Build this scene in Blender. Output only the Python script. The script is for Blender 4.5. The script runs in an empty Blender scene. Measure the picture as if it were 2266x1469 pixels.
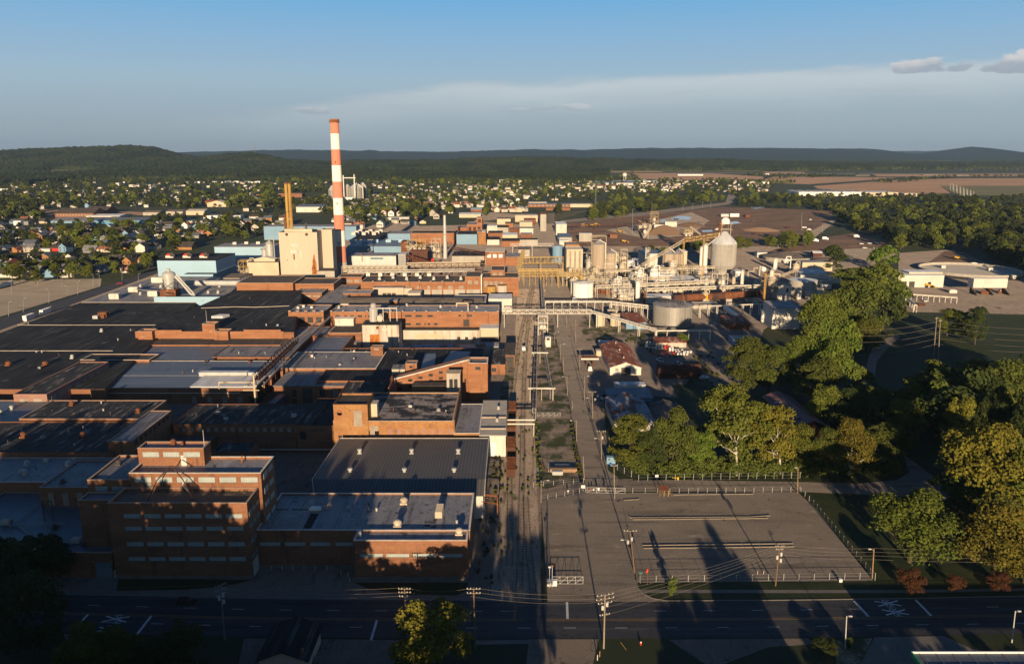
import bpy,math,random
import numpy as np
R=random.Random(11)
F_PX,CX,CY,HC,YH=1760.0,1133.0,734.5,112.0,333.0
P=math.atan((CY-YH)/F_PX)
SP,CP=math.sin(P),math.cos(P)
def Yat(py,z=0.0):
 v=py-CY
 return(HC-z)*(F_PX*CP-v*SP)/(F_PX*SP+v*CP)
def zat(py,Y):
 v=py-CY
 return HC-Y*(F_PX*SP+v*CP)/(F_PX*CP-v*SP)
def Xat(px,Y,z=0.0):
 return(px-CX)*(Y*CP+(HC-z)*SP)/F_PX
def G(px,py,z=0.0):
 Y=Yat(py,z)
 return(Xat(px,Y,z),Y,z)
def proj(X,Y,Z):
 d=Y*CP+(HC-Z)*SP
 return CX+F_PX*X/d,CY+F_PX*(-Y*SP+(HC-Z)*CP)/d
def ppm(py,z=0.0):
 return F_PX/(Yat(py,z)*CP+(HC-z)*SP)
C=bpy.context.scene.collection
MATS={}
def nd(nt,t,**kw):
 n=nt.nodes.new(t)
 for k,v in kw.items():setattr(n,k,v)
 return n
def mat(name,c1,c2=None,scale=(.3,.3,.3),lo=.35,hi=.65,stain=None,rough=.85,metal=0.0,ribs=None,fine=None,rnd=0.0,obj=False,spec=.3,dr=.35,cracks=None):
 """c1/c2 mixed by noise; stain=(colour, scale3, lo, hi); ribs=(axis, period, darkness); fine=(scale, amount); rnd=value spread per object"""
 if name in MATS:return MATS[name]
 m=bpy.data.materials.new(name);m.use_nodes=True
 nt=m.node_tree;bs=nt.nodes['Principled BSDF']
 bs.inputs['Roughness'].default_value=rough;bs.inputs['Metallic'].default_value=metal
 bs.inputs['Specular IOR Level'].default_value=spec;bs.inputs['Diffuse Roughness'].default_value=dr
 L=nt.links.new
 if c2 is None:c2=tuple(x*.78 for x in c1)
 if obj:pos=nd(nt,'ShaderNodeTexCoord').outputs['Object']
 else:pos=nd(nt,'ShaderNodeNewGeometry').outputs['Position']
 def noise(sc,lo,hi,det=5.0):
  mp=nd(nt,'ShaderNodeVectorMath',operation='MULTIPLY');L(pos,mp.inputs[0]);mp.inputs[1].default_value=sc
  n=nd(nt,'ShaderNodeTexNoise');n.inputs['Scale'].default_value=1;n.inputs['Detail'].default_value=det;n.inputs['Roughness'].default_value=.62
  L(mp.outputs[0],n.inputs['Vector'])
  r=nd(nt,'ShaderNodeMapRange');r.inputs[1].default_value=lo;r.inputs[2].default_value=hi
  L(n.outputs[0],r.inputs[0]);return r.outputs[0]
 def mix(f,a,b,bt='MIX'):
  x=nd(nt,'ShaderNodeMix',data_type='RGBA',blend_type=bt)
  if isinstance(f,float):x.inputs[0].default_value=f
  else:L(f,x.inputs[0])
  for i,s in((6,a),(7,b)):
   if isinstance(s,tuple):x.inputs[i].default_value=(*s,1)
   else:L(s,x.inputs[i])
  return x.outputs[2]
 col=mix(noise(scale,lo,hi),tuple(c1),tuple(c2))
 if stain:
  st=stain if isinstance(stain,list)else[stain]
  for(sc_,ss,sl,sh)in st:col=mix(noise(ss,sl,sh),col,tuple(sc_))
 if cracks:
  for(cs,cw,cc)in(cracks if isinstance(cracks,list)else[cracks]):
   mp=nd(nt,'ShaderNodeVectorMath',operation='MULTIPLY');L(pos,mp.inputs[0]);mp.inputs[1].default_value=cs
   n=nd(nt,'ShaderNodeTexNoise');n.inputs['Scale'].default_value=1;n.inputs['Detail'].default_value=4;L(mp.outputs[0],n.inputs['Vector'])
   a=nd(nt,'ShaderNodeMath',operation='SUBTRACT');L(n.outputs[0],a.inputs[0]);a.inputs[1].default_value=.5
   b=nd(nt,'ShaderNodeMath',operation='ABSOLUTE');L(a.outputs[0],b.inputs[0])
   g=nd(nt,'ShaderNodeMapRange');g.inputs[1].default_value=cw*.4;g.inputs[2].default_value=cw;g.inputs[3].default_value=.8;g.inputs[4].default_value=0;L(b.outputs[0],g.inputs[0])
   col=mix(g.outputs[0],col,tuple(cc))
 if fine:
  f=noise((fine[0],)*3,.3,.7,2.0)
  g=nd(nt,'ShaderNodeMapRange');g.inputs[3].default_value=1-fine[1];g.inputs[4].default_value=1+fine[1]*.6;L(f,g.inputs[0])
  col=mix(1.0,col,g.outputs[0],'MULTIPLY')
 if ribs:
  for(ax,per,dark,wid)in(ribs if isinstance(ribs,list)else[ribs]):
   sx=nd(nt,'ShaderNodeSeparateXYZ');L(pos,sx.inputs[0])
   w=nd(nt,'ShaderNodeMath',operation='DIVIDE');L(sx.outputs[ax],w.inputs[0]);w.inputs[1].default_value=per
   fr=nd(nt,'ShaderNodeMath',operation='FRACT');L(w.outputs[0],fr.inputs[0])
   gt=nd(nt,'ShaderNodeMath',operation='LESS_THAN');L(fr.outputs[0],gt.inputs[0]);gt.inputs[1].default_value=wid
   fa=nd(nt,'ShaderNodeMath',operation='MULTIPLY');L(gt.outputs[0],fa.inputs[0]);fa.inputs[1].default_value=dark
   col=mix(fa.outputs[0],col,(0.0,0.0,0.0))if dark>0 else col
 if rnd:
  oi=nd(nt,'ShaderNodeObjectInfo')
  h=nd(nt,'ShaderNodeHueSaturation')
  a=nd(nt,'ShaderNodeMapRange');a.inputs[3].default_value=1-rnd;a.inputs[4].default_value=1+rnd;L(oi.outputs['Random'],a.inputs[0])
  b=nd(nt,'ShaderNodeMapRange');b.inputs[3].default_value=.5-rnd*.06;b.inputs[4].default_value=.5+rnd*.05;L(oi.outputs['Random'],b.inputs[0])
  L(a.outputs[0],h.inputs['Value']);L(b.outputs[0],h.inputs['Hue']);L(col,h.inputs['Color']);col=h.outputs[0]
 L(col,bs.inputs['Base Color'])
 MATS[name]=m
 return m
M=lambda n:MATS[n]
class MB:
 def __init__(s):s.v=[];s.f=[];s.m=[]
 def quad(s,a,b,c,d,mi=0):
  n=len(s.v);s.v+=[a,b,c,d];s.f.append((n,n+1,n+2,n+3));s.m.append(mi)
 def poly(s,pts,mi=0):
  n=len(s.v);s.v+=list(pts);s.f.append(tuple(range(n,n+len(pts))));s.m.append(mi)
 def box(s,x0,x1,y0,y1,z0,z1,mi=0):
  if x1<x0:x0,x1=x1,x0
  if y1<y0:y0,y1=y1,y0
  return s.prism([(x0,y0),(x1,y0),(x1,y1),(x0,y1)],z0,z1,mi)
 def prism(s,pts,z0,z1,mi=0,top=None):
  n=len(s.v);k=len(pts)
  z0f=z0 if callable(z0)else(lambda x,y:z0)
  z1f=z1 if callable(z1)else(lambda x,y:z1)
  s.v+=[(x,y,z0f(x,y))for x,y in pts]+[(x,y,z1f(x,y))for x,y in pts]
  s.f.append(tuple(range(n+k-1,n-1,-1)));s.m.append(mi)
  s.f.append(tuple(range(n+k,n+2*k)));s.m.append(mi if top is None else top)
  for i in range(k):
   j=(i+1)%k;s.f.append((n+i,n+j,n+k+j,n+k+i));s.m.append(mi)
  return s
 def obox(s,cx,cy,L,Wd,z0,z1,a=0.0,mi=0):
  ca,sa=math.cos(a),math.sin(a)
  pts=[(cx+ca*x-sa*y,cy+sa*x+ca*y)for x,y in((-L/2,-Wd/2),(L/2,-Wd/2),(L/2,Wd/2),(-L/2,Wd/2))]
  return s.prism(pts,z0,z1,mi)
 def cyl(s,p0,p1,r0,r1=None,n=8,mi=0,cap=True):
  if r1 is None:r1=r0
  a=np.array(p1,float)-np.array(p0,float);l=np.linalg.norm(a)
  if l<1e-6:return s
  a/=l;u=np.cross(a,(0,0,1.0)if abs(a[2])<.9 else(1.0,0,0));u/=np.linalg.norm(u);w=np.cross(a,u)
  b=len(s.v)
  for p,r in((p0,r0),(p1,r1)):
   for i in range(n):
    t=2*math.pi*i/n;q=np.array(p)+r*(math.cos(t)*u+math.sin(t)*w);s.v.append(tuple(q))
  for i in range(n):
   j=(i+1)%n;s.f.append((b+j,b+i,b+n+i,b+n+j));s.m.append(mi)
  if cap:
   s.f.append(tuple(range(b,b+n)));s.m.append(mi)
   s.f.append(tuple(range(b+2*n-1,b+n-1,-1)));s.m.append(mi)
  return s
 def lathe(s,cx,cy,prof,n=20,mi=0):
  b=len(s.v);k=len(prof)
  for r,z in prof:
   for i in range(n):
    t=2*math.pi*i/n;s.v.append((cx+r*math.cos(t),cy+r*math.sin(t),z))
  for q in range(k-1):
   for i in range(n):
    j=(i+1)%n;s.f.append((b+q*n+i,b+q*n+j,b+(q+1)*n+j,b+(q+1)*n+i));s.m.append(mi)
  s.f.append(tuple(range(b+(k-1)*n,b+k*n)));s.m.append(mi)
  return s
 def tube(s,pts,r,n=6,mi=0):
  for a,b in zip(pts[:-1],pts[1:]):s.cyl(a,b,r,r,n,mi)
  return s
 def beam(s,p0,p1,w,mi=0):
  return s.cyl(p0,p1,w*.6,w*.6,4,mi)
 def gable(s,x0,x1,y0,y1,z0,z1,axis='y',mi=0,th=.25,over=.4):
  """two roof slabs, ridge along axis"""
  if axis=='y':
   xm=(x0+x1)/2;x0-=over;x1+=over;y0-=over;y1+=over
   A=[(x0,z0),(xm,z1),(x1,z0)]
   for(xa,za),(xb,zb)in((A[0],A[1]),(A[1],A[2])):
    n=len(s.v)
    s.v+=[(xa,y0,za),(xb,y0,zb),(xb,y1,zb),(xa,y1,za),(xa,y0,za-th),(xb,y0,zb-th),(xb,y1,zb-th),(xa,y1,za-th)]
    for f in((0,1,2,3),(7,6,5,4),(0,4,5,1),(1,5,6,2),(2,6,7,3),(3,7,4,0)):s.f.append(tuple(n+i for i in f));s.m.append(mi)
  else:
   ym=(y0+y1)/2;x0-=over;x1+=over;y0-=over;y1+=over
   A=[(y0,z0),(ym,z1),(y1,z0)]
   for(ya,za),(yb,zb)in((A[0],A[1]),(A[1],A[2])):
    n=len(s.v)
    s.v+=[(x0,ya,za),(x1,ya,za),(x1,yb,zb),(x0,yb,zb),(x0,ya,za-th),(x1,ya,za-th),(x1,yb,zb-th),(x0,yb,zb-th)]
    for f in((0,1,2,3),(7,6,5,4),(0,4,5,1),(1,5,6,2),(2,6,7,3),(3,7,4,0)):s.f.append(tuple(n+i for i in f));s.m.append(mi)
  return s
 def build(s,name,mats,parent=None,org=(0,0,0),smooth=False):
  me=bpy.data.meshes.new(name)
  o=org
  me.from_pydata([(x-o[0],y-o[1],z-o[2])for x,y,z in s.v],[],s.f)
  if not isinstance(mats,(list,tuple)):mats=[mats]
  for m in mats:me.materials.append(M(m)if isinstance(m,str)else m)
  if len(mats)>1:me.polygons.foreach_set('material_index',s.m)
  if smooth:me.polygons.foreach_set('use_smooth',[True]*len(s.f))
  me.update()
  ob=bpy.data.objects.new(name,me);C.objects.link(ob)
  if parent is not None:ob.parent=parent
  else:ob.location=o
  return ob
def tag(o,label=None,cat=None,group=None,kind=None):
 if label:o['label']=label
 if cat:o['category']=cat
 if group:o['group']=group
 if kind:o['kind']=kind
 return o
class Thing:
 """an Empty at the thing's base; its parts are meshes parented to it"""
 def __init__(s,name,label,cat,org,group=None):
  s.org=tuple(org);s.e=bpy.data.objects.new(name,None);C.objects.link(s.e)
  s.e.location=s.org;s.e.empty_display_size=.5;tag(s.e,label,cat,group)
 def part(s,name,mb,mats,parent=None,label=None,smooth=False):
  o=mb.build(name,mats,parent or s.e,s.org,smooth)
  if label:o['label']=label
  return o
def single(name,mb,mats,label,cat,org=(0,0,0),group=None,smooth=False):
 return tag(mb.build(name,mats,None,org,smooth),label,cat,group)
def struct(name,mb,mats,kind='structure',label=None,smooth=False):
 o=mb.build(name,mats,None,(0,0,0),smooth);o['kind']=kind
 if label:o['label']=label
 return o
NP=[0]
def patch(name,pts,z,m,label=None,kind='structure'):
 NP[0]+=1;z=2*z+NP[0]*.0001
 """a sheet of ground through pixel-surveyed corners"""
 mb=MB();mb.poly([G(px,py,0)[:2]+(z,)for px,py in pts])
 return struct(name,mb,m,kind,label)
def patchw(name,pts,z,m,label=None,kind='structure'):
 mb=MB();mb.poly([(x,y,z)for x,y in pts])
 return struct(name,mb,m,kind,label)
def copy_tree(o,parent=None):
 c=o.copy();C.objects.link(c)
 if parent is not None:c.parent=parent
 for ch in list(o.children):copy_tree(ch,c)
 return c
class Bld(Thing):
 """x0,x1,yt: left, right and row of the front eave in the photograph; ybot: row of its foot; yback: row of the rear eave"""
 def __init__(s,name,label,cat,x0,x1,yt,yback=None,z=None,ybot=None,base=0.0,depth=None,group=None,Yf=None):
  if Yf is not None:s.Yf=Yf;s.zt=zat(yt,Yf)if z is None else z
  elif ybot is not None:s.Yf=Yat(ybot,base);s.zt=zat(yt,s.Yf)
  else:s.zt=z;s.Yf=Yat(yt,z)
  s.X0=Xat(x0,s.Yf,s.zt);s.X1=Xat(x1,s.Yf,s.zt)
  s.Yb=s.Yf+depth if depth else Yat(yback,s.zt)
  s.zb=base
  Thing.__init__(s,name,label,cat,((s.X0+s.X1)/2,(s.Yf+s.Yb)/2,base),group)
 def shell(s,wall,roof,cop=None,par=.7,t=.4,band=None):
  """walls with a parapet, roof deck between them, coping on top"""
  w=MB();X0,X1,Y0,Y1=s.X0,s.X1,s.Yf,s.Yb
  zt=s.zt-(.12 if cop else 0)
  w.box(X0,X1,Y0,Y0+t,s.zb,zt);w.box(X0,X1,Y1-t,Y1,s.zb,zt)
  w.box(X0,X0+t,Y0+t,Y1-t,s.zb,zt);w.box(X1-t,X1,Y0+t,Y1-t,s.zb,zt)
  s.wall=s.part('wall',w,wall)
  s.zr=s.zt-par
  r=MB();r.box(X0+t,X1-t,Y0+t,Y1-t,s.zr-.3,s.zr);s.roof=s.part('roof',r,roof)
  if cop:
   c=MB();e=.07;k=t+.07
   c.box(X0-e,X1+e,Y0-e,Y0+k,zt,s.zt);c.box(X0-e,X1+e,Y1-k,Y1+e,zt,s.zt)
   c.box(X0-e,X0+k,Y0+k,Y1-k,zt,s.zt);c.box(X1-k,X1+e,Y0+k,Y1-k,zt,s.zt)
   s.part('coping',c,cop)
  if band:
   b=MB();b.box(X0-.06,X1+.06,Y0-.06,Y0,s.zb,s.zb+1.1);b.box(X1,X1+.06,Y0,Y1,s.zb,s.zb+1.1);s.part('plinth',b,band)
  return s
 def slab(s,wall,roof,over=.35,th=.35,slope=0.0):
  """walls with a flat or slightly sloped slab roof (slope: metres the rear stands above the front)"""
  X0,X1,Y0,Y1=s.X0,s.X1,s.Yf,s.Yb
  zf=lambda x,y:s.zt-th+slope*(y-Y0)/(Y1-Y0)
  w=MB();w.prism([(X0,Y0),(X1,Y0),(X1,Y1),(X0,Y1)],s.zb,zf);s.wall=s.part('wall',w,wall)
  r=MB();r.prism([(X0-over,Y0-over),(X1+over,Y0-over),(X1+over,Y1+over),(X0-over,Y1+over)],zf,lambda x,y:zf(x,y)+th)
  s.roof=s.part('roof',r,roof);s.zr=s.zt
  return s
 def pitched(s,wall,roof,rise,axis='x',over=.4,vents=0,ventm='galv'):
  X0,X1,Y0,Y1=s.X0,s.X1,s.Yf,s.Yb
  w=MB();w.box(X0,X1,Y0,Y1,s.zb,s.zt)
  if axis=='y':
   xm=(X0+X1)/2
   for y,d in((Y0,1),(Y1,-1)):
    w.poly([(X0,y,s.zt),(X1,y,s.zt),(xm,y,s.zt+rise)])
  else:
   ym=(Y0+Y1)/2
   for x in(X0,X1):w.poly([(x,Y0,s.zt),(x,Y1,s.zt),(x,ym,s.zt+rise)])
  s.wall=s.part('wall',w,wall)
  r=MB();r.gable(X0,X1,Y0,Y1,s.zt+.05,s.zt+rise+.28,axis,over=over);s.roof=s.part('roof',r,roof)
  s.zr=s.zt
  for i in range(vents):
   v=MB();f=(i+.5)/vents
   cx,cy=((X0+X1)/2,Y0+(Y1-Y0)*f)if axis=='y' else(X0+(X1-X0)*f,(Y0+Y1)/2)
   v.cyl((cx,cy,s.zt+rise),(cx,cy,s.zt+rise+.9),.35,.35,10);v.cyl((cx,cy,s.zt+rise+.9),(cx,cy,s.zt+rise+1.2),.6,.15,10)
   s.part('roof_vent',v,ventm,s.roof)
  return s
 def win(s,face,n,a,b,z0,z1,m='glassblock',gap=.25,name='window',frame=None,th=.08):
  """n openings between fractions a..b of a wall; z0,z1 heights above the ground"""
  for i in range(n):
   f0=a+(b-a)*(i+gap/2)/n;f1=a+(b-a)*(i+1-gap/2)/n
   w=MB()
   if face=='front':
    xa,xb=s.X0+(s.X1-s.X0)*f0,s.X0+(s.X1-s.X0)*f1;w.box(xa,xb,s.Yf-th,s.Yf+.02,z0,z1)
   elif face=='right':
    ya,yb=s.Yf+(s.Yb-s.Yf)*f0,s.Yf+(s.Yb-s.Yf)*f1;w.box(s.X1-.02,s.X1+th,ya,yb,z0,z1)
   else:
    ya,yb=s.Yf+(s.Yb-s.Yf)*f0,s.Yf+(s.Yb-s.Yf)*f1;w.box(s.X0-th,s.X0+.02,ya,yb,z0,z1)
   o=s.part(name,w,m)
   if frame:
    fr=MB()
    if face=='front':
     fr.box(xa-.12,xb+.12,s.Yf-.14,s.Yf,z0-.18,z0-.003)
     if frame=='frame_white':
      k=max(1,int((xb-xa)/1.2))
      for q in range(1,k+1):fr.box(xa+(xb-xa)*q/(k+1)-.05,xa+(xb-xa)*q/(k+1)+.05,s.Yf-th-.03,s.Yf-th-.003,z0,z1)
    elif face=='right':fr.box(s.X1,s.X1+.14,ya-.12,yb+.12,z0-.18,z0-.003)
    else:fr.box(s.X0-.14,s.X0,ya-.12,yb+.12,z0-.18,z0-.003)
    s.part('sill',fr,'concrete',o)
  return s
 def pil(s,n,m,w=.8,d=.3,up=.8):
  """brick piers along the front standing above the parapet"""
  for i in range(n):
   x=s.X0+w/2+(s.X1-s.X0-w)*i/(n-1);p=MB();p.box(x-w/2,x+w/2,s.Yf-d,s.Yf-.003,s.zb,s.zt+up-.003)
   o=s.part('pier',p,m)
   c=MB();c.box(x-w/2-.08,x+w/2+.08,s.Yf-d-.08,s.Yf+.45,s.zt+up,s.zt+up+.25);s.part('cap',c,'stone',o)
  return s
 def px(s,px,py):return G(px,py,s.zr)[:2]
 def vent(s,px,py,r=.7,h=1.6,m='galv',kind='mush'):
  x,y=s.px(px,py);v=MB();z=s.zr
  if kind=='mush':
   v.box(x-r*1.05,x+r*1.05,y-r*1.05,y+r*1.05,z,z+h*.3);v.lathe(x,y,[(r*.8,z+h*.3),(r*.85,z+h*.6),(r*1.1,z+h*.62),(r*1.05,z+h*.8),(r*.5,z+h)],14)
  elif kind=='pipe':
   v.cyl((x,y,z),(x,y,z+h*.75),r*.6,r*.6,10);v.cyl((x,y,z+h*.8),(x,y,z+h),r,r*.3,10);v.cyl((x,y,z+h*.7),(x,y,z+h*.82),r*.25,r*.25,6)
  s.part('roof_vent',v,m);return s
 def unit(s,px,py,w=3,d=2.4,h=1.8,m='galv',name='roof_unit'):
  x,y=s.px(px,py);v=MB();v.box(x-w/2,x+w/2,y-d/2,y+d/2,s.zr+.25,s.zr+h)
  v.box(x-w/2+.2,x+w/2-.2,y-d/2+.2,y+d/2-.2,s.zr,s.zr+.25);v.box(x-w/2+.3,x+w/2-.3,y-d/2+.3,y+d/2-.3,s.zr+h,s.zr+h+.15)
  s.part(name,v,m);return s
mat('grass',(.022,.036,.008),(.042,.047,.014),(.05,.08,.08),stain=[((.066,.054,.026),(.12,.05,.15),.54,.72),((.02,.032,.008),(.3,.3,.3),.55,.7)],fine=(2.2,.35))
mat('valley_floor',(.024,.034,.011),(.042,.044,.017),(.03,.03,.03),stain=((.075,.06,.04),(.015,.02,.02),.56,.7))
mat('grass_dry',(.075,.07,.032),(.11,.088,.05),(.12,.12,.12),stain=((.035,.045,.012),(.35,.35,.35),.5,.62),fine=(1.5,.35))
mat('asphalt',(.16,.128,.104),(.205,.162,.13),(.06,.06,.06),stain=[((.09,.076,.066),(.5,.12,.5),.55,.72),((.27,.22,.175),(.25,.25,.25),.62,.72)],fine=(3.0,.22),dr=1.0,cracks=((.09,.07,.1),.007,(.06,.05,.045)))
mat('lot',(.165,.137,.112),(.205,.17,.138),(.05,.05,.05),stain=[((.105,.087,.072),(.03,.25,.1),.52,.68),((.27,.22,.18),(.12,.3,.1),.6,.72),((.065,.056,.048),(.3,.22,.1),.64,.7)],fine=(2.5,.25),dr=1.0,cracks=((.06,.035,.1),.0028,(.13,.105,.088)))
mat('road',(.040,.039,.041),(.060,.058,.058),(.02,.5,.1),stain=[((.085,.08,.078),(.01,.7,.1),.54,.68),((.03,.03,.032),(.05,.3,.1),.58,.66)],fine=(3.0,.2),rough=.75,cracks=((.08,.2,.1),.006,(.015,.015,.017)))
mat('concrete',(.16,.14,.12),(.20,.175,.15),(.2,.2,.2),stain=((.12,.105,.09),(.5,.5,.5),.55,.75),fine=(2,.12))
mat('kerb',(.22,.19,.155),(.18,.155,.13),(.6,.6,.6))
mat('ballast',(.30,.225,.165),(.38,.29,.22),(.25,.12,.2),stain=[((.12,.09,.066),(.5,.05,.2),.54,.68),((.075,.078,.028),(.2,.10,.2),.57,.66)],fine=(1.6,.4),dr=1.0)
mat('weedy',(.27,.205,.15),(.34,.26,.195),(.2,.2,.2),stain=[((.06,.066,.022),(.12,.09,.2),.42,.56),((.22,.19,.16),(.35,.3,.2),.62,.7)],fine=(1.3,.4))
mat('dirt',(.20,.122,.072),(.13,.079,.05),(.02,.03,.02),stain=[((.07,.048,.036),(.03,.06,.02),.5,.66),((.19,.135,.1),(.012,.05,.02),.58,.7)],fine=(.7,.25))
mat('field',(.20,.128,.08),(.155,.097,.062),(.004,.012,.004),stain=((.12,.075,.05),(.006,.02,.006),.5,.7),dr=1.0)
mat('field_green',(.11,.11,.045),(.16,.13,.06),(.006,.012,.004))
mat('gravel_road',(.17,.138,.11),(.22,.18,.15),(.08,.08,.08),fine=(.8,.2))
mat('puddle',(.30,.38,.48),(.25,.33,.42),rough=.12,spec=.6)
mat('paint_white',(.62,.62,.60),(.40,.40,.39),(1.2,1.2,1.2),.45,.7)
mat('paint_yellow',(.45,.26,.07),(.25,.16,.06),(.7,1.5,1),.45,.7)
mat('brick',(.305,.138,.070),(.225,.096,.050),(.10,.10,.35),stain=[((.12,.055,.036),(.55,.55,.05),.58,.74),((.16,.058,.03),(.25,.25,.8),.6,.78),((.46,.20,.10),(.3,.3,1.5),.62,.75)],ribs=(2,.62,.10,.3),fine=(1.8,.15))
mat('brick_pink',(.36,.20,.155),(.30,.16,.12),(.1,.1,.3),ribs=(2,.6,.1,.3),fine=(2,.12))
mat('brick_buff',(.42,.215,.085),(.32,.15,.058),(.16,.16,.3),stain=[((.15,.085,.05),(.2,.2,.25),.57,.74),((.36,.13,.06),(.3,.3,.4),.55,.72)],ribs=(2,.7,.15,.3),fine=(1.5,.2))
mat('brick_orange',(.375,.170,.083),(.29,.122,.058),(.08,.08,.4),stain=[((.25,.10,.05),(.3,.3,1),.6,.75),((.15,.07,.042),(.5,.5,.05),.58,.74),((.46,.25,.14),(.2,.2,.5),.62,.74)],ribs=(2,.6,.1,.3),fine=(1.8,.12))
mat('glassblock',(.42,.45,.42),(.33,.36,.34),(.5,.5,.5),ribs=[(0,.62,.35,.12),(2,.62,.25,.12)],rough=.45)
mat('glass_dark',(.022,.024,.026),(.05,.05,.052),(.6,.6,.6),rough=.2,spec=.6)
mat('board',(.36,.30,.24),(.28,.22,.17),(.3,.3,.3))
mat('door_white',(.62,.58,.52),(.5,.46,.42),(.4,.4,.4))
mat('door_blue',(.16,.24,.27),(.13,.2,.23),ribs=(2,.5,.2,.15))
mat('frame_white',(.6,.58,.54),(.45,.43,.4))
mat('stone',(.52,.44,.36),(.4,.33,.26),(.5,.5,.5))
mat('cop',(.42,.31,.23),(.30,.22,.17),(.5,.5,.5))
mat('cop_white',(.70,.63,.55),(.5,.44,.38),(.4,.4,.4))
mat('tar',(.010,.010,.011),(.020,.020,.021),(.35,.05,.1),stain=[((.10,.095,.09),(.9,.03,.1),.54,.72),((.15,.14,.13),(.10,.07,.1),.64,.74),((.006,.006,.007),(.12,.05,.1),.55,.65)],ribs=(0,5.0,.25,.05),rough=.9)
mat('tar_patchy',(.022,.022,.024),(.042,.04,.038),(.4,.06,.1),stain=[((.19,.175,.165),(.55,.11,.1),.54,.64),((.012,.012,.012),(.25,.12,.1),.56,.66)],ribs=[(0,2.2,.3,.06),(1,7.,.3,.03)],rough=.9)
mat('tar_brown',(.075,.06,.05),(.05,.042,.038),(.2,.08,.1),stain=((.12,.10,.085),(.6,.1,.1),.55,.7),ribs=(1,3.0,.2,.06),rough=.9)
mat('roof_grey',(.15,.14,.145),(.22,.205,.205),(.12,.07,.1),stain=[((.05,.048,.05),(.5,.05,.1),.55,.68),((.32,.29,.28),(.2,.1,.1),.6,.75),((.03,.03,.03),(.3,.2,.1),.66,.7)],cracks=((.2,.12,.1),.007,(.03,.03,.03)),rough=.6,spec=.45,ribs=[(0,2.6,.22,.05),(1,6.,.2,.025)],fine=(1.2,.15))
mat('roof_lightgrey',(.26,.245,.25),(.21,.20,.205),(.1,.06,.1),stain=[((.045,.045,.047),(.32,.22,.1),.62,.67),((.12,.11,.11),(.5,.06,.1),.54,.68),((.34,.32,.31),(.12,.1,.1),.6,.7)],rough=.6,spec=.45,cracks=((.25,.18,.1),.008,(.04,.04,.042)),ribs=[(0,2.4,.3,.05),(1,4.5,.2,.03)],fine=(1.2,.15))
mat('roof_patched',(.30,.25,.225),(.25,.205,.185),(.2,.2,.1),stain=[((.03,.028,.028),(.13,.2,.1),.47,.53),((.10,.09,.085),(.4,.3,.1),.55,.62)],ribs=[(0,2.1,.3,.05),(1,2.6,.3,.05)])
mat('roof_bluegrey',(.085,.097,.115),(.115,.128,.148),(.02,.2,.1),stain=[((.07,.075,.085),(.03,.5,.1),.55,.7),((.20,.20,.2),(.3,.1,.1),.62,.7)],ribs=(1,5.5,.15,.04),rough=.45,spec=.45)
mat('roof_ribbed',(.105,.095,.085),(.125,.112,.10),(.03,.02,.1),stain=[((.17,.15,.14),(.11,.004,.1),.6,.66),((.055,.055,.06),(.07,.004,.1),.60,.68)],ribs=(0,1.1,.32,.35),rough=.6)
mat('roof_gravel',(.125,.10,.082),(.155,.125,.1),(.12,.12,.1),stain=((.05,.045,.04),(.09,.2,.1),.56,.66),fine=(1.5,.3))
mat('roof_white',(.55,.55,.56),(.42,.42,.43),(.3,.1,.1),ribs=(0,1.6,.15,.08),rough=.5)
mat('roof_rust',(.24,.075,.035),(.17,.055,.03),(.25,.1,.1),stain=[((.42,.27,.21),(.5,.14,.1),.5,.62),((.10,.05,.04),(.15,.15,.1),.6,.72)],ribs=(1,.9,.2,.25))
mat('roof_rustgrey',(.25,.25,.27),(.33,.33,.35),(.2,.1,.1),stain=[((.16,.065,.035),(.22,.1,.1),.48,.58),((.10,.05,.035),(.5,.3,.1),.6,.7)],ribs=[(1,.9,.2,.2),(0,3.,.2,.04)])
mat('roof_maroon',(.19,.10,.095),(.24,.125,.11),(.06,.1,.1),stain=((.16,.10,.085),(.12,.5,.1),.6,.72),ribs=(0,1.0,.15,.2),rough=.6)
mat('teal',(.33,.49,.60),(.30,.45,.55),(.05,.05,.1),ribs=(0,1.4,.10,.12),rough=.55)
mat('teal_dark',(.13,.30,.42),(.11,.26,.37),(.05,.05,.1),ribs=(1,1.4,.10,.12),rough=.55)
mat('blue_metal',(.20,.33,.44),(.17,.29,.40),(.05,.05,.1),ribs=(0,2.2,.08,.1),rough=.55)
mat('beige_metal',(.55,.455,.34),(.49,.40,.30),(.06,.06,.02),stain=[((.36,.25,.14),(.35,.35,.03),.63,.8),((.65,.57,.45),(.3,.3,.06),.6,.75)],ribs=(0,1.35,.18,.12),rough=.6)
mat('cream',(.60,.50,.36),(.52,.42,.29),(.1,.1,.1),stain=((.35,.24,.13),(.4,.4,.08),.62,.78))
mat('tan_conc',(.45,.405,.345),(.38,.34,.285),(.15,.15,.03),stain=[((.31,.25,.19),(.45,.45,.02),.56,.72),((.55,.48,.39),(.1,.1,.6),.6,.72)],ribs=(2,2.4,.12,.06))
mat('grey_silo',(.40,.37,.325),(.33,.305,.27),(.3,.3,.03),stain=[((.22,.2,.175),(.8,.8,.02),.5,.68),((.48,.45,.4),(.1,.1,.6),.6,.72)],ribs=(2,2.4,.14,.06))
mat('tan_silo',(.45,.36,.27),(.38,.30,.22),(.3,.3,.03),stain=((.28,.21,.15),(.9,.9,.02),.5,.7))
mat('galv',(.50,.485,.45),(.40,.385,.355),(.25,.25,.1),stain=((.25,.19,.14),(.6,.6,.2),.64,.78),rough=.5,metal=.15)
mat('galv_tank',(.34,.315,.28),(.28,.26,.23),(.12,.12,.06),stain=((.21,.18,.15),(.3,.3,.04),.57,.74),ribs=[(2,2.2,.14,.05)],rough=.5,metal=.2)
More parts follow.
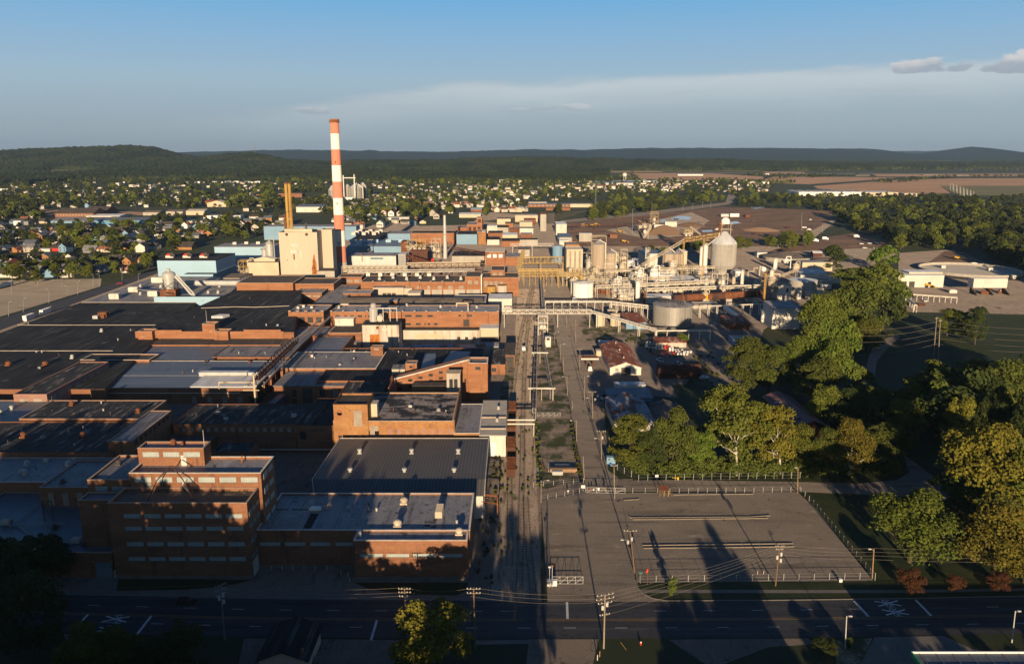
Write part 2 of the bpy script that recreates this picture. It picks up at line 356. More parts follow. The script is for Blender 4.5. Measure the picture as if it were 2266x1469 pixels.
mat('white_tank',(.80,.76,.70),(.72,.68,.62),(.15,.15,.05),stain=((.45,.33,.22),(.35,.35,.06),.68,.82),rough=.5)
mat('white_wall',(.66,.61,.53),(.56,.50,.43),(.12,.12,.06),stain=[((.36,.24,.14),(.5,.5,.05),.60,.76),((.26,.22,.18),(.35,.35,.1),.66,.76)],rough=.7)
mat('white_dirty',(.58,.52,.43),(.44,.38,.31),(.2,.2,.05),stain=[((.30,.16,.08),(.4,.4,.04),.56,.7),((.2,.17,.14),(.5,.5,.1),.62,.74)])
mat('rust',(.21,.075,.030),(.13,.048,.022),(.3,.3,.3),stain=((.36,.15,.06),(.5,.5,.2),.58,.7))
mat('rust_dark',(.075,.034,.024),(.11,.045,.028),(.3,.3,.1),stain=((.05,.03,.025),(.15,.4,.15),.55,.65))
mat('yellow_steel',(.60,.41,.15),(.48,.32,.12),(.3,.3,.3),stain=((.2,.11,.05),(.5,.5,.3),.58,.7))
mat('pipe',(.57,.485,.36),(.45,.37,.26),(.2,.2,.2),stain=((.22,.13,.07),(.4,.4,.3),.58,.7),rough=.6)
mat('pipe_white',(.72,.66,.56),(.60,.54,.45),(.2,.2,.2),stain=((.3,.2,.12),(.4,.4,.3),.62,.74),rough=.6)
mat('steel_dark',(.055,.05,.047),(.08,.068,.06),(.4,.4,.4))
mat('steel_grey',(.27,.265,.255),(.21,.205,.2),(.4,.4,.4),rough=.55,metal=.2)
mat('chimney_white',(.80,.75,.68),(.74,.69,.62),(.2,.2,.03),stain=((.58,.50,.42),(.4,.4,.02),.6,.8))
mat('chimney_red',(.60,.235,.15),(.54,.205,.13),(.2,.2,.03),stain=((.52,.20,.13),(.4,.4,.02),.6,.8))
mat('chimney_rust',(.36,.14,.045),(.22,.075,.03),(.3,.3,.1))
mat('stack_yellow',(.46,.29,.075),(.36,.21,.06),(.3,.3,.03),stain=((.17,.08,.035),(.6,.6,.05),.56,.72))
mat('rust_streak',(.50,.20,.035),(.33,.10,.02),(.6,.6,.15),stain=((.17,.045,.018),(.25,.25,.12),.52,.68))
mat('wood_pole',(.19,.115,.068),(.14,.085,.05),(2,2,.3))
mat('wood_grey',(.30,.24,.175),(.24,.19,.14),(2,2,.3))
mat('wood_tan',(.36,.22,.12),(.28,.17,.09),(.5,2,1))
mat('wire',(.30,.25,.20),(.24,.2,.16))
mat('insulator',(.55,.52,.48),(.42,.4,.38))
mat('sign_white',(.75,.73,.70),(.68,.66,.63))
mat('sign_green',(.03,.28,.12),(.03,.24,.1))
mat('sign_red',(.55,.04,.03),(.45,.035,.025))
mat('sign_yellow',(.65,.42,.02),(.55,.36,.02))
mat('orange_flag',(.72,.09,.03),(.6,.07,.025))
mat('car_black',(.012,.012,.014),(.015,.015,.016),rough=.25,spec=.6)
mat('car_white',(.72,.71,.69),(.66,.65,.63),rough=.3,spec=.5)
mat('car_red',(.45,.03,.025),(.4,.03,.02),rough=.3,spec=.5)
mat('car_blue',(.06,.13,.30),(.05,.11,.26),rough=.3,spec=.5)
mat('tyre',(.015,.015,.015),(.02,.02,.02))
mat('machine_yellow',(.62,.36,.04),(.5,.28,.03),(.5,.5,.5))
mat('rail',(.045,.033,.027),(.07,.052,.042),(.4,.1,.4),rough=.5)
mat('sleeper',(.13,.10,.075),(.18,.14,.105),(.6,.6,.6))
mat('red_vent',(.75,.05,.025),(.65,.04,.02))
mat('blue_drum',(.05,.16,.42),(.04,.13,.36))
mat('tote',(.60,.58,.55),(.48,.46,.44),rnd=.15)
mat('bark',(.10,.072,.048),(.07,.052,.036),(3,3,.6),obj=True)
mat('bark_pale',(.58,.53,.44),(.40,.35,.27),(.9,.9,.5),obj=True)
LEAFM={}
def leafmat(name,c1,c2,c3,rnd=.22,sc=.22,cut=.5):
 m=mat(name,c1,c2,(sc,sc,sc),.36,.64,stain=(c3,(sc*3.2,)*3,.5,.72),rnd=rnd,obj=True,rough=.8,spec=.15,fine=(1.6,.35))
 return m
leafmat('leaf_green',(.074,.094,.016),(.106,.120,.021),(.036,.052,.011))
leafmat('leaf_olive',(.094,.110,.015),(.126,.130,.019),(.044,.06,.011))
leafmat('leaf_bright',(.09,.128,.017),(.125,.155,.022),(.05,.08,.013))
leafmat('leaf_yellow',(.142,.130,.016),(.178,.15,.018),(.066,.076,.013))
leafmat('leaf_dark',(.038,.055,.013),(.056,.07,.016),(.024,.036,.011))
leafmat('leaf_red',(.075,.028,.014),(.10,.04,.016),(.045,.024,.013))
leafmat('leaf_far',(.034,.046,.015),(.052,.060,.018),(.018,.028,.010))
mat('canopy',(.022,.034,.013),(.040,.048,.017),(.012,.012,.012),stain=[((.075,.072,.026),(.05,.05,.05),.57,.68),((.008,.014,.007),(.07,.07,.07),.53,.64),((.012,.020,.009),(.006,.003,.006),.5,.62)],rough=.9,spec=.1)
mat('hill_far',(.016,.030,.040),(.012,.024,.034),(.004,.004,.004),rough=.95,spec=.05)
cam=bpy.data.cameras.new('camera');co=bpy.data.objects.new('camera',cam);C.objects.link(co)
co.location=(0,0,HC);co.rotation_euler=(math.pi/2-P,0,0)
cam.sensor_width=36;cam.lens=36*F_PX/2266;cam.clip_start=1;cam.clip_end=60000
bpy.context.scene.camera=co
SUN_EL,SUN_AZ=math.radians(8.4),math.radians(0.6)
sd=bpy.data.lights.new('sun','SUN');sd.energy=4.9;sd.angle=math.radians(.5);sd.color=(1.0,.775,.51)
so=bpy.data.objects.new('sun',sd);C.objects.link(so)
so.rotation_euler=(math.pi/2-SUN_EL,0,-SUN_AZ)
w=bpy.data.worlds.new('World');bpy.context.scene.world=w;w.use_nodes=True
nt=w.node_tree;nt.nodes.clear();L=nt.links.new
out=nd(nt,'ShaderNodeOutputWorld');bg=nd(nt,'ShaderNodeBackground');bg.inputs[1].default_value=SKY_S=.05
sky=nd(nt,'ShaderNodeTexSky',sky_type='NISHITA');sky.sun_disc=False;sky.sun_elevation=SUN_EL;sky.sun_rotation=math.pi+SUN_AZ
sky.altitude=300;sky.air_density=1.0;sky.dust_density=.6;sky.ozone_density=1.5
tc=nd(nt,'ShaderNodeTexCoord');sep=nd(nt,'ShaderNodeSeparateXYZ');L(tc.outputs['Generated'],sep.inputs[0])
def wm(op,a,b=None,c=None):
 n=nd(nt,'ShaderNodeMath',operation=op)
 for i,s in enumerate((a,b,c)):
  if s is None:continue
  if isinstance(s,(int,float)):n.inputs[i].default_value=s
  else:L(s,n.inputs[i])
 return n.outputs[0]
def wr(a,lo,hi,t0=0,t1=1,sm=True):
 n=nd(nt,'ShaderNodeMapRange');n.interpolation_type='SMOOTHSTEP' if sm else 'LINEAR'
 L(a,n.inputs[0])
 for i,s in((1,lo),(2,hi),(3,t0),(4,t1)):n.inputs[i].default_value=s
 return n.outputs[0]
def wnoise(sc,det,off=0):
 mp=nd(nt,'ShaderNodeMapping');L(tc.outputs['Generated'],mp.inputs[0]);mp.inputs['Scale'].default_value=sc;mp.inputs['Location'].default_value=(off,off*.7,off*.3)
 n=nd(nt,'ShaderNodeTexNoise');n.inputs['Scale'].default_value=1;n.inputs['Detail'].default_value=det;n.inputs['Roughness'].default_value=.55;L(mp.outputs[0],n.inputs['Vector']);return n.outputs[0]
SKYN=dict(el=sep.outputs[2],x=sep.outputs[0],y=sep.outputs[1])
def skydir(px,py):
 u,v=px-CX,py-CY
 d=np.array((u,F_PX*CP-v*SP,-(F_PX*SP+v*CP)));d/=np.linalg.norm(d);return math.atan2(d[0],d[1]),d[2]
az=wm('ARCTAN2',SKYN['x'],SKYN['y']);el=SKYN['el']
rim=nd(nt,'ShaderNodeValToRGB');rim.color_ramp.interpolation='B_SPLINE'
pts=[(-200,262),(350,262),(600,243),(780,208),(1000,177),(1170,157),(1430,166),(1640,160),(1900,138),(2100,128),(2266,118)]
e=rim.color_ramp.elements
while len(e)>1:e.remove(e[-1])
for i,(px,py)in enumerate(pts):
 a,z=skydir(px,py)
 q=e[0]if i==0 else e.new(.5)
 q.position=a/2+.5;q.color=(z*5,z*5,z*5,1)
L(wm('MULTIPLY_ADD',az,.5,.5),rim.inputs[0])
rimz=wm('MULTIPLY',rim.outputs[0],.2)
n1=wnoise((9,9,55),6,1.3);n2=wnoise((3,3,14),4,5.1)
edge=wm('SUBTRACT',wm('ADD',rimz,wm('MULTIPLY',wm('SUBTRACT',n1,.5),.022)),el)
sheet=wr(edge,-.002,.012)
core=wr(edge,.0,.055,1,0)
side=wr(az,-.42,.05)
bright=wm('MULTIPLY',wm('MULTIPLY',sheet,core),side)
body=wm('MULTIPLY',sheet,wr(az,-.6,-.1,.35,1))
def smix(f,a,b):
 x=nd(nt,'ShaderNodeMix',data_type='RGBA')
 if isinstance(f,float):x.inputs[0].default_value=f
 else:L(f,x.inputs[0])
 for i,s in((6,a),(7,b)):
  if isinstance(s,tuple):x.inputs[i].default_value=(*s,1)
  else:L(s,x.inputs[i])
 return x.outputs[2]
K=1/SKY_S;KC=.66*K
skc=smix(1.0,sky.outputs[0],sky.outputs[0])
tint=nd(nt,'ShaderNodeMix',data_type='RGBA',blend_type='MULTIPLY');tint.inputs[0].default_value=1;L(sky.outputs[0],tint.inputs[6]);tint.inputs[7].default_value=(.5,.75,1.1,1)
col=tint.outputs[2]
front=wr(SKYN['y'],-.1,.4)
grad=nd(nt,'ShaderNodeValToRGB');L(el,grad.inputs[0]);ge=grad.color_ramp.elements
ge[0].position=0;ge[0].color=(.265,.335,.41,1);ge[1].position=.17;ge[1].color=(.175,.44,.73,1)
for p_,c_ in((.035,(.34,.43,.50,1)),(.08,(.365,.505,.615,1)),(.125,(.275,.475,.685,1)),(.26,(.07,.23,.52,1)),(.42,(.024,.092,.25,1)),(.8,(.012,.055,.18,1))):q=ge.new(p_);q.color=c_
gs=nd(nt,'ShaderNodeVectorMath',operation='SCALE');L(grad.outputs[0],gs.inputs[0]);gs.inputs['Scale'].default_value=K*.66
col=smix(wm('MULTIPLY',front,wr(el,.98,.6,.75,.95)),col,gs.outputs[0])
col=smix(wm('MULTIPLY',wm('MULTIPLY',body,.55),front),col,tuple(KC*x for x in(.375,.465,.525)))
col=smix(wm('MULTIPLY',wm('MULTIPLY',bright,.62),front),col,tuple(KC*x for x in(.66,.70,.72)))
strk=wm('MULTIPLY',wr(wnoise((5,5,70),5,9.7),.52,.7),wm('MULTIPLY',wr(el,.015,.05),wr(el,.10,.06)))
col=smix(wm('MULTIPLY',wm('MULTIPLY',strk,.22),front),col,tuple(KC*x for x in(.40,.44,.49)))
for(px,py,wx,wy,top)in((690,247,42,15,.8),(1235,241,75,13,.45),(1130,246,60,8,.3),(2065,150,100,24,.95),(2245,150,85,34,1.0),(640,235,30,5,.3)):
 a0,z0=skydir(px,py);a1,_=skydir(px+wx,py);_,z1=skydir(px,py-wy)
 da=wm('DIVIDE',wm('SUBTRACT',az,a0),a1-a0);dz=wm('DIVIDE',wm('SUBTRACT',el,z0),z1-z0)
 dzz=wm('MAXIMUM',dz,wm('MULTIPLY',dz,-2.2))
 r=wm('ADD',wm('MULTIPLY',da,da),wm('MULTIPLY',dzz,dzz))
 nn=wnoise((26,26,62),8,2.2+px*.01)
 f=wr(wm('SUBTRACT',wm('MULTIPLY',wm('SUBTRACT',nn,.30),5.0),r),.0,.5)
 shade=wr(wm('ADD',dz,wm('MULTIPLY',wm('SUBTRACT',nn,.5),2.5)),-.1,.9)
 pc=smix(shade,tuple(KC*x for x in(.36,.42,.49)),tuple(KC*x for x in(.64,.64,.65)))
 col=smix(wm('MULTIPLY',f,top),col,pc)
L(col,bg.inputs[0]);L(bg.outputs[0],out.inputs[0])
sc=bpy.context.scene
sc.view_settings.view_transform='Standard';sc.view_settings.look='None';sc.view_settings.gamma=1;sc.view_settings.exposure=0.6
sc.cycles.max_bounces=5;sc.cycles.diffuse_bounces=2;sc.cycles.glossy_bounces=2;sc.cycles.transmission_bounces=2;sc.cycles.volume_bounces=0;sc.cycles.transparent_max_bounces=4
sc.cycles.use_denoising=True
try:sc.cycles.denoiser='OPENIMAGEDENOISE'
except Exception:pass
RIDGES=[(5200,900,[(-500,345),(-200,335),(0,331),(80,328),(150,324),(290,325),(350,329),(400,341),(440,347),(500,340),(560,338),(600,344),(640,352),(720,357),(1000,352),(1250,348),(1400,350),(1600,352),(1800,358),(2000,366),(2266,368),(2700,366)]),]
def prof(pts,px):return np.interp(px,[p[0]for p in pts],[p[1]for p in pts])
def terrain(X,Y):
 X=np.asarray(X,float);Y=np.asarray(Y,float)
 px=CX+F_PX*X/(Y*CP+HC*SP)
 h=np.zeros_like(Y)
 for D,sp,pr in RIDGES:
  sky_row=prof(pr,px);v=sky_row-CY
  hc=HC-D*(F_PX*SP+v*CP)/(F_PX*CP-v*SP)
  hc=np.maximum(hc-20,0)
  t=(Y-D)/(np.where(Y<D,sp,sp*1.5)*np.interp(px,[1150,1400],[1,.55]))
  h=np.maximum(h,hc*np.exp(-t*t))
 n=12*np.sin(X*.004+Y*.0021)*np.sin(Y*.0033-X*.0012)+8*np.sin(X*.011+1.3)*np.sin(Y*.009)
 return h+n*np.clip(h/60,0,1)
def pip(poly,x,y):
 ins=np.zeros(x.shape,bool);n=len(poly)
 for i in range(n):
  x0,y0=poly[i];x1,y1=poly[(i+1)%n]
  if y0==y1:continue
  c=((y0>y)!=(y1>y))&(x<(x1-x0)*(y-y0)/(y1-y0)+x0)
  ins^=c
 return ins
def worley(X,Y,cell,seed):
 ix=np.floor(X/cell).astype(np.int64);iy=np.floor(Y/cell).astype(np.int64)
 best=np.full(X.shape,9e9);hh=np.zeros(X.shape)
 def hsh(a,b,k):
  v=(a*73856093)^(b*19349663)^(k*83492791+seed*2654435761);v=(v^(v>>13))*1274126177&0x7fffffff;v=(v^(v>>16))&0xffff
  return v/65535.0
 for dx in(-1,0,1):
  for dy in(-1,0,1):
   a,b=ix+dx,iy+dy
   cx=(a+hsh(a,b,1))*cell;cy=(b+hsh(a,b,2))*cell
   d=np.hypot(X-cx,Y-cy);k=d<best
   best=np.where(k,d,best);hh=np.where(k,hsh(a,b,3),hh)
 return best,hh
FOREST=[[(-400,336),(2700,336),(2700,374),(2266,372),(1960,374),(1700,377),(1350,377),(1350,400),(1240,406),(1130,402),(1000,402),(830,404),(600,398),(280,398),(150,402),(60,410),(-400,424)]]
CLEAR=[[(70,381),(120,375),(200,376),(232,379),(205,383),(120,386)],[(850,379),(1000,376),(1085,377),(1085,380),(1000,380),(865,383)],[(1980,357.5),(2120,356.5),(2250,358),(2250,361),(2100,361.5),(1985,360)],[(1830,349.5),(1960,349),(1960,350.6),(1880,350.6)],[(2190,352.5),(2266,352),(2266,354),(2200,354)],[(1130,378.5),(1230,377.5),(1235,379.5),(1140,380.5)],[(1430,367),(1500,366.5),(1500,368),(1432,368.5)]]
CLEARF=[(1700,371),(1960,369.5),(2030,371.5),(1960,373.5),(1720,374)]
def canopy():
 cols=np.linspace(-260,2530,940);rows=np.exp(np.linspace(math.log(1700),math.log(9500),560))
 PX,Y=np.meshgrid(cols,rows)
 X=(PX-CX)*(Y*CP+HC*SP)/F_PX
 rs=np.random.RandomState(3)
 X=X+rs.uniform(-1.3,1.3,X.shape)
 _,PY=CX,CY+F_PX*(-Y*SP+HC*CP)/(Y*CP+HC*SP)
 m=np.zeros(X.shape,bool)
 T0=terrain(X,Y);PYT=CY+F_PX*(-Y*SP+(HC-T0)*CP)/(Y*CP+(HC-T0)*SP)
 for p in FOREST:m|=pip(p,PX,PY)|(pip(p,PX,PYT)&(T0>3))
 for p in CLEAR:m&=~pip(p,PX,PYT)
 m&=~((np.sin(X*.0061+Y*.0014)*np.sin(Y*.0047-X*.0009)>.93)&(Y<4500)&(PX>640))
 d,hh=worley(X,Y,13.0,5);d2,h2=worley(X+400,Y,70.0,9)
 dome=np.sqrt(np.clip(1-(d/8.2)**2,0.02,1))
 Z=terrain(X,Y)+(8+10*hh+6*h2)*(.35+.65*dome)+rs.uniform(-1.6,2.4,X.shape)
 Z=np.where(m,Z,np.where(terrain(X,Y)>3,terrain(X,Y)-1.0,-6.0))
 nr,nc=X.shape
 co_=np.stack([X,Y,Z],-1).reshape(-1,3)
 idx=np.arange(nr*nc).reshape(nr,nc)
 q=np.stack([idx[:-1,:-1],idx[:-1,1:],idx[1:,1:],idx[1:,:-1]],-1).reshape(-1,4)
 me=bpy.data.meshes.new('woodland');me.vertices.add(len(co_));me.vertices.foreach_set('co',co_.ravel())
 keep=(m[:-1,:-1]|m[1:,1:]|m[:-1,1:]|m[1:,:-1]).ravel();q=q[keep]
 me.loops.add(q.size);me.polygons.add(len(q))
 me.loops.foreach_set('vertex_index',q.ravel());me.polygons.foreach_set('loop_start',np.arange(0,q.size,4));me.polygons.foreach_set('loop_total',np.full(len(q),4))
 me.materials.append(M('canopy'));me.update();me.validate()
 o=bpy.data.objects.new('woodland',me);C.objects.link(o);o['kind']='stuff';o['label']='dense dark woodland covering the valley floor and the near hills'
canopy()
def grid_mesh(name,PX,Y,Zf,m,kind='structure'):
 X=(PX-CX)*(Y*CP+HC*SP)/F_PX;Z=Zf(X,Y)
 nr,nc=X.shape;mb=MB();mb.v=[tuple(p)for p in np.stack([X,Y,Z],-1).reshape(-1,3)]
 for i in range(nr-1):
  for j in range(nc-1):a=i*nc+j;mb.f.append((a,a+1,a+nc+1,a+nc));mb.m.append(0)
 return struct(name,mb,m,kind)
PXg,Yg=np.meshgrid(np.linspace(-300,2560,160),np.exp(np.linspace(math.log(2400),math.log(9400),60)))
grid_mesh('terrain',PXg,Yg,lambda X,Y:np.where(terrain(X,Y)>4,terrain(X,Y)-2.0,-3.0),'field_green')
PXg,Yg=np.meshgrid(np.linspace(60,240,20),np.exp(np.linspace(math.log(3600),math.log(4700),14)))
def ridge(D,pts,extra=0):
 cols=np.linspace(-420,2680,420);mb=MB();n=len(cols)
 rs=np.random.RandomState(int(D))
 row=prof(pts,cols);v=row-CY
 hz=HC-D*(F_PX*SP+v*CP)/(F_PX*CP-v*SP)
 j=np.interp(np.arange(n),np.arange(0,n,3),rs.uniform(-1,1,len(np.arange(0,n,3))))*D*.0005+rs.uniform(-1,1,n)*D*.00022
 for k,(dd,f)in enumerate(((-1800,-.02),(-1300,.32),(-700,.72),(-250,.93),(0,1),(900,.6),(2000,-.02))):
  for c,h,jj in zip(cols,hz,j):
   Y=D+dd;mb.v.append(((c-CX)*(D*CP+HC*SP)/F_PX,Y+(jj*20 if k not in(0,6)else 0),max(h,4)*f+(jj if k not in(0,6)else 0)))
 for k in range(6):
  for i in range(n-1):a=k*n+i;mb.f.append((a,a+1,a+n+1,a+n));mb.m.append(0)
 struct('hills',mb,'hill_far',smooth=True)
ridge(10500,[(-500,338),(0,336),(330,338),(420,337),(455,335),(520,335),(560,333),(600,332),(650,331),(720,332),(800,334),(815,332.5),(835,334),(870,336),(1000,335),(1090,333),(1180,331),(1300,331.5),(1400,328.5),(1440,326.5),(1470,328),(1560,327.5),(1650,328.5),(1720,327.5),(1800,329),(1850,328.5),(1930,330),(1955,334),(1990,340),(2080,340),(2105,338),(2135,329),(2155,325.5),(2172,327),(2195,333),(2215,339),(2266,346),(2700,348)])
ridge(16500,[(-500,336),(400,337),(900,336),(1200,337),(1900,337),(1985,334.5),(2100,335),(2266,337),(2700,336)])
mb=MB();mb.quad((-26000,-1500,0),(26000,-1500,0),(26000,27000,0),(-26000,27000,0));struct('ground',mb,'valley_floor')
hz=MB();hz.box(-28000,28000,-2500,28000,-8,330)
m=bpy.data.materials.new('haze');m.use_nodes=True;t=m.node_tree;t.nodes.clear()
o_=nd(t,'ShaderNodeOutputMaterial');pv=nd(t,'ShaderNodeVolumePrincipled');pv.inputs['Color'].default_value=(.52,.74,1.0,1);pv.inputs['Density'].default_value=.00003;pv.inputs['Anisotropy'].default_value=.1
t.links.new(pv.outputs[0],o_.inputs['Volume']);MATS['haze']=m
struct('haze',hz,'haze','stuff')
patch('plant_yard',[(-500,1325),(1198,1325),(1198,1110),(1400,1085),(1400,1040),(1345,1020),(1335,870),(1500,880),(1530,830),(1640,870),(1690,730),(1860,620),(1990,560),(1720,540),(1260,545),(1215,480),(1090,470),(760,505),(330,610),(0,715),(-500,850)],.02,'asphalt')
patch('road',[(-900,1372),(-300,1388),(130,1399.5),(600,1409),(1133,1413),(1700,1411),(2266,1402),(3100,1385),(3100,1300),(2266,1320),(1700,1328.5),(1133,1330.5),(600,1326),(130,1315),(-300,1305),(-900,1288)],.024,'road')
def strip(pts,wpx,z=.064):
 """painted line along pixel-surveyed points, wpx in metres"""
 mb=MB();P3=[G(a,b)[:2]for a,b in pts]
 for(x0,y0),(x1,y1)in zip(P3[:-1],P3[1:]):
  l=math.hypot(x1-x0,y1-y0);nx,ny=-(y1-y0)/l*wpx/2,(x1-x0)/l*wpx/2
  mb.quad((x0-nx,y0-ny,z),(x1-nx,y1-ny,z),(x1+nx,y1+ny,z),(x0+nx,y0+ny,z))
 return mb
CLINE=[(-600,1335),(130,1356.5),(566,1368),(1000,1371.5),(1160,1371.7)]
CLINE2=[(1208,1371.7),(1400,1371.3),(1700,1369.3),(2266,1361),(2700,1353)]
mb=MB()
for ln in(CLINE,CLINE2):
 for off in(-.16,.16):
  s_=strip([(a,b+off*10)for a,b in ln],.12);k=len(mb.v);mb.v+=s_.v;mb.f+=[tuple(i+k for i in f)for f in s_.f];mb.m+=s_.m
struct('centre_line',mb,'paint_yellow')
mb=MB()
def ctr(px):return float(np.interp(px,[-600,130,566,1000,1400,1700,2266,2700],[1335,1356.5,1368,1371.5,1371.3,1369.3,1361,1353]))
dash1=[(95,1)]+[(196+k*105.6,1)for k in range(9)]+[(1000,1),(1109,1)]+[(1448+k*107.7,1)for k in range(5)]+[(2184,1)]
dash2=[(115,-1),(222,-1),(334,-1),(440,-1),(551,-1),(672,-1),(774,-1)]+[(1030,-1),(1145,-1),(1247.5,-1),(1361,-1),(1472,-1),(1586,-1),(1698,-1),(1807,-1),(1917,-1),(2028,-1),(2139,-1),(2250,-1)]
for px,s_ in dash1+dash2:
 c=ctr(px);x,y,_=G(px,c-19.3 if s_>0 else c+17.6);x2,y2,_=G(px+27,ctr(px+27)-19.3 if s_>0 else ctr(px+27)+17.6)
 mb.quad((x,y-.07,.064),(x2,y2-.07,.064),(x2,y2+.07,.064),(x,y+.07,.064))
def pline(a,b,wd):
 s_=strip([a,b],wd,.068);k=len(mb.v);mb.v.extend(s_.v);mb.f.extend([tuple(i+k for i in f)for f in s_.f]);mb.m.extend(s_.m)
pline((195,1359),(154,1402),.6);pline((335,1362),(302,1405),.6);pline((834,1372),(821,1416),.6);pline((1254.5,1332),(1256,1369),.6)
pline((1890,1329),(1922,1364),.6);pline((2026,1327),(2061,1362.5),.6)
for(ax,ay,bx,by,cx_,cy_,dx_,dy_)in((235,1363,279,1376,287,1364,226,1375),(221,1387,261,1399.5,270,1387,206,1398.5),(1935,1330,1995,1340,1986,1329,1944,1341),(1952,1349,2012,1359.5,2002,1348.5,1961,1360.5)):
 pline((ax,ay),(bx,by),.45);pline((cx_,cy_),(dx_,dy_),.45)
struct('lane_markings',mb,'paint_white')
def letters(cx,cy,s_,flip):
 """a painted R on the road, drawn as strokes"""
 x0,y0,_=G(cx,cy);m_=MB();f=-1 if flip else 1
 for a,b in(((0,0),(0,2)),((0,2),(1,2)),((1,2),(1,1)),((1,1),(0,1)),((.4,1),(1,0))):
  p=[(x0+f*(q[1]-1)*s_*.8,y0-f*(q[0]-.5)*s_*.9)for q in(a,b)]
  (xa,ya),(xb,yb)=p;l=math.hypot(xb-xa,yb-ya);nx,ny=-(yb-ya)/l*.09,(xb-xa)/l*.09
  m_.quad((xa-nx,ya-ny,.072),(xb-nx,yb-ny,.072),(xb+nx,yb+ny,.072),(xa+nx,ya+ny,.072))
 return m_
mb=MB()
for cx_,cy_,fl in((261,1363.3,0),(258,1376.5,0),(243,1386.5,0),(232,1399,0),(1961,1330,1),(1970,1340.3,1),(1977,1349,1),(1987,1360,1)):
 q=letters(cx_,cy_,1.1,fl);k=len(mb.v);mb.v+=q.v;mb.f+=[tuple(i+k for i in f)for f in q.f];mb.m+=q.m
struct('crossing_letters',mb,'paint_white')
mb=MB()
for k in range(8):
 s_=strip([(1222,1142+k*14.5),(1250,1142+k*14.5)],.14,.09);n_=len(mb.v);mb.v+=s_.v;mb.f+=[tuple(i+n_ for i in f)for f in s_.f];mb.m+=s_.m
struct('bay_markings',mb,'paint_yellow')
def kerb(pts,name='kerb',w_=.3,h=.14,m='kerb'):
 mb=MB();P3=[G(a,b)[:2]for a,b in pts]
 for(x0,y0),(x1,y1)in zip(P3[:-1],P3[1:]):
  l=math.hypot(x1-x0,y1-y0);nx,ny=-(y1-y0)/l*w_/2,(x1-x0)/l*w_/2
  mb.prism([(x0-nx,y0-ny),(x1-nx,y1-ny),(x1+nx,y1+ny),(x0+nx,y0+ny)],.02,.02+h)
 return struct(name,mb,m)
kerb([(1408,1283),(1411,1300),(1424,1314),(1445,1324),(1475,1329),(1700,1328),(2000,1324),(2266,1319),(2500,1314)])
patch('pavement',[(-300,1304),(130,1314.5),(600,1325.5),(1133,1330),(1198,1330),(1198,1318),(1080,1318),(1030,1322),(900,1318),(790,1312),(650,1305),(520,1299),(420,1306),(250,1309),(-300,1292)],.03,'concrete')
patch('driveway',[(215,1277),(262,1277),(255,1309),(215,1318),(150,1316)],.034,'concrete')
patch('lawn',[(262,1279),(559,1283),(500,1297),(400,1305),(258,1307)],.038,'grass')
patch('lawn',[(783,1289),(1036,1289),(1032,1306),(1012,1317),(900,1316),(815,1302)],.038,'grass')
patch('lawn',[(1410,1292),(1930,1286),(2500,1280),(2500,1297),(2000,1305),(1700,1304.5),(1413,1304)],.03,'grass')
patch('pavement',[(1413,1304.3),(1700,1304.8),(2000,1305.3),(2500,1297.3),(2500,1303),(2000,1312),(1700,1312),(1420,1312)],.036,'concrete')
patch('lawn',[(1424,1313),(1700,1312.5),(2000,1312.5),(2500,1303.5),(2500,1313),(2000,1323.5),(1700,1327.5),(1475,1328.5),(1446,1323.5)],.03,'grass')
patch('gate_apron',[(1198,1110),(1212,1331),(1480,1331),(1446,1324),(1412,1300),(1406,1283),(1386,1160),(1372,1088),(1292,1086)],.036,'lot')
patch('car_park',[(1372,1090),(1765,1089),(1800,1120),(1932,1285),(1410,1289),(1388,1165)],.030,'lot')
patch('service_drive',[(1372,1063),(1500,1062),(1765,1066),(1900,1070),(1985,1062),(2012,1045),(1998,1008),(2016,1016),(2052,1045),(2180,1140),(2120,1118),(2040,1100),(1900,1094),(1765,1088),(1372,1088)],.04,'lot')
patch('street',[(1211,612),(1225,700),(1246,800),(1271,925),(1290,1040),(1292,1088),(1374,1088),(1346,1040),(1328,960),(1303,880),(1276,790),(1253,690),(1232,612)],.045,'lot')
patch('cross_street',[(1150,684),(1700,684),(1760,700),(1760,712),(1640,700),(1150,700)],.04,'lot')
patch('rail_bed',[(1085,1330),(1198,1330),(1190,1110),(1180,900),(1190,760),(1208,640),(1146,640),(1138,760),(1120,900),(1100,1100)],.026,'ballast')
patch('weedy_ground',[(1182,930),(1268,925),(1288,1060),(1198,1085),(1186,1010)],.030,'weedy')
patch('weedy_ground',[(1188,880),(1200,720),(1222,705),(1262,900),(1266,915),(1188,922)],.030,'weedy')
patch('weedy_ground',[(1105,860),(1136,790),(1136,860),(1110,930)],.034,'weedy')
patch('weedy_ground',[(1290,700),(1530,740),(1530,752),(1300,755),(1280,720)],.034,'weedy')
patch('weedy_ground',[(1500,800),(1560,800),(1620,870),(1600,880),(1540,850)],.034,'grass_dry')
patch('lawn',[(1488,852),(1545,850),(1640,880),(1640,930),(1520,925)],.036,'grass')
patch('track',[(1552,828),(1566,828),(1600,850),(1648,890),(1632,892),(1590,862)],.040,'gravel_road')
patch('lawn',[(1345,1040),(1345,960),(1640,900),(1990,900),(2060,1010),(1990,1040),(1900,1064),(1500,1058),(1372,1060)],.02,'grass')
patch('lawn',[(1780,1092),(1900,1098),(2040,1104),(2140,1130),(2500,1200),(2500,1280),(1935,1284)],.02,'grass')
patch('car_park',[(-600,640),(60,619),(225,617),(222,634),(-20,707),(-600,900)],.03,'lot')
patch('street',[(-20,712),(226,636),(345,596),(352,604),(240,645),(-20,738),(-700,960),(-700,915)],.034,'road')
patch('concrete_apron',[(-20,740),(240,646),(330,612),(355,612),(250,662),(190,672),(-20,745)],.03,'lot')
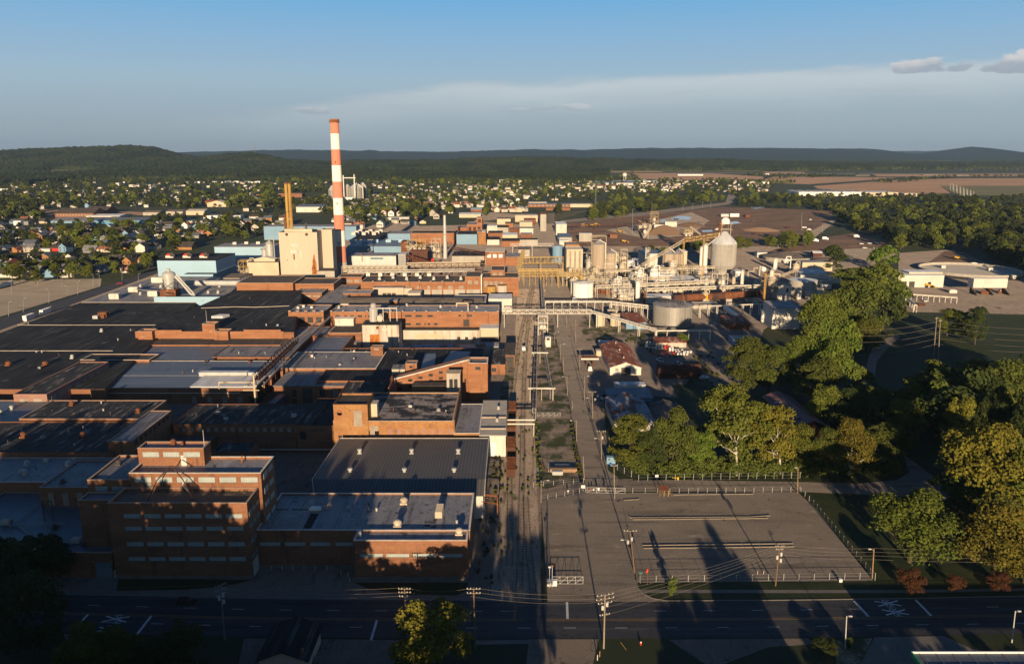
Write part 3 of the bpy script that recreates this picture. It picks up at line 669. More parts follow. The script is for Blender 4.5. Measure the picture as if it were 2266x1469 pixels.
patch('works_yard',[(1985,640),(1990,560),(2110,552),(2130,570),(2290,615),(2500,640),(2500,730),(2270,696),(2000,690)],.03,'asphalt')
patch('works_yard',[(2030,598),(2090,556),(2130,558),(2200,590),(2270,625),(2160,605),(2060,605)],.036,'dirt')
patch('pasture',[(1930,700),(2500,700),(2500,900),(2100,930),(1900,850),(1920,770)],.02,'grass')
patch('track',[(1906,860),(1922,790),(1936,758),(1985,740),(1992,746),(1965,770),(1940,800),(1932,862)],.034,'gravel_road')
patch('dirt_yard',[(1255,545),(1235,497),(1420,478),(1600,458),(1840,466),(1845,500),(1790,520),(1720,545)],.028,'dirt')
patch('haul_road',[(1240,488),(1420,470),(1520,458),(1605,448),(1612,430),(1606,418),(1616,418),(1628,434),(1618,452),(1540,463),(1420,478),(1245,494)],.036,'gravel_road')
patch('paved_yard',[(1340,510),(1440,490),(1530,470),(1570,488),(1530,520),(1440,530)],.04,'lot')
for pp in([(1485,484),(1500,478),(1520,479),(1531,482),(1525,487),(1508,486),(1490,488)],[(1610,492),(1630,490),(1640,494),(1622,496)],[(1532,495),(1545,494),(1560,497),(1546,499)],[(1660,459),(1690,458),(1692,462),(1665,463)],[(1552,510),(1575,509),(1578,513),(1556,514)],[(1460,488),(1470,486),(1476,489),(1464,491)]):
 patch('puddle',pp,.05,'puddle')
patch('highway',[(1780,520),(1845,484),(1852,488),(1800,528),(1770,534)],.05,'lot')
patch('truck_yard',[(1690,560),(1790,530),(1900,515),(1965,540),(1960,550),(1900,560),(1800,580),(1700,575)],.036,'dirt')
patch('truck_yard',[(1750,557),(1900,550),(1960,548),(1940,562),(1860,572),(1760,566)],.05,'lot')
for nm,pp,mm in(('field',[(1670,405),(1710,391),(1905,392),(1985,394),(1880,402),(1790,408)],'field'),('field',[(1800,412),(1990,398),(2120,395),(2700,393),(2700,412),(2080,412),(2105,428),(1990,430),(1810,418)],'field'),('field',[(2080,411.5),(2700,411.5),(2700,432),(2120,433)],'field_green'),('field',[(1352,377.5),(1470,377.5),(1465,381),(1352,382)],'field'),('field',[(1385,383.5),(1555,383),(1690,391),(1690,397),(1560,399),(1400,396)],'field'),('field',[(1690,380),(1780,381),(1780,386),(1690,386)],'field'),('field',[(1930,384.5),(2700,384),(2700,389.5),(1940,391)],'field'),('field',[(1480,376),(1560,376),(1560,379.5),(1490,380)],'field_green'),('field',[(0,416),(70,412),(75,417),(0,424)],'field'),('field',[(80,463),(330,470),(340,476),(100,480)],'field'),('field',[(575,440),(690,441),(690,447),(590,448)],'gravel_road'),('field',[(1060,490),(1250,470),(1310,464),(1240,486),(1150,497)],'grass_dry')):
 patch(nm,pp,.04,mm)
patch('motorway',[(1500,382.5),(2700,387.5),(2700,389),(1500,384)],.3,'concrete')
patch('lawn',[(880,490),(1010,475),(1060,480),(1040,498),(930,500)],.04,'grass')
patch('lawn',[(90,565),(340,550),(345,556),(100,572)],.04,'grass')
def rail_line(pts,label):
 pts=[G(a,b)[:2]for a,b in pts]
 base=MB();sl=MB();n=0
 t=Thing('railway_track',label,'railway track',(*pts[0],0),'railway tracks beside the plant street')
 dist=0;nxt=0;lefts,rights=[],[]
 for(x0,y0),(x1,y1)in zip(pts[:-1],pts[1:]):
  l=math.hypot(x1-x0,y1-y0);ux,uy=(x1-x0)/l,(y1-y0)/l
  for sgn in(-1,1):
   ox,oy=-uy*.75*sgn,ux*.75*sgn
   base.prism([(x0+ox-.09*abs(uy),y0+oy-.09*abs(ux)),(x0+ox+.09*abs(uy),y0+oy+.09*abs(ux)),(x1+ox+.09*abs(uy),y1+oy+.09*abs(ux)),(x1+ox-.09*abs(uy),y1+oy-.09*abs(ux))],.05,.15)
  k=nxt
  while k<l:
   cx,cy=x0+ux*k,y0+uy*k
   sl.obox(cx,cy,2.5,.3,.05,.066,math.atan2(uy,ux)-math.pi/2);k+=1.0
  nxt=k-l
 t.part('rail',base,'rail');t.part('sleeper',sl,'sleeper')
 t.e.children[1]['kind']='stuff'
rail_line([(1148,1330),(1152,1200),(1155,1050),(1157,930),(1160,840),(1164,760),(1172,690),(1181,630)],'rusty railway track running straight up the yard past the freight wagons')
rail_line([(1128,1250),(1128,1100),(1127,960),(1133,880),(1144,800),(1152,740),(1166,680),(1174,640)],'railway siding under the rusty freight wagons beside the brick buildings')
rail_line([(1182,1330),(1168,1200),(1163,1100)],'short rail spur sunk into the main road crossing')
b=Bld('brick_warehouse','tall four storey brick block with rows of glass block windows beside the road','building',237,546,1112,1078,ybot=1281)
A=b
b.shell('brick','roof_gravel','cop',par=.9,band='concrete')
hA=b.zt;Hs=[(1137,1145.5),(1165,1173),(1199,1207.5),(1232,1240)]
for(ya,yb)in Hs:
 b.win('front',6,.095,1.0-.025,zat(yb,b.Yf),zat(ya,b.Yf),gap=.2,frame=1)
 b.win('right',3,.05,.98,zat(yb,b.Yf),zat(ya,b.Yf),gap=.3,frame=1)
d_=MB();d_.box(b.X1-.02,b.X1+.08,b.Yf+1,b.Yf+5.5,0,4.6);b.part('door',d_,'door_white')
for px,py in((333,1083),(390,1080),(458,1081)):b.vent(px,py,.8,2.4,'galv')
fr=MB();x0,y0,z0=b.X0+8,b.Yf+4,b.zr
for a_,c_ in(((325,1112),(375,1030)),((430,1110),(378,1030))):
 p=G(*a_,b.zr);q=(Xat(c_[0],b.Yf+10,b.zr+9.5),b.Yf+10,zat(c_[1],b.Yf+10));m_=(p[0]*.45+q[0]*.55+(-.6 if a_[0]<380 else.6),(p[1]+q[1])/2,(p[2]+q[2])/2+1.0)
 fr.tube([p,m_,q],.16)
b.part('antenna_frame',fr,'rust_dark')
ln=MB();p=G(423,1098,b.zr);ln.tube([(p[0],p[1],p[2]+.6),(p[0]-2.8,p[1]+1.5,p[2]+2.6),(p[0]-2.2,p[1]+2,p[2]+3.9)],.1);b.part('bent_pipe',ln,'white_tank')
wx=MB()
for k in range(26):
 x=b.X0+(b.X1-b.X0)*(.12+.8*R.random()**.8)
 y=b.Yb-.6-R.random()*1.2;wx.cyl((x,y,b.zr),(x+R.uniform(-.2,.2),y,b.zr+R.uniform(.3,1.1)),.16,.02,5)
b.part('weeds',wx,'grass_dry')['kind']='stuff'
u=Bld('upper_storey','set-back brick upper storey with glass block windows on top of the tall brick block','building',285,577,1046,1009,Yf=A.Yb+.02,base=0)
u.shell('brick','roof_lightgrey','cop_white',par=.8)
u.win('front',6,.02,.99,u.zt-2.7,u.zt-1.25,gap=.22,frame=1)
for k in range(4):u.win('right',2,.1,.9,u.zt-2.7-k*4.2,u.zt-1.25-k*4.2,gap=.3,frame=1)
g_=MB();x,y=u.px(536,1024);g_.cyl((x,y,u.zr),(x,y,u.zr+2.2),.22,.22,8);u.part('flue',g_,'rust')
t3=Bld('brick_penthouse','brick penthouse with three glass block windows on the highest roof of the front block','building',304,450,991,976,Yf=Yat(1030,u.zr),base=u.zr)
t3 .shell('brick','roof_lightgrey','cop',par=.6)
t3 .win('front',3,.04,.97,t3 .zt-2.6,t3 .zt-1.2,gap=.2,frame=1)
d_=MB();xx=Xat(407,t3 .Yf,t3 .zb+1);d_.box(xx-.75,xx+.75,t3 .Yf-.06,t3 .Yf,t3 .zb,t3 .zb+3.1);t3 .part('door',d_,'door_white')
t3 .vent(384,983,.7,1.6,'rust');t3 .vent(404,985,.4,1.0,'rust')
mm_=MB();x,y=t3 .px(453,985);mm_.cyl((t3 .X1-.5,t3 .Yf+2,t3 .zr),(t3 .X1-.5,t3 .Yf+2,t3 .zr+5.2),.1,.06,6);t3 .part('mast',mm_,'insulator')
w1=Bld('brick_wing','low brick wing with two glass block windows left of the tall block','building',193,285,1061,1006,Yf=A.Yf+14)
w1 .shell('brick','roof_grey','cop',par=.6);w1 .win('front',2,.12,.92,w1 .zt-3.4,w1 .zt-2.0,gap=.25,frame=1);w1 .vent(263,1028,.7,1.6,'steel_dark')
w2=Bld('brick_annex','small blank brick annex tucked against the left of the tall block','building',173,252,1106,1088,Yf=A.Yf+5);w2 .shell('brick','roof_bluegrey','cop',par=.5)
w3=Bld('flat_roof_hall','low street-front hall with blue grey patched roof and rooftop pipes at the left edge','building',-190,247,1222,1088,ybot=1277);w3 .shell('brick','roof_bluegrey','cop',par=.4)
for px,py in((15,1160),(170,1200)):w3 .unit(px,py,2.6,2.0,1.3,'white_dirty')
for px,py in((60,1195),(90,1190),(122,1170),(190,1207)):w3 .vent(px,py,.7,1.5,'steel_dark')
tb=MB()
for pl in([(0,1162),(40,1162),(60,1178),(75,1182)],[(40,1160),(145,1158)],[(86,1118),(20,1168)]):tb.tube([G(a,c,w3 .zr+.5)for a,c in pl],.16)
w3 .part('roof_pipe',tb,'steel_grey')
fr=MB()
for px in(99,119):
 p=G(px,1152,w3 .zr);fr.cyl(p,(p[0],p[1],p[2]+6.3),.14,.14,6)
p,q=G(99,1152,w3 .zr),G(119,1152,w3 .zr);fr.cyl((p[0],p[1],p[2]+6.2),(q[0],q[1],q[2]+6.2),.14);fr.cyl((p[0],p[1],p[2]+5),(q[0],q[1],q[2]+6.2),.07)
w3 .part('pipe_bridge',fr,'steel_dark')
dr=MB();dr.box(Xat(213,w3 .Yf,2),Xat(248,w3 .Yf,2),w3 .Yf-.08,w3 .Yf,.02,4.3);w3 .part('shutter_door',dr,'door_blue')
bk=MB()
for px in(206.5,246):x=Xat(px,w3 .Yf,4.6);bk.box(x-.12,x+.12,w3 .Yf-.25,w3 .Yf,4.5,4.8)
w3 .part('lamp',bk,'sign_yellow')
w4=Bld('brick_link','brick link building with one blank door bay left of the front block','building',86,195,1078,1018,Yf=Yat(1118,w3 .zt));w4 .shell('brick','roof_grey','cop',par=.4);w4 .win('front',3,.08,.95,w4 .zt-6,w4 .zt-1.8,m='board',gap=.6,name='bricked_bay')
w4 .vent(139,1068,.7,1.3,'steel_dark')
rl=MB()
for k in range(9):
 p=G(165+k*9.3,1062-k*6.8,w4 .zr);rl.cyl(p,(p[0],p[1],p[2]+1.3),.05,.05,4)
p,q=G(165,1062,w4 .zr),G(165+8*9.3,1062-8*6.8,w4 .zr);rl.cyl((p[0],p[1],p[2]+1.3),(q[0],q[1],q[2]+1.3),.05,.05,4);w4 .part('railing',rl,'steel_grey')
w5=Bld('flat_roof_hall','wide hall with pale blue grey flat roof and round vents at the far left','building',-260,225,1066,1012,Yf=Yat(1087,w3 .zt));w5 .shell('brick','roof_lightgrey','cop_white',par=.35)
for px,py in((60,1029),(151,1030),(56,1050)):w5 .vent(px,py,.75,1.7,'galv')
w6=Bld('tar_roof_hall','dark tar roofed hall with rusty vents and streaked roof at the left','building',-330,250,1000,932,Yf=Yat(1009,w5 .zt));w6 .shell('brick','tar_patchy','rust_dark',par=.35)
for px,py in((52,968),(184,968)):w6 .vent(px,py,.9,2.2,'rust')
w7=Bld('tar_roof_hall','dark tar roofed hall with one pale edge and two vents behind the streaked roof','building',42,312,926,885,Yf=Yat(930,w6 .zt));w7 .shell('brick','tar_patchy','cop',par=.35)
for px,py in((159,897),(306,913)):w7 .vent(px,py,.85,1.9,'rust')
w7b=Bld('flat_roof_hall','pale blue flat roof beside the pinkish brick house at the left edge','building',-300,42,948,885,z=9);w7b.shell('brick','roof_bluegrey','cop',par=.3)
for px,py in((26,905),(1,915)):w7b.vent(px,py,.8,1.6,'galv')
w8=Bld('roof_monitor','long narrow brick monitor with grey roof running between the dark tar roofs','building',237,290,976,908,Yf=Yat(998,w6 .zt),base=0);w8 .shell('brick','roof_grey','cop',par=.3);w8 .win('right',8,.05,.95,w8 .zt-2.2,w8 .zt-.9,m='glass_dark',gap=.5)
w9=Bld('tar_roof_hall','black tar roofed hall with streaks and a row of small windows in shade','building',382,690,938,893,z=11);w9 .shell('brick','tar_patchy','rust_dark',par=.3)
w9 .win('front',16,.05,.98,w9 .zt-3.1,w9 .zt-1.4,m='board',gap=.55)
w10=Bld('sunken_shed','low shed with a dark flat roof in the shaded court behind the brick penthouse','building',365,470,973,950,z=6.5);w10 .shell('brick','roof_bluegrey',None,par=.3)
w10b=Bld('sunken_shed','low dark shed with patched roof squeezed between two brick walls','building',468,552,1000,977,z=8);w10b.shell('brick','tar_patchy','rust',par=.3)
w11=Bld('sunken_shed','low flat shed with grey panels under the row of small windows','building',480,655,972,951,z=5.5);w11 .shell('brick','roof_bluegrey',None,par=.3)
B1=Bld('brick_warehouse','long low brick building with pale patched roof between the tall block and the rails','building',567,1040,1172,1090,ybot=1258)
B1 .shell('brick','roof_lightgrey','cop_white',par=.55,band='concrete')
B1 .win('front',4,.0,.475,zat(1206.5,B1 .Yf),zat(1199.5,B1 .Yf),gap=.2,frame=1)
B1 .vent(894,1114,1.0,1.9,'beige_metal');B1 .vent(880,1165,1.05,2.0,'beige_metal')
hd=MB();x,y=B1 .px(698,1128);hd.prism([(x-1.7,y-.9),(x+1.7,y-.9),(x+1.5,y+.9),(x-1.3,y+.9)],B1 .zr+.2,B1 .zr+.8);hd.box(x-1.2,x+1.2,y-.7,y+.7,B1 .zr,B1 .zr+.2);B1 .part('roof_vent',hd,'white_tank')
rb=MB();x,y=B1 .px(971,1143);rb.prism([(x-1.0,y-.9),(x+1.0,y-.9),(x+1.2,y+3.2),(x-.8,y+3.2)],B1 .zr,lambda a,c:B1 .zr+2.0+(c-y)*.16);B1 .part('roof_vent',rb,'beige_metal')
B2=Bld('brick_warehouse','projecting brick front bay with one band of glass block windows beside the rails','building',782,1034,1195,1172,ybot=1284)
B2 .Yb=B1 .Yf-.02
B2 .shell('brick','roof_lightgrey','cop_white',par=.55,band='concrete')
B2 .win('front',4,.035,.97,zat(1231.5,B2 .Yf),zat(1225,B2 .Yf),gap=.14,frame=1)
B2 .vent(1016,1182,.95,1.8,'beige_metal')
v_=MB();x,y=B2 .px(795,1186);v_.box(x-.6,x+.6,y-.5,y+.5,B2 .zr,B2 .zr+1.4);B2 .part('roof_vent',v_,'galv')
for px,py,w_,d_ in((688,1152,2.2,9.),(620,1127,5.,.6),(665,1127,5,.6)):
 pt=MB();x,y=B1 .px(px,py);pt.box(x-w_/2,x+w_/2,y-d_/2,y+d_/2,B1 .zr+.005,B1 .zr+.03);B1 .part('tar_patch',pt,'tar')
for px,py,w_,d_ in((952,1155,3.2,1.4),(945,1162,1.5,1.0),(962,1150,1.2,.9),(958,1166,1.2,.8)):
 pt=MB();x,y=B1 .px(px,py);pt.box(x-w_/2,x+w_/2,y-d_/2,y+d_/2,B1 .zr+.005,B1 .zr+.03);B1 .part('tar_patch',pt,'tar')
bl=[(576,1257),(600,1259),(624.5,1260),(649,1260.5),(673,1260.5),(698,1260.5),(723,1260.5),(755,1272),(770,1276),(774,1287)]
for i,(px,py)in enumerate(bl):
 x,y,_=G(px,py);q=MB();q.cyl((x,y,0),(x,y,1.15),.14,.14,10);q.lathe(x,y,[(.14,1.15),(.1,1.24),(.02,1.27)],10)
 single('bollard',q,'stone','pale concrete bollard standing along the foot of the low brick wall','bollard',(x,y,0),'pale bollards along the low brick building')
zr=8.5
h=Thing('metal_hall','metal clad hall with wide ribbed brown grey roof and six round vents','building',G(890,1085,0))
yf,yr_,yb=Yat(1098,zr-1),Yat(1060,zr+.7),Yat(970,zr)
xl,xr=Xat(752,yb,zr),Xat(1079,yb,zr);xl2=Xat(697,yr_,zr)
w_=MB();w_.prism([(xl+3,yf),(xr,yf),(xr,yb),(xl+.3,yb),(xl-.5,yr_)],0,zr-1.0);h.part('wall',w_,'white_wall')
r_=MB();n=len(r_.v)
zrid=zr+.7
r_.quad((xl-.6,yr_,zrid),(xr+.4,yr_,zrid),(xr+.4,yb,zr),(xl,yb,zr));r_.quad((xl+2.2,yf,zr-.8),(xr+.4,yf,zr-.8),(xr+.4,yr_,zrid),(xl-.6,yr_,zrid))
r_.quad((xl,yb,zr-.3),(xr+.4,yb,zr-.3),(xr+.4,yr_,zrid-.3),(xl-.6,yr_,zrid-.3));r_.quad((xl-.6,yr_,zrid-.3),(xr+.4,yr_,zrid-.3),(xr+.4,yf,zr-1.1),(xl+2.2,yf,zr-1.1))
r_.quad((xl,yb,zr-.3),(xl-.6,yr_,zrid-.3),(xl-.6,yr_,zrid),(xl,yb,zr));r_.quad((xr+.4,yr_,zrid-.3),(xr+.4,yb,zr-.3),(xr+.4,yb,zr),(xr+.4,yr_,zrid))
rf=h.part('roof',r_,'roof_ribbed')
e_=MB();e_.tube([(xl-.05,yb,zr+.05),(xl-.65,yr_,zrid+.05),(xl+2.15,yf,zr-.75)],.14,5);e_.tube([(xr+.45,yb,zr+.03),(xr+.45,yr_,zrid+.03),(xr+.45,yf,zr-.8)],.16,5);e_.box(xl,xr+.5,yb+.01,yb+.5,zr-.6,zr+.12);h.part('eave_trim',e_,'cop_white')
for px,py in((796,1002),(911,1002),(1014,1002),(775,1045),(895,1045),(1005,1045)):
 x,y,_=G(px,py,zr+.4);v=MB();v.cyl((x,y,zr),(x,y,zr+1.4),.5,.5,12);v.cyl((x,y,zr+1.4),(x,y,zr+1.9),.8,.75,12);v.box(x-.75,x+.75,y-.75,y+.75,zr-.1,zr+.55);h.part('roof_vent',v,'galv',rf)
pr=Thing('pipe_portal','rusty steel pipe portal on posts beside the white metal hall by the rails','pipe frame',G(1095,1128));q=MB();p0,p1=G(1049,1135),G(1101,1145)
for(pp,hh)in((p0,7.6),(p1,7.0)):q.cyl(pp,(pp[0],pp[1],hh),.22,.22,6)
q.cyl((p0[0]-6,p0[1],7.3),(p1[0],p1[1],7.3),.35,.35,6);q.cyl((p0[0],p0[1],4.6),(p1[0],p1[1],4.6),.2,.2,6);pr.part('frame',q,'rust')
pk=MB();pk.cyl((p0[0],p0[1],5.9),(p1[0],p1[1],5.9),.1,.1,6);pk.cyl((p0[0],p0[1]+.6,5.5),(p1[0],p1[1],7.2),.06,.06,6);pr.part('pipe',pk,'rust')
sh=Bld('steel_shed','small pale corrugated shed standing beside the rusty pipe portal','shed',1050,1072,1086,1080,ybot=1125);sh.slab('white_wall','roof_grey')
D1=Bld('brick_mill','weathered yellow brick mill with blotched patched roof and bricked-up windows','building',737,1003,931,868,Yf=yb+6)
zD=D1 .zt
D1 .shell('brick_buff','roof_patched','stone',par=.5)
D1 .win('front',5,.02,.40,zD-5.6,zD-4.0,m='glass_dark',gap=.55,frame='frame_white');D1 .win('front',8,.44,1.0,zD-5.6,zD-3.2,m='brick_pink',gap=.5,name='bricked_window')
d_=MB();x=Xat(828,D1 .Yf,zD-3);d_.box(x-1.5,x+1.5,D1 .Yf-.08,D1 .Yf,zD-6.3,zD-2);D1 .part('door',d_,'board')
D2=Bld('brick_tower','yellow brick tower house with tall boarded bay above the ribbed hall','building',737,813,894,869,Yf=D1 .Yf-.5);D2 .shell('brick_buff','tar_brown','rust_dark',par=.8)
d_=MB();xa,xb=Xat(783,D2 .Yf,14),Xat(801,D2 .Yf,14);d_.box(xa,xb,D2 .Yf-.1,D2 .Yf,zat(943,D2 .Yf),zat(908,D2 .Yf));D2 .part('boarded_bay',d_,'board')
ar=MB();x=Xat(752,D2 .Yf,14);ar.box(x-1,x+1,D2 .Yf-.07,D2 .Yf,D2 .zt-4.6,D2 .zt-3.4);ar.cyl((x,D2 .Yf-.07,D2 .zt-3.4),(x,D2 .Yf,D2 .zt-3.4),1.0,1.0,14);D2 .part('bricked_arch',ar,'brick')
D2 .win('front',4,.05,.95,D2 .zt-14.1,D2 .zt-12.3,m='glass_dark',gap=.55,frame=1)
D3=Bld('stair_hood','small pale metal stair hood on the blotched mill roof','roof hut',820,834,893,885,Yf=Yat(922,D1 .zr),base=D1 .zr);D3 .slab('cream','tan_conc',over=.1)
D4=Bld('brick_wing','dark brick wing with black roof left of the yellow brick tower','building',655,737,941,880,Yf=D1 .Yf+1);D4 .shell('brick','tar','rust_dark',par=.5)
d_=MB();x=Xat(671,D4 .Yf,6);d_.box(x-1.2,x+1.2,D4 .Yf-.07,D4 .Yf,D4 .zt-5.5,D4 .zt-2.4);D4 .part('window',d_,'glass_dark');d_=MB();d_.box(x+2,x+9,D4 .Yf-.07,D4 .Yf,D4 .zt-2.2,D4 .zt-1.8);D4 .part('lintel',d_,'steel_dark')
pw=Bld('fire_wall','raised dark red brick fire wall along the right end of the blotched mill roof','wall',1003,1010,929,868,Yf=D1 .Yf-.1);
q=MB();q.prism([(pw.X0,D1 .Yf-.2),(pw.X0+.5,D1 .Yf-.2),(pw.X0+.5,D1 .Yb+.3),(pw.X0,D1 .Yb+.3)],0,lambda x,y:zD+.5+1.2*(y-D1 .Yf)/(D1 .Yb-D1 .Yf));pw.part('wall',q,'brick')
E1=Bld('flat_roof_shed','low shed with light grey roof between the brick mill and the white loading shed','building',1004,1062,958,893,Yf=D1 .Yf-1.2);E1 .shell('brick_buff','roof_lightgrey','cop_white',par=.15)
E2=Bld('loading_shed','white loading shed with stepped tan roof and blank white doors beside the wagons','building',1062,1119,962,886,ybot=1010);E2 .slab('white_wall','tan_conc',over=.3)
for k,py in enumerate((925,950)):
 st=MB();y=Yat(py,E2 .zt);st.box(E2 .X0,E2 .X1,y,y+.8,E2 .zt,E2 .zt+.5)
 E2 .part('roof_step',st,'tan_silo')
for px,py in((1103,905),(1100,932)):E2 .vent(px,py,.55,1.3,'galv')
d_=MB();d_.box(E2 .X0+.8,E2 .X0+6,E2 .Yf-.08,E2 .Yf,.1,5.6);E2 .part('door',d_,'sign_white')
d_=MB();d_.cyl((Xat(755,D1 .Yf,5)-2,D1 .Yf-.7,4.2),(Xat(990,D1 .Yf,5),D1 .Yf-.7,4.6),.2,.2,6);d_.cyl((Xat(755,D1 .Yf,5)-2,D1 .Yf-1.2,3.6),(Xat(870,D1 .Yf,5),D1 .Yf-1.2,4.2),.15,.15,6);d_.cyl((Xat(755,D1 .Yf,5)-2,D1 .Yf-.9,0),(Xat(755,D1 .Yf,5)-2,D1 .Yf-.9,4.2),.2,.2,6);d_.cyl((Xat(570,D1 .Yf,2),D1 .Yf-.9,2.2),(Xat(755,D1 .Yf,5)-2,D1 .Yf-.9,2.2),.2,.2,6)
single('steam_pipe',d_,'pipe_white','pale pipe run on brackets along the foot of the yellow brick mill','pipe',(Xat(755,D1 .Yf),D1 .Yf-1,0))
F0=Bld('tar_roof_hall','black tar roofed hall in front of the white sheds with grey roof strips','building',700,1062,842,770,z=9.5);F0 .shell('brick','tar',None,par=.3)
stp=MB()
for xa,xb,xc,xd in((925,958,930,955),):stp.poly([G(xa,838,F0 .zr+.05),G(xb,838,F0 .zr+.05),G(965,782,F0 .zr+.05),G(940,782,F0 .zr+.05)])
stp.poly([G(972,812,F0 .zr+.05),G(1030,800,F0 .zr+.05),G(1042,778,F0 .zr+.05),G(1000,776,F0 .zr+.05)]);F0 .part('roof_strip',stp,'roof_bluegrey')
F1=Thing('brick_gallery','slanting brick gallery climbing to a corner tower with small dark windows','building',G(960,880,0))
ya=Yat(862,7);xa,xb=Xat(864,ya,10),Xat(1036,ya,14)
yf1=ya;zA0,zA1=zat(842,ya),zat(797,ya+6)
q=MB();q.prism([(xa,ya),(xb,ya+6),(xb,ya+13),(xa,ya+7)],0,lambda x,y:zA0+(zA1-zA0)*(x-xa)/(xb-xa));F1 .part('wall',q,'brick_orange')
q=MB();q.prism([(xa,ya-.25),(xb,ya+5.75),(xb,ya+7),(xa,ya+1)],lambda x,y:zA0+(zA1-zA0)*(x-xa)/(xb-xa)+.01,lambda x,y:zA0+(zA1-zA0)*(x-xa)/(xb-xa)+.45);F1 .part('coping',q,'cop_white')
for k in range(6):
 f=.12+k*.13
 for dz in(1.7,4.4):
  if zA0+(zA1-zA0)*f-dz<5:continue
  x,y=xa+(xb-xa)*f,ya+6*f;q=MB();q.box(x-.9,x+.9,y-.25,y+.3,zA0+(zA1-zA0)*f-dz-1.1,zA0+(zA1-zA0)*f-dz);F1 .part('window',q,'glass_dark')
F2=Bld('brick_tower','orange brick corner tower with flat roof at the right end of the slanting gallery','building',1037,1079,803,790,Yf=ya+3.5);F2 .shell('brick_orange','roof_grey','cop_white',par=.8)
F2 .win('front',1,.35,.62,F2 .zt-3.2,F2 .zt-1.8,m='glass_dark',gap=0);F2 .win('right',1,.3,.7,F2 .zt-3.4,F2 .zt-1.6,m='glass_dark',gap=0)
F3=Bld('concrete_tower','pale concrete hoist tower with two tall dark openings','tower',988,1018,826,818,Yf=Yat(868,9),base=0);F3 .slab('tan_conc','tan_silo',over=.25);F3 .win('front',2,.15,.85,F3 .zt-6.6,F3 .zt-2.6,m='glass_dark',gap=.25)
F4=Bld('brick_penthouse','small square brick penthouse with one dark window on the black tar roof','roof hut',897,922,804,797,Yf=Yat(828,F0 .zr),base=F0 .zr);F4 .shell('brick_orange','roof_bluegrey','cop',par=.3);F4 .win('front',1,.35,.62,F4 .zt-2.3,F4 .zt-1.1,m='glass_dark',gap=0)
F5=Bld('corrugated_hut','low pale corrugated hut against the small brick penthouse','roof hut',867,896,816,808,Yf=Yat(828,F0 .zr),base=F0 .zr);F5 .slab('beige_metal','roof_grey',over=.15,slope=.4)
F6=Bld('brick_penthouse','square brick chimney house with pale panel on the grey roof by the white sheds','roof hut',820,847,768,763,Yf=Yat(786,10),base=9);F6 .shell('brick','roof_grey','cop',par=.3);F6 .win('front',1,.3,.65,F6 .zt-1.6,F6 .zt-.7,m='board',gap=0)
F7=Bld('brick_shed','orange brick shed with one window beside the slanting gallery and the tracks','building',1083,1118,805,772,ybot=829);F7 .slab('brick_orange','tar_patchy',over=.2);F7 .win('front',1,.15,.42,1.6,3.6,m='glass_dark',gap=0,frame='frame_white')
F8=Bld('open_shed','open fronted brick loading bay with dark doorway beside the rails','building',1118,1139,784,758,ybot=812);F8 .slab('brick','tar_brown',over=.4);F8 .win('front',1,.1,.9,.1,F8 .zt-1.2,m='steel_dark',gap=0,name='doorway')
F9=Bld('brick_wing','crumbling brick and stone wall range in front of the slanting gallery','building',912,990,853,845,Yf=Yat(868,8));F9 .slab('brick_buff','tar_brown',over=.1)
F10=Bld('tar_roof_hall','ragged black roofed range between the boarded brick hall and the slanting gallery','building',750,862,872,842,z=11.5);F10 .shell('brick','tar_patchy','rust_dark',par=.4)
q=MB();q.poly([(Xat(842,F10 .Yf,14),F10 .Yf+1,F10 .zr),(Xat(864,F10 .Yf+10,14),F10 .Yf+16,F10 .zr),(Xat(864,F10 .Yf+10,14),F10 .Yf+16,F10 .zr+4.5),(Xat(846,F10 .Yf,14),F10 .Yf+1,F10 .zr+1)]);q.box(Xat(858,F10 .Yf,14),Xat(858,F10 .Yf,14)+.4,F10 .Yf+1,F10 .Yf+15,F10 .zr,F10 .zr+3);F10 .part('gable_wall',q,'brick')
G1=Bld('flat_roof_hall','wide hall with weathered grey roof and wavy white eave over an orange wall','building',620,832,815,778,Yf=Yat(821,8.5));G1 .shell('brick_orange','roof_grey','cop_white',par=.1)
G2=Bld('brick_hall','long brick hall with grey roof and big boarded doorway behind the shaded court','building',606,765,853,822,Yf=Yat(893,0));G2 .slab('brick','roof_grey',over=.4)
for f0,f1,z0,z1,mm_ in((.25,.31,3.2,6.6,'glass_dark'),(.39,.53,.1,7,'steel_dark'),(.63,.70,3.2,6.6,'glass_dark'),(.82,.89,3.2,6.6,'board'),(.25,.31,.1,2.4,'glass_dark')):G2 .win('front',1,f0,f1,z0,z1,m=mm_,gap=0,frame='frame_white')
cv=MB();cv.prism([(G2 .X0+3,G2 .Yf-1),(G2 .X0+6,G2 .Yf-1),(G2 .X0+3.6,G2 .Yf-12),(G2 .X0+.6,G2 .Yf-12)],lambda x,y:2.6+(y-G2 .Yf)*.1,lambda x,y:5.2+(y-G2 .Yf)*.1);G2 .part('covered_ramp',cv,'roof_bluegrey')
H1=Bld('brick_hall','very long brick hall with pale blue grey metal roof along the shaded court','building',178,566,857,832,Yf=Yat(893,0));H1 .slab('brick','roof_bluegrey',over=.4,slope=.4)
H1 .win('front',4,.60,.95,.2,3.4,m='board',gap=.7,name='door')
q=MB();q.cyl((H1 .X0+1,H1 .Yf-.4,H1 .zt-2.6),(H1 .X0+72,H1 .Yf-.4,H1 .zt-2.6),.17,.17,6);H1 .part('pipe',q,'pipe_white')
H1b=Bld('white_roof_hall','bright white metal roof section on the long blue grey hall','roof',421,567,856,834,Yf=H1 .Yf-.3,base=H1 .zt+.02);H1b.zt=H1 .zt+.55;H1b.slab('white_wall','roof_white',over=.1,slope=.3)
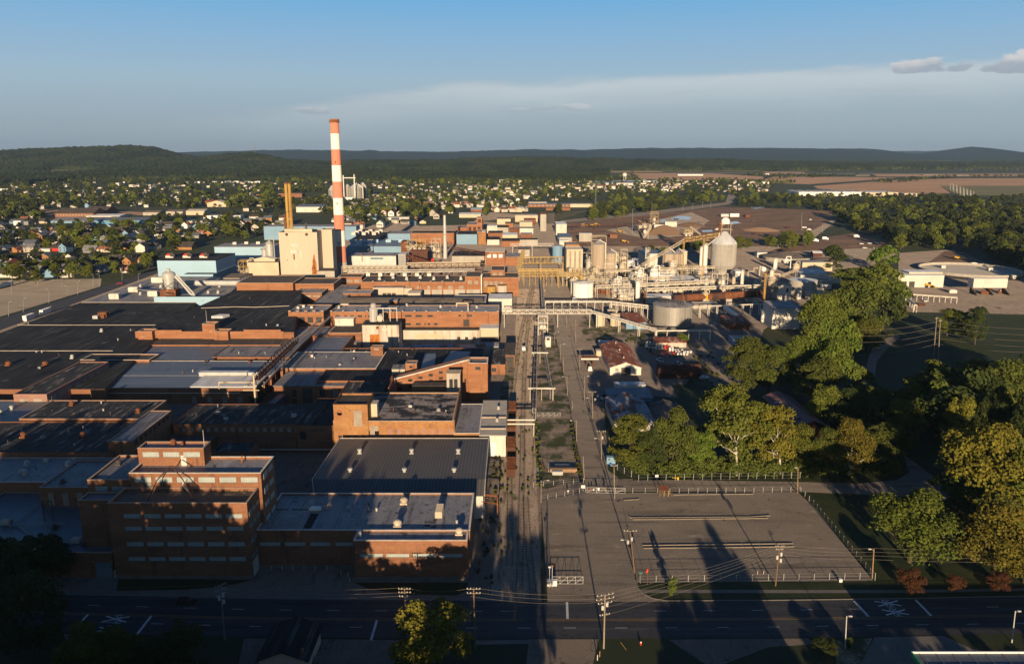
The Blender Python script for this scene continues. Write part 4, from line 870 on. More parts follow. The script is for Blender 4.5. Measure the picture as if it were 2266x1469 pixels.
H2=Bld('flat_roof_hall','broad dark blue grey roof hall with a pale ridge line behind the long brick hall','building',215,600,831,798,z=8.1);H2 .shell('brick','roof_bluegrey','cop_white',par=.1)
H2 .vent(455,797+6,.6,1.2,'steel_dark');H2 .vent(552,803,.6,1.2,'rust')
H2b=Bld('clerestory','long white framed roof light standing on the dark blue grey roof','roof light',440,570,824,820,Yf=Yat(833,H2 .zr),base=H2 .zr);H2b.slab('galv','roof_white',over=.2)
H3=Bld('flat_roof_hall','hall with two-tone grey blue roof divided by a slanting ridge behind the dark roofs','building',262,470,797,765,z=8.3);H3 .shell('brick','roof_bluegrey','tar_brown',par=.2)
H4=Bld('flat_roof_hall','long grey streaked roof stretching back beside the overhead pipe gallery','building',470,640,789,728,z=8.6);H4 .shell('brick','roof_grey','tar_brown',par=.2)
H5=Bld('tar_roof_hall','narrow dark tar roof under the orange parapet wall','building',330,620,763,748,z=8.9);H5 .shell('brick_orange','tar_brown',None,par=.2)
H6=Bld('brick_wing','small brick wing with pale edged roof at the corner of the great black roof','building',177,330,796,783,Yf=Yat(801,8.1));H6 .shell('brick_orange','tar_brown','cop_white',par=.5)
I1=Bld('brick_house','pinkish brick range with mossy black roof and boarded windows at the left','building',29,103,872,800,Yf=Yat(902,6));I1 .shell('brick_pink','tar_patchy','brick_pink',par=.4)
I1 .win('front',2,.1,.92,I1 .zt-4.3,I1 .zt-2,m='board',gap=.35,frame=1);I1 .win('right',8,.03,.98,I1 .zt-4.3,I1 .zt-2,m='board',gap=.45,frame=1)
J1=Bld('black_roof_hall','huge black tar roofed hall with white expansion lines at the left edge','building',-420,232,860,669,z=9.0)
xr=Xat(232,J1 .Yf,9);
w_=MB();P4=[(Xat(-420,J1 .Yf,9),J1 .Yf),(xr,J1 .Yf),(Xat(432,J1 .Yb,9),J1 .Yb),(Xat(180,J1 .Yb,9),J1 .Yb),(Xat(0,Yat(737,9),9),Yat(737,9)),(Xat(-420,J1 .Yf,9),Yat(800,9))]
w_.prism(P4,0,8.7);J1 .part('wall',w_,'brick');r_=MB();r_.prism(P4,8.71,9.0);J1 .part('roof',r_,'tar');J1 .zr=9.0
for(xa,xb,y)in((40,372,719.5),(-100,250,776.5),(180,432,669.5)):
 ln=MB();a,c=G(xa,y,9.0),G(xb,y,9.0);ln.box(a[0],c[0],a[1]-.3,a[1]+.3,9.004,9.22)
 J1 .part('expansion_joint',ln,'stone')
for px,py in((19,808),(101,808),(225,734),(160,793)):J1 .vent(px,py,1.3 if py>800 else.8,2.0,'rust' if py>800 else 'galv','mush')
J2=Bld('black_roof_hall','black tar roofed hall behind the long orange brick parapet','building',315,640,731.5,641,Yf=Yat(748,8.9))
z2=J2 .zt-.6
P4=[(Xat(310,J2 .Yf,z2),J2 .Yf),(Xat(650,J2 .Yf,z2),J2 .Yf),(Xat(668,J2 .Yb,z2),J2 .Yb),(Xat(520,J2 .Yb,z2),J2 .Yb)]
w_=MB();w_.prism(P4,0,z2-.3);J2 .part('wall',w_,'brick');r_=MB();r_.prism(P4,z2-.29,z2);J2 .part('roof',r_,'tar');J2 .zr=z2
q=MB();q.box(Xat(300,J2 .Yf,12),Xat(628,J2 .Yf,12),J2 .Yf-.6,J2 .Yf-.05,0,zat(733,J2 .Yf));J2 .part('parapet_wall',q,'brick_orange')
q=MB();q.box(Xat(344,J2 .Yf,12),Xat(403,J2 .Yf,12),J2 .Yf-.5,J2 .Yf-.15,zat(733,J2 .Yf)+.003,zat(730,J2 .Yf));q.box(Xat(540,J2 .Yf,12),Xat(622,J2 .Yf,12),J2 .Yf-.5,J2 .Yf-.15,zat(733,J2 .Yf)+.003,zat(729,J2 .Yf));J2 .part('parapet_step',q,'brick_orange')
sk=MB();x,y=G(485,703,z2)[:2];sk.prism([(x-4,y-2),(x+3,y-2),(x+5,y+4),(x-1,y+4)],z2,z2+1.5);J2 .part('skylight',sk,'roof_white')
q=MB();a=[G(445,682,z2+.1),G(520,679,z2+.1),G(565,680,z2+.1),G(640,677,z2+.1)];q.tube(a,.25);J2 .part('roof_pipe',q,'stone')
for(xa,xb,yt,yb_,lab)in((304,336,733,750,'brick stair tower with flat cap at the left end of the orange parapet'),(447,475,717,731,'tall square brick vent tower with a mast above the orange parapet'),(473,504,733,750,'brick stair tower with sunken roof beside the mast tower')):
 t_=Bld('brick_tower',lab,'tower',xa,xb,yt,None,Yf=J2 .Yf-(4 if yt>720 else 1.5),depth=7,base=0);t_.shell('brick_orange','tar_brown','stone',par=.9)
 if yt<720:
  q=MB();q.cyl((t_.X0+2,t_.Yf+2,t_.zt-1),(t_.X0+2,t_.Yf+2,t_.zt+7.5),.12,.06,6);t_.part('mast',q,'insulator')
hx=G(222,704,9)
t_=Thing('rooftop_unit','rusty rooftop machine with a pale duct alone on the great black roof','machine',(hx[0],hx[1],9));q=MB();q.box(hx[0]-2,hx[0]+3.5,hx[1]+1,hx[1]+5,9.4,12.4);q.box(hx[0]+1,hx[0]+3,hx[1]-1,hx[1]+1,9,11.2)
for dx in(-1.6,3.1):
 for dy in(1.4,4.6):q.box(hx[0]+dx-.15,hx[0]+dx+.15,hx[1]+dy-.15,hx[1]+dy+.15,9,9.4)
t_.part('casing',q,'rust');q=MB();q.box(hx[0]-3.8,hx[0]-.6,hx[1]-2.2,hx[1]+.4,9,10.9);t_.part('duct',q,'galv')
vr=random.Random(31)
for bb,x0,x1,y0,y1,n in((J1,60,300,700,850,9),(J2,400,620,655,722,8),(H2,280,560,803,826,5),(H4,490,620,735,785,6),(G1,650,800,782,810,6),(F0,740,1000,775,835,7),(w6,10,210,940,995,6),(w9,420,660,898,932,6),(w5,20,200,1016,1060,5),(D1,850,990,875,925,6),(B1,620,1020,1096,1160,7),(w7,90,290,890,920,5)):
 for k in range(n):
  px,py=vr.uniform(x0,x1),vr.uniform(y0,y1)
  if vr.random()<.7:bb.vent(px,py,vr.uniform(.25,.5),vr.uniform(.6,1.3),vr.choice(['galv','rust','steel_dark','insulator']),'pipe')
  else:bb.unit(px,py,vr.uniform(1,2.2),vr.uniform(1,1.8),vr.uniform(.7,1.3),vr.choice(['galv','white_dirty','steel_grey']))
K1=Bld('flat_roof_hall','grey roofed hall with white rooftop units behind the great black roof','building',185,487,668,612,z=9.3)
P4=[(Xat(185,K1 .Yf,9.3),K1 .Yf+.1),(Xat(487,K1 .Yf,9.3),K1 .Yf+.1),(Xat(548,K1 .Yb,9.3),K1 .Yb),(Xat(345,K1 .Yb,9.3),K1 .Yb)]
w_=MB();w_.prism(P4,0,8.99);K1 .part('wall',w_,'teal');r_=MB();r_.prism(P4,9.0,9.3);K1 .part('roof',r_,'roof_grey');K1 .zr=9.3
for px,py,w_,d_,h_ in((255,661,7,4,3.6),(297,646,7,4,3.6),(340,655,7,4,3.6),(350,625,9,4,4)):K1 .unit(px,py,w_,d_,h_,'white_wall')
for px,py in((311,652),(311,635),(461,649),(483,649),(486,635),(356,636)):K1 .vent(px,py,.9,2.2,'galv')
q=MB();q.box(Xat(341,K1 .Yf,12),Xat(487,K1 .Yf,12),K1 .Yf-.4,K1 .Yf+.1,7,zat(658.5,K1 .Yf)+.6);K1 .part('parapet',q,'teal')
cx,cy,_=G(378,655,9.3);cyc=Thing('dust_cyclone','grey dust collector tower with conical top on a rusty base','dust collector',(cx,cy,9.3))
q=MB();q.box(cx-5.6,cx+5.6,cy-4.5,cy+4.5,9.3,14.6);cyc.part('base',q,'rust');q=MB()
for sx in(-4,4):
 for sy in(-4,4):q.cyl((cx+sx,cy+sy,14.6),(cx+sx,cy+sy,20),.35,.35,6);
q.cyl((cx-4,cy-4,14.6),(cx+4,cy-4,20),.2,.2,5);q.cyl((cx+4,cy-4,14.6),(cx-4,cy-4,20),.2,.2,5);cyc.part('frame',q,'steel_grey')
q=MB();q.lathe(cx,cy,[(2.6,14.7),(3.8,18),(3.9,22),(4.6,22.2),(4.6,25.5),(3.8,26.5),(1.3,27.6),(1.3,29.2)],20);cyc.part('vessel',q,'galv',smooth=False)
q=MB();a=(cx+4,cy,24);q.tube([a,(cx+9,cy-1,19),(cx+16,cy-3,11),(cx+19,cy-3,10.4)],.8,8);q.tube([(cx+5,cy+1,25),(cx+11,cy,18),(cx+18,cy-2,11)],.6,8);cyc.part('duct',q,'galv')
q=MB();a,c=G(395,636,12),G(530,636,12);q.cyl((a[0],a[1]+14,13),(c[0],c[1]+14,13),2.0,2.0,12);single('duct_pipe',q,'galv','thick grey duct running right from the dust collector over the roof','pipe',(a[0],a[1]+14,9.3))
q=MB();q.tube([G(300,640,12),G(360,646,12),G(372,652,14)],.35,6);single('duct_pipe',q,'steel_grey','thin bent pipe running left from the dust collector','pipe',G(360,646,9.3))
L1=Bld('teal_hall','pale teal metal hall with black roof and red rooftop fans','building',347,477,576,560,Yf=Yat(609,8));L1 .slab('teal','tar',over=.2)
for px in(377,415,452):
 x,y=G(px,570,L1 .zt)[:2];t_=Thing('roof_fan','red mouthed fan with dark cowl on the teal hall roof, %s of three'%{377:'leftmost',415:'middle',452:'rightmost'}[px],'roof fan',(x,y,L1 .zt),'red rooftop fans on the teal hall')
 q=MB();q.box(x-3.4,x+3.4,y-2,y+2,L1 .zt,L1 .zt+1.8);t_.part('base',q,'white_wall');q=MB();q.prism([(x-2.6,y-2.2),(x+.2,y-2.2),(x+.2,y+2),(x-2.6,y+2)],L1 .zt+1.9,lambda a,c:L1 .zt+2.8+(a-x+2.6)*.5);t_.part('mouth',q,'red_vent');q=MB();q.cyl((x+2.2,y-2.4,L1 .zt+2.8),(x+2.2,y+2,L1 .zt+2.8),1.9,1.9,14);q.box(x+.4,x+5,y-2.3,y+1.9,L1 .zt+1.85,L1 .zt+3.4);t_.part('cowl',q,'steel_dark')
L2=Bld('teal_hall','teal metal hall with long blue side wall and flat black roof beside the power house','building',405,471,607,582,Yf=Yat(621,5));L2 .shell('teal','tar',None,par=.2)
q=MB();q.box(L2 .X1,L2 .X1+.1,L2 .Yf,L2 .Yb,3,L2 .zt);L2 .part('side_cladding',q,'teal_dark')
for px,py in((441,598),(452,604-4),(476,592),(488,585)):L2 .vent(px,py,.8,1.6,'galv')
L3=Bld('teal_hall','wide teal metal hall behind the red fan roof with small rooftop boxes','building',474,604,546,538,Yf=Yat(565,4));L3 .slab('teal','roof_grey',over=.2)
for px,py in((520,538),(546,537),(572,537),(598,537)):L3 .unit(px,py+3,4,3,2.4,'white_wall')
L4=Bld('tan_shed','small tan roofed shed between the teal hall and the power house','building',490,530,615,605,z=10);L4 .slab('beige_metal','roof_gravel',over=.2)
L5=Bld('blue_hall','wide slate blue metal hall with flat roof behind the power house and chimney','building',583,788,501,497,Yf=Yat(531,0));L5 .slab('blue_metal','roof_grey',over=.2)
L6=Bld('teal_hall','blue teal hall with small rooftop boxes behind the pipe racks','building',768,905,545,532,Yf=Yat(556,6));L6 .slab('blue_metal','roof_bluegrey',over=.2)
for px in(780,807,832,860,913-25):L6 .unit(px,536,6,4,3,'teal')
def tank(name,label,px,ybot,hw,ytop,m,cone=0.0,group=None,base=0.0,n=28,rail=False,ribs=0,roofm=None,cat='tank',ladder=True):
 s0=ppm(ybot,base);r=hw/s0;x0,y0,_=G(px,ybot,base);y=y0+r*.75;x=Xat(px,y,base+3)
 h=zat(ytop,y0+r*.2)-base
 t=Thing(name,label,cat,(x,y,base),group)
 q=MB();q.lathe(x,y,[(r,base),(r,base+h)],n);t.part('shell',q,m)
 q=MB();q.lathe(x,y,[(r*1.03,base+h+.003),(r*1.03,base+h+.2),(r*.9,base+h+.22+cone*.1),(.12*r+.1,base+h+.22+cone)],n);t.part('roof',q,roofm or m)
 if rail:
  q=MB()
  for i in range(16):
   a=2*math.pi*i/16;b2=2*math.pi*(i+1)/16
   p=(x+r*.97*math.cos(a),y+r*.97*math.sin(a));p2=(x+r*.97*math.cos(b2),y+r*.97*math.sin(b2));q.cyl((*p,base+h+.2),(*p,base+h+1.3),.05,.05,4);q.cyl((*p,base+h+1.25),(*p2,base+h+1.25),.05,.05,4)
  t.part('railing',q,'steel_grey')
 if ribs:
  q=MB()
  for k in range(ribs):
   z=base+h*(k+1)/(ribs+1);q.lathe(x,y,[(r+.08,z-.12),(r+.08,z+.12)],n)
  t.part('hoop',q,m)
 if ladder and r>2:
  q=MB();a=-1.1;lx,ly=x+(r+.25)*math.cos(a),y+(r+.25)*math.sin(a)
  for o in(-.3,.3):q.cyl((lx+o,ly,base),(lx+o,ly,base+h+1),.06,.06,4)
  for k in range(int(h/.9)):q.cyl((lx-.3,ly,base+.5+k*.9),(lx+.3,ly,base+.5+k*.9),.05,.05,4)
  t.part('ladder',q,'steel_grey')
 t.x,t.y,t.r,t.h=x,y,r,h
 return t
def rack(name,label,a,b,z,nb=6,wd=3.0,npipe=4,lev=2,pm='pipe',fm='pipe',group=None,pr=.3,cat='pipe rack',legs=True):
 """overhead pipe rack between two pixel-surveyed points on its top deck (height z)"""
 A_,B_=G(*a,z),G(*b,z);L_=math.hypot(B_[0]-A_[0],B_[1]-A_[1]);ux,uy=(B_[0]-A_[0])/L_,(B_[1]-A_[1])/L_;nx,ny=-uy,ux
 t=Thing(name,label,cat,(A_[0],A_[1],0),group);q=MB()
 for i in range(nb+1):
  f=i/nb;cx,cy=A_[0]+ux*L_*f,A_[1]+uy*L_*f
  for s_ in(-1,1):
   q.cyl((cx+nx*wd/2*s_,cy+ny*wd/2*s_,0 if legs else z-1.6*lev),(cx+nx*wd/2*s_,cy+ny*wd/2*s_,z+.5),.22,.22,5)
  for l in range(lev):q.cyl((cx-nx*wd/2,cy-ny*wd/2,z-1.6*l),(cx+nx*wd/2,cy+ny*wd/2,z-1.6*l),.17,.17,4)
  if i<nb:
   for s_ in(-1,1):
    p=(cx+nx*wd/2*s_,cy+ny*wd/2*s_);p2=(p[0]+ux*L_/nb,p[1]+uy*L_/nb)
    q.cyl((*p,z+.4),(*p2,z+.4),.13,.13,4);q.cyl((*p,z-1.6*(lev-1)),(*p2,z+.4),.1,.1,4)
 t.part('frame',q,fm)
 for l in range(lev):
  for k in range(npipe):
   o=(-.5+(k+.5)/npipe)*wd*.9;r=pr*R.uniform(.55,1.2);q=MB();zz=z-1.6*l+.17+r
   q.cyl((A_[0]+nx*o,A_[1]+ny*o,zz),(B_[0]+nx*o,B_[1]+ny*o,zz),r,r,7);t.part('pipe',q,pm if R.random()<.8 else R.choice(['pipe_white','galv','rust']))
 return t
def truss(name,label,a,b,z,h=2.4,wd=2.2,m='pipe_white',seg=10,legs=(),group=None,cat='bridge',zb=None):
 A_,B_=G(*a,z),G(*b,z if zb is None else zb);t=Thing(name,label,cat,(A_[0],A_[1],0),group);q=MB()
 d=np.array(B_)-np.array(A_);L_=math.hypot(d[0],d[1]);nx,ny=-d[1]/L_*wd/2,d[0]/L_*wd/2
 P_=lambda f,s_,hh:(A_[0]+d[0]*f+nx*s_,A_[1]+d[1]*f+ny*s_,A_[2]+d[2]*f+hh)
 for s_ in(-1,1):
  for hh in(0,h):q.cyl(P_(0,s_,hh),P_(1,s_,hh),.16,.16,4)
  for i in range(seg+1):
   q.cyl(P_(i/seg,s_,0),P_(i/seg,s_,h),.1,.1,4)
   if i<seg:q.cyl(P_(i/seg,s_,0 if i%2 else h),P_((i+1)/seg,s_,h if i%2 else 0),.09,.09,4)
 t.part('truss',q,m)
 q=MB();q.poly([P_(0,-1,.1),P_(1,-1,.1),P_(1,1,.1),P_(0,1,.1)]);q.poly([P_(0,-1,h+.1),P_(1,-1,h+.1),P_(1,1,h+.1),P_(0,1,h+.1)]);t.part('deck',q,m)
 for f in legs:
  q=MB();
  for s_ in(-1,1):p=P_(f,s_,0);q.cyl((p[0],p[1],0),p,.2,.2,5)
  t.part('leg',q,m)
 return t
def vessel(name,label,px,ybot,hw,ytop,m,base=0.0,kind='dome',group=None,cat='vessel',skirt=0.0):
 """upright process vessel with domed ends, pipe stub and platform"""
 s0=ppm(ybot,base);r=hw/s0;x,y,_=G(px,ybot,base);y+=r;x=Xat(px,y,base);zt=zat(ytop,y)
 t=Thing(name,label,cat,(x,y,base),group);q=MB();z0=base+skirt
 if skirt:
  for i in range(4):
   a=math.pi/4+i*math.pi/2;q.cyl((x+r*.8*math.cos(a),y+r*.8*math.sin(a),base),(x+r*.8*math.cos(a),y+r*.8*math.sin(a),z0+r*.5),.14,.14,5)
  t.part('legs',q,'steel_grey');q=MB()
 if kind=='dome':q.lathe(x,y,[(r*.3,z0),(r,z0+r*.5),(r,zt-r*.6),(r*.75,zt-r*.2),(r*.2,zt)],16)
 elif kind=='cone':q.lathe(x,y,[(r*.2,z0),(r,z0+r*1.3),(r,zt-r*.5),(r*.25,zt)],16)
 else:q.lathe(x,y,[(r,z0),(r,zt)],16)
 t.part('shell',q,m,smooth=False)
 q=MB();q.tube([(x,y,zt),(x,y,zt+r*.5),(x+r*1.25,y-.1,zt+r*.5),(x+r*1.25,y-.1,base)],max(.12,r*.13),6);t.part('pipe',q,m)
 if zt-z0>8:
  q=MB();q.lathe(x,y,[(r*1.45,zt-r*.8),(r*1.45,zt-r*.8+.15)],14);q.lathe(x,y,[(r*1.45,zt-r*.8+1),(r*1.45,zt-r*.8+1.1)],14);t.part('platform',q,'steel_grey')
 return t
def frame(name,label,x0,x1,ytop,ybot,base=0.0,depth=8,m='pipe',lev=3,bays=3,eq='galv',group=None,cat='steel frame'):
 """open steel process structure with decks, braces and small equipment"""
 Y=Yat(ybot,base);X0,X1=Xat(x0,Y,base+4),Xat(x1,Y,base+4);zt=zat(ytop,Y)
 t=Thing(name,label,cat,((X0+X1)/2,Y,base),group);q=MB()
 for i in range(bays+1):
  x=X0+(X1-X0)*i/bays
  for y in(Y,Y+depth):q.cyl((x,y,base),(x,y,zt),.2,.2,4)
  for l in range(1,lev+1):z=base+(zt-base)*l/lev-.2;q.cyl((x,Y,z),(x,Y+depth,z),.16,.16,4)
 for l in range(1,lev+1):
  z=base+(zt-base)*l/lev-.2
  for y in(Y,Y+depth):
   q.cyl((X0,y,z),(X1,y,z),.18,.18,4);q.cyl((X0,y,z+1.1),(X1,y,z+1.1),.06,.06,4)
  for i in range(bays):
   if(i+l)%2:q.cyl((X0+(X1-X0)*i/bays,Y,base+(zt-base)*(l-1)/lev),(X0+(X1-X0)*(i+1)/bays,Y,z),.09,.09,4)
 t.part('frame',q,m)
 for l in range(lev-1):
  z=base+(zt-base)*(l+1)/lev;q=MB();q.box(X0+.2,X1-.2,Y+.3,Y+depth-.3,z-.35,z-.22);t.part('deck',q,'steel_dark')
  for k in range(bays):
   xx=X0+(X1-X0)*(k+.5)/bays;hh=(zt-base)/lev*.75
   if R.random()<.75:
    q=MB();rr=min((X1-X0)/bays*.33,2.2)
    zz=base+(zt-base)*l/lev
    if R.random()<.5:q.lathe(xx,Y+depth*.4,[(rr*.5,zz),(rr,zz+hh*.15),(rr,zz+hh*.8),(rr*.3,zz+hh)],12)
    else:q.box(xx-rr,xx+rr,Y+depth*.2,Y+depth*.7,zz,zz+hh*.7)
    t.part('equipment',q,R.choice([eq,'pipe','pipe_white','tan_silo']))
 for k in range(5):
  q=MB();z=base+(zt-base)*R.uniform(.25,.95);y=Y-.3-R.random()*.6;q.tube([(X0-R.random()*3,y,z),(X0+(X1-X0)*R.random(),y,z),(X0+(X1-X0)*R.uniform(.3,.9),y,base+(zt-base)*R.random())],R.uniform(.12,.3),6);t.part('pipe',q,R.choice(['pipe','pipe_white','galv','pipe']))
 return t
Yp=Yat(628,0)
b=Bld('power_house','tall beige corrugated power house with an orange rust streak at its corner','building',616,701,514,None,Yf=Yp,depth=26);PH=b
b.shell('beige_metal','tar_brown','cop',par=.6)
for px in(634,678):
 q=MB();q.cyl((Xat(px,Yp,45),Yp-.25,zat(519,Yp)),(Xat(px,Yp,45),Yp+.05,zat(519,Yp)),1.25,1.25,14);b.part('fan',q,'steel_dark')
def wallpanel(bb,x0,x1,y0,y1,m,nm='panel',th=.1):
 q=MB();z1,z0=zat(y0,bb.Yf),zat(y1,bb.Yf);q.box(Xat(x0,bb.Yf,z1),Xat(x1,bb.Yf,z1),bb.Yf-th,bb.Yf,z0,z1);return bb.part(nm,q,m)
wallpanel(b,645,658,540,545,'galv','louvre');wallpanel(b,644,658,553,560,'galv','hood',1.2);wallpanel(b,634,639,548,562,'cream');wallpanel(b,637,645,592,604,'cream','door');wallpanel(b,635,637,575,577,'steel_dark','louvre');wallpanel(b,649,652,562,575,'rust','flue')
q=MB();z0=zat(607,Yp);xm=Xat(695,Yp,20)
n=9;Lf=[(xm+(-2.6+.5*math.sin(k*2.1))*(1-k/8)**.7,z0+k*2.2)for k in range(n)];Rt=[(xm+(2.2+.5*math.cos(k*1.7))*(1-k/8)**.7+.3,z0+k*2.2)for k in range(n-1,-1,-1)]
q.poly([(x,Yp-.03,z)for x,z in Rt+Lf][::-1]);b.part('rust_streak',q,'rust_streak')
for px,py in((650,510),(668,509)):b.unit(px,py,4,2,1.6,'beige_metal')
q=MB();q.box(b.X0+3,b.X1-6,b.Yf+8,b.Yf+14,b.zr,b.zr+2.4);b.part('roof_house',q,'cream')
b2=Bld('power_house','narrower beige bay of the power house set back on its right with a shaded side','building',710,734,508,None,Yf=Yp+16,depth=14);b2 .shell('beige_metal','tar_brown','cop',par=.5)
b3=Bld('boiler_annex','low cream annex with a gabled top at the left foot of the power house','building',549,616,580,None,Yf=Yp+2,depth=18);b3 .slab('cream','roof_gravel',over=.2)
b4=Bld('gable_house','white gabled roof house on top of the cream annex','roof hut',562,608,574,None,Yf=Yp+5,depth=9,base=b3 .zt);b4 .pitched('cream','white_wall',1.8,'y',over=.2)
b5=Bld('brick_block','low dark roofed block at the right foot of the power house','building',702,740,599,None,Yf=Yp-3,depth=16);b5 .slab('tan_conc','tar_brown',over=.1)
def stack(name,label,px,yb,ytop,hw0,hw1,m,base=0.0,Y=None,cap=None,group=None,n=14):
 Y=Y or Yat(yb,base);s0=F_PX/(Y*CP+(HC-base)*SP);x=Xat(px,Y,base+10);zt=zat(ytop,Y);z0=base if base else 0
 t=Thing(name,label,'chimney',(x,Y,z0),group);q=MB();q.lathe(x,Y,[(hw0/s0,z0),(hw1/s0,zt)],n);t.part('flue',q,m)
 q=MB();q.lathe(x,Y,[(hw1/s0*1.25,zt-.8),(hw1/s0*1.25,zt+.1)],n);t.part('rim',q,cap or m)
 q=MB();q.lathe(x,Y,[(hw1/s0*1.0+.5,(zt-z0)*.55+z0),(hw1/s0*1.0+.5,(zt-z0)*.55+z0+.3)],n);t.part('hoop',q,cap or m)
 return t
stack('flue_stack','left one of two tall yellow flue stacks rising behind the power house',639,0,405,3.0,3.0,'stack_yellow',base=30,Y=Yp+20,cap='rust',group='twin yellow flue stacks')
stack('flue_stack','right one of two tall yellow flue stacks rising behind the power house',646.5,0,405,3.6,3.2,'stack_yellow',base=30,Y=Yp+21,cap='rust',group='twin yellow flue stacks')
stack('flue_stack','short brown flue stack left of the twin yellow stacks',633,0,474,2.6,2.3,'rust',base=30,Y=Yp+18)
stack('flue_stack','short dark vent stack on the right of the power house roof',677,0,494,2,2,'steel_dark',base=40,Y=Yp+12)
Yc=Yat(606,0);xc=Xat(755.5,Yc,5);t=Thing('chimney','very tall chimney banded in salmon red and white with a rusty crown','chimney',(xc,Yc,0))
bands=[592,580,544,510,475,438,402,366,331,296,272];zs=[zat(y,Yc)for y in bands];ztop=zat(264,Yc)
rad=lambda z:(12.4+(9.1-12.4)*min(1,z/ztop))/(F_PX/(Yc*CP+(HC-30)*SP))
q=MB();q.lathe(xc,Yc,[(rad(0)*1.04,0),(rad(0)*1.04,zs[1])],32);t.part('base',q,'tan_conc')
for k in range(1,len(zs)-1):
 q=MB();n_=4;q.lathe(xc,Yc,[(rad(zs[k]+(zs[k+1]-zs[k])*i/n_),zs[k]+.01+(zs[k+1]-zs[k]-.01)*i/n_)for i in range(n_+1)],32);t.part('band',q,'chimney_red' if k%2 else 'chimney_white',smooth=False)
q=MB();rt=rad(ztop);q.lathe(xc,Yc,[(rt,zs[-1]),(rt*1.02,ztop-1),(rt*1.12,ztop-.9),(rt*1.12,ztop),(rt*.8,ztop),(rt*.8,ztop-.5)],28);t.part('crown',q,'chimney_rust')
q=MB();q.lathe(xc,Yc,[(rt*1.32,zs[-1]+.2),(rt*1.32,zs[-1]+.5)],28);q.lathe(xc,Yc,[(rt*1.32,zs[-1]+1.5),(rt*1.32,zs[-1]+1.6)],28)
for i in range(18):
 a=i*math.pi/9;q.cyl((xc+rt*1.31*math.cos(a),Yc+rt*1.31*math.sin(a),zs[-1]+.4),(xc+rt*1.31*math.cos(a),Yc+rt*1.31*math.sin(a),zs[-1]+1.6),.06,.06,4)
t.part('gallery',q,'rust')
for py in(359,450,537):
 z=zat(py,Yc);q=MB();q.box(xc-.5,xc+.4,Yc-rad(z)-.25,Yc-rad(z)+.3,z-1,z+1);t.part('hatch',q,'rust')
vessel('filter_vessel','silver filter vessel with pipes between the teal hall and the power house',600,600,8,533,'galv',kind='cone',skirt=3);vessel('filter_vessel','smaller silver vessel beside the power house annex',588,598,6,548,'galv',kind='dome',skirt=3)
frame('pipe_tower','yellow steel stair frame between the teal hall and the cream annex',529,551,578,618,m='yellow_steel',depth=6,bays=2,lev=3)
vessel('hopper','beige drum beside the yellow stair frame',556,616,7,575,'cream',kind='flat')
def row(name,label,x0,x1,yt,yb,z=None,wall='brick_orange',roof='tar_brown',cop='stone',Yf=None,par=.4,shell=True,cat='building'):
 bb=Bld(name,label,cat,x0,x1,yt,yb,z=z,Yf=Yf)
 (bb.shell(wall,roof,cop,par=par)if shell else bb.slab(wall,roof,over=.2));return bb
N1=row('brick_hall','wide brick hall with a stepped parapet and brown roof in front of the power house',523,648,626,609,Yf=Yat(641,12.4))
N2=row('brick_hall','brick hall with dark flat roof right of the stepped parapet hall',649,738,628,615,Yf=Yat(638,12.4))
N3=row('brick_hall','small brick hall with three boarded windows beside the crenellated row',747,800,613,606,14.0);N3 .win('front',3,.05,.95,N3 .zt-4.4,N3 .zt-2.2,m='board',gap=.3)
N4=row('brick_hall','very long brick hall with low piers and a row of round roof vents',798,1032,624,609,14.0);N4 .pil(10,'brick_orange',1.2,.3,.5)
for k in range(7):N4 .vent(840+k*30,619-(k%2)*3,1.1,2.6,'galv')
for k in range(6):N4 .unit(815+k*27,611,3.2,2.4,2.4,'white_wall')
N4 .win('front',5,.5,1,N4 .zt-5.5,N4 .zt-3,m='board',gap=.6)
N4b=row('brick_block','taller brick block with black roof and pale drainpipe at the end of the long row',1029,1064,612,600,18.0);N4b.win('front',2,.1,.9,N4b.zt-6,N4b.zt-3.2,m='board',gap=.35)
q=MB();q.tube([(N4b.X1+.5,N4b.Yf-.5,1),(N4b.X1+.5,N4b.Yf-.5,N4b.zt+1),(N4b.X1+1.2,N4b.Yf+4,N4b.zt+1)],.5,8);N4b.part('drainpipe',q,'pipe_white')
N5=row('brick_hall','brick hall with tall boarded windows beside the overhead pipes',1066,1148,614,603,15.0);N5 .win('front',4,.05,.6,N5 .zt-7.5,N5 .zt-3,m='board',gap=.3)
N5b=row('brick_block','small brick block with two pale windows on the roofs behind the row',1086,1117,598,588,19.0);N5b.win('front',2,.1,.9,N5b.zt-4.2,N5b.zt-2,m='board',gap=.3)
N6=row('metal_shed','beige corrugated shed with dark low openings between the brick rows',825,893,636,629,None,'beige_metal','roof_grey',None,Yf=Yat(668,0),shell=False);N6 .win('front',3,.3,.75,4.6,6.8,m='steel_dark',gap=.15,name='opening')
N6b=row('metal_shed','smaller beige shed with sloping roof right of the corrugated shed',893,912,638,631,None,'beige_metal','tan_conc',None,Yf=Yat(667,0),shell=False)
N6c=row('metal_shed','low beige hut with overhanging roof among the brick rows',902,930,648,642,None,'beige_metal','tan_conc',None,Yf=Yat(668,3),shell=False)
N6d=row('concrete_hall','long low tan concrete hall with grey roof in the brick rows',931,1062,641,635,None,'tan_conc','roof_grey',None,Yf=Yat(664,0));N6d.vent(995,637,.5,6,'galv','pipe')
N7=row('brick_block','small red brick block with pale grey roof right of the streaked roof',759,820,649,641,12,'brick','roof_lightgrey','stone')
N8=Bld('arched_hall','long hall with a low curved corrugated grey roof behind the brick facade','building',751,1067,672,660,z=11.5)
q=MB();q.box(N8 .X0,N8 .X1,N8 .Yf,N8 .Yb,0,11.2);N8 .part('wall',q,'cop_white');q=MB();ns=7
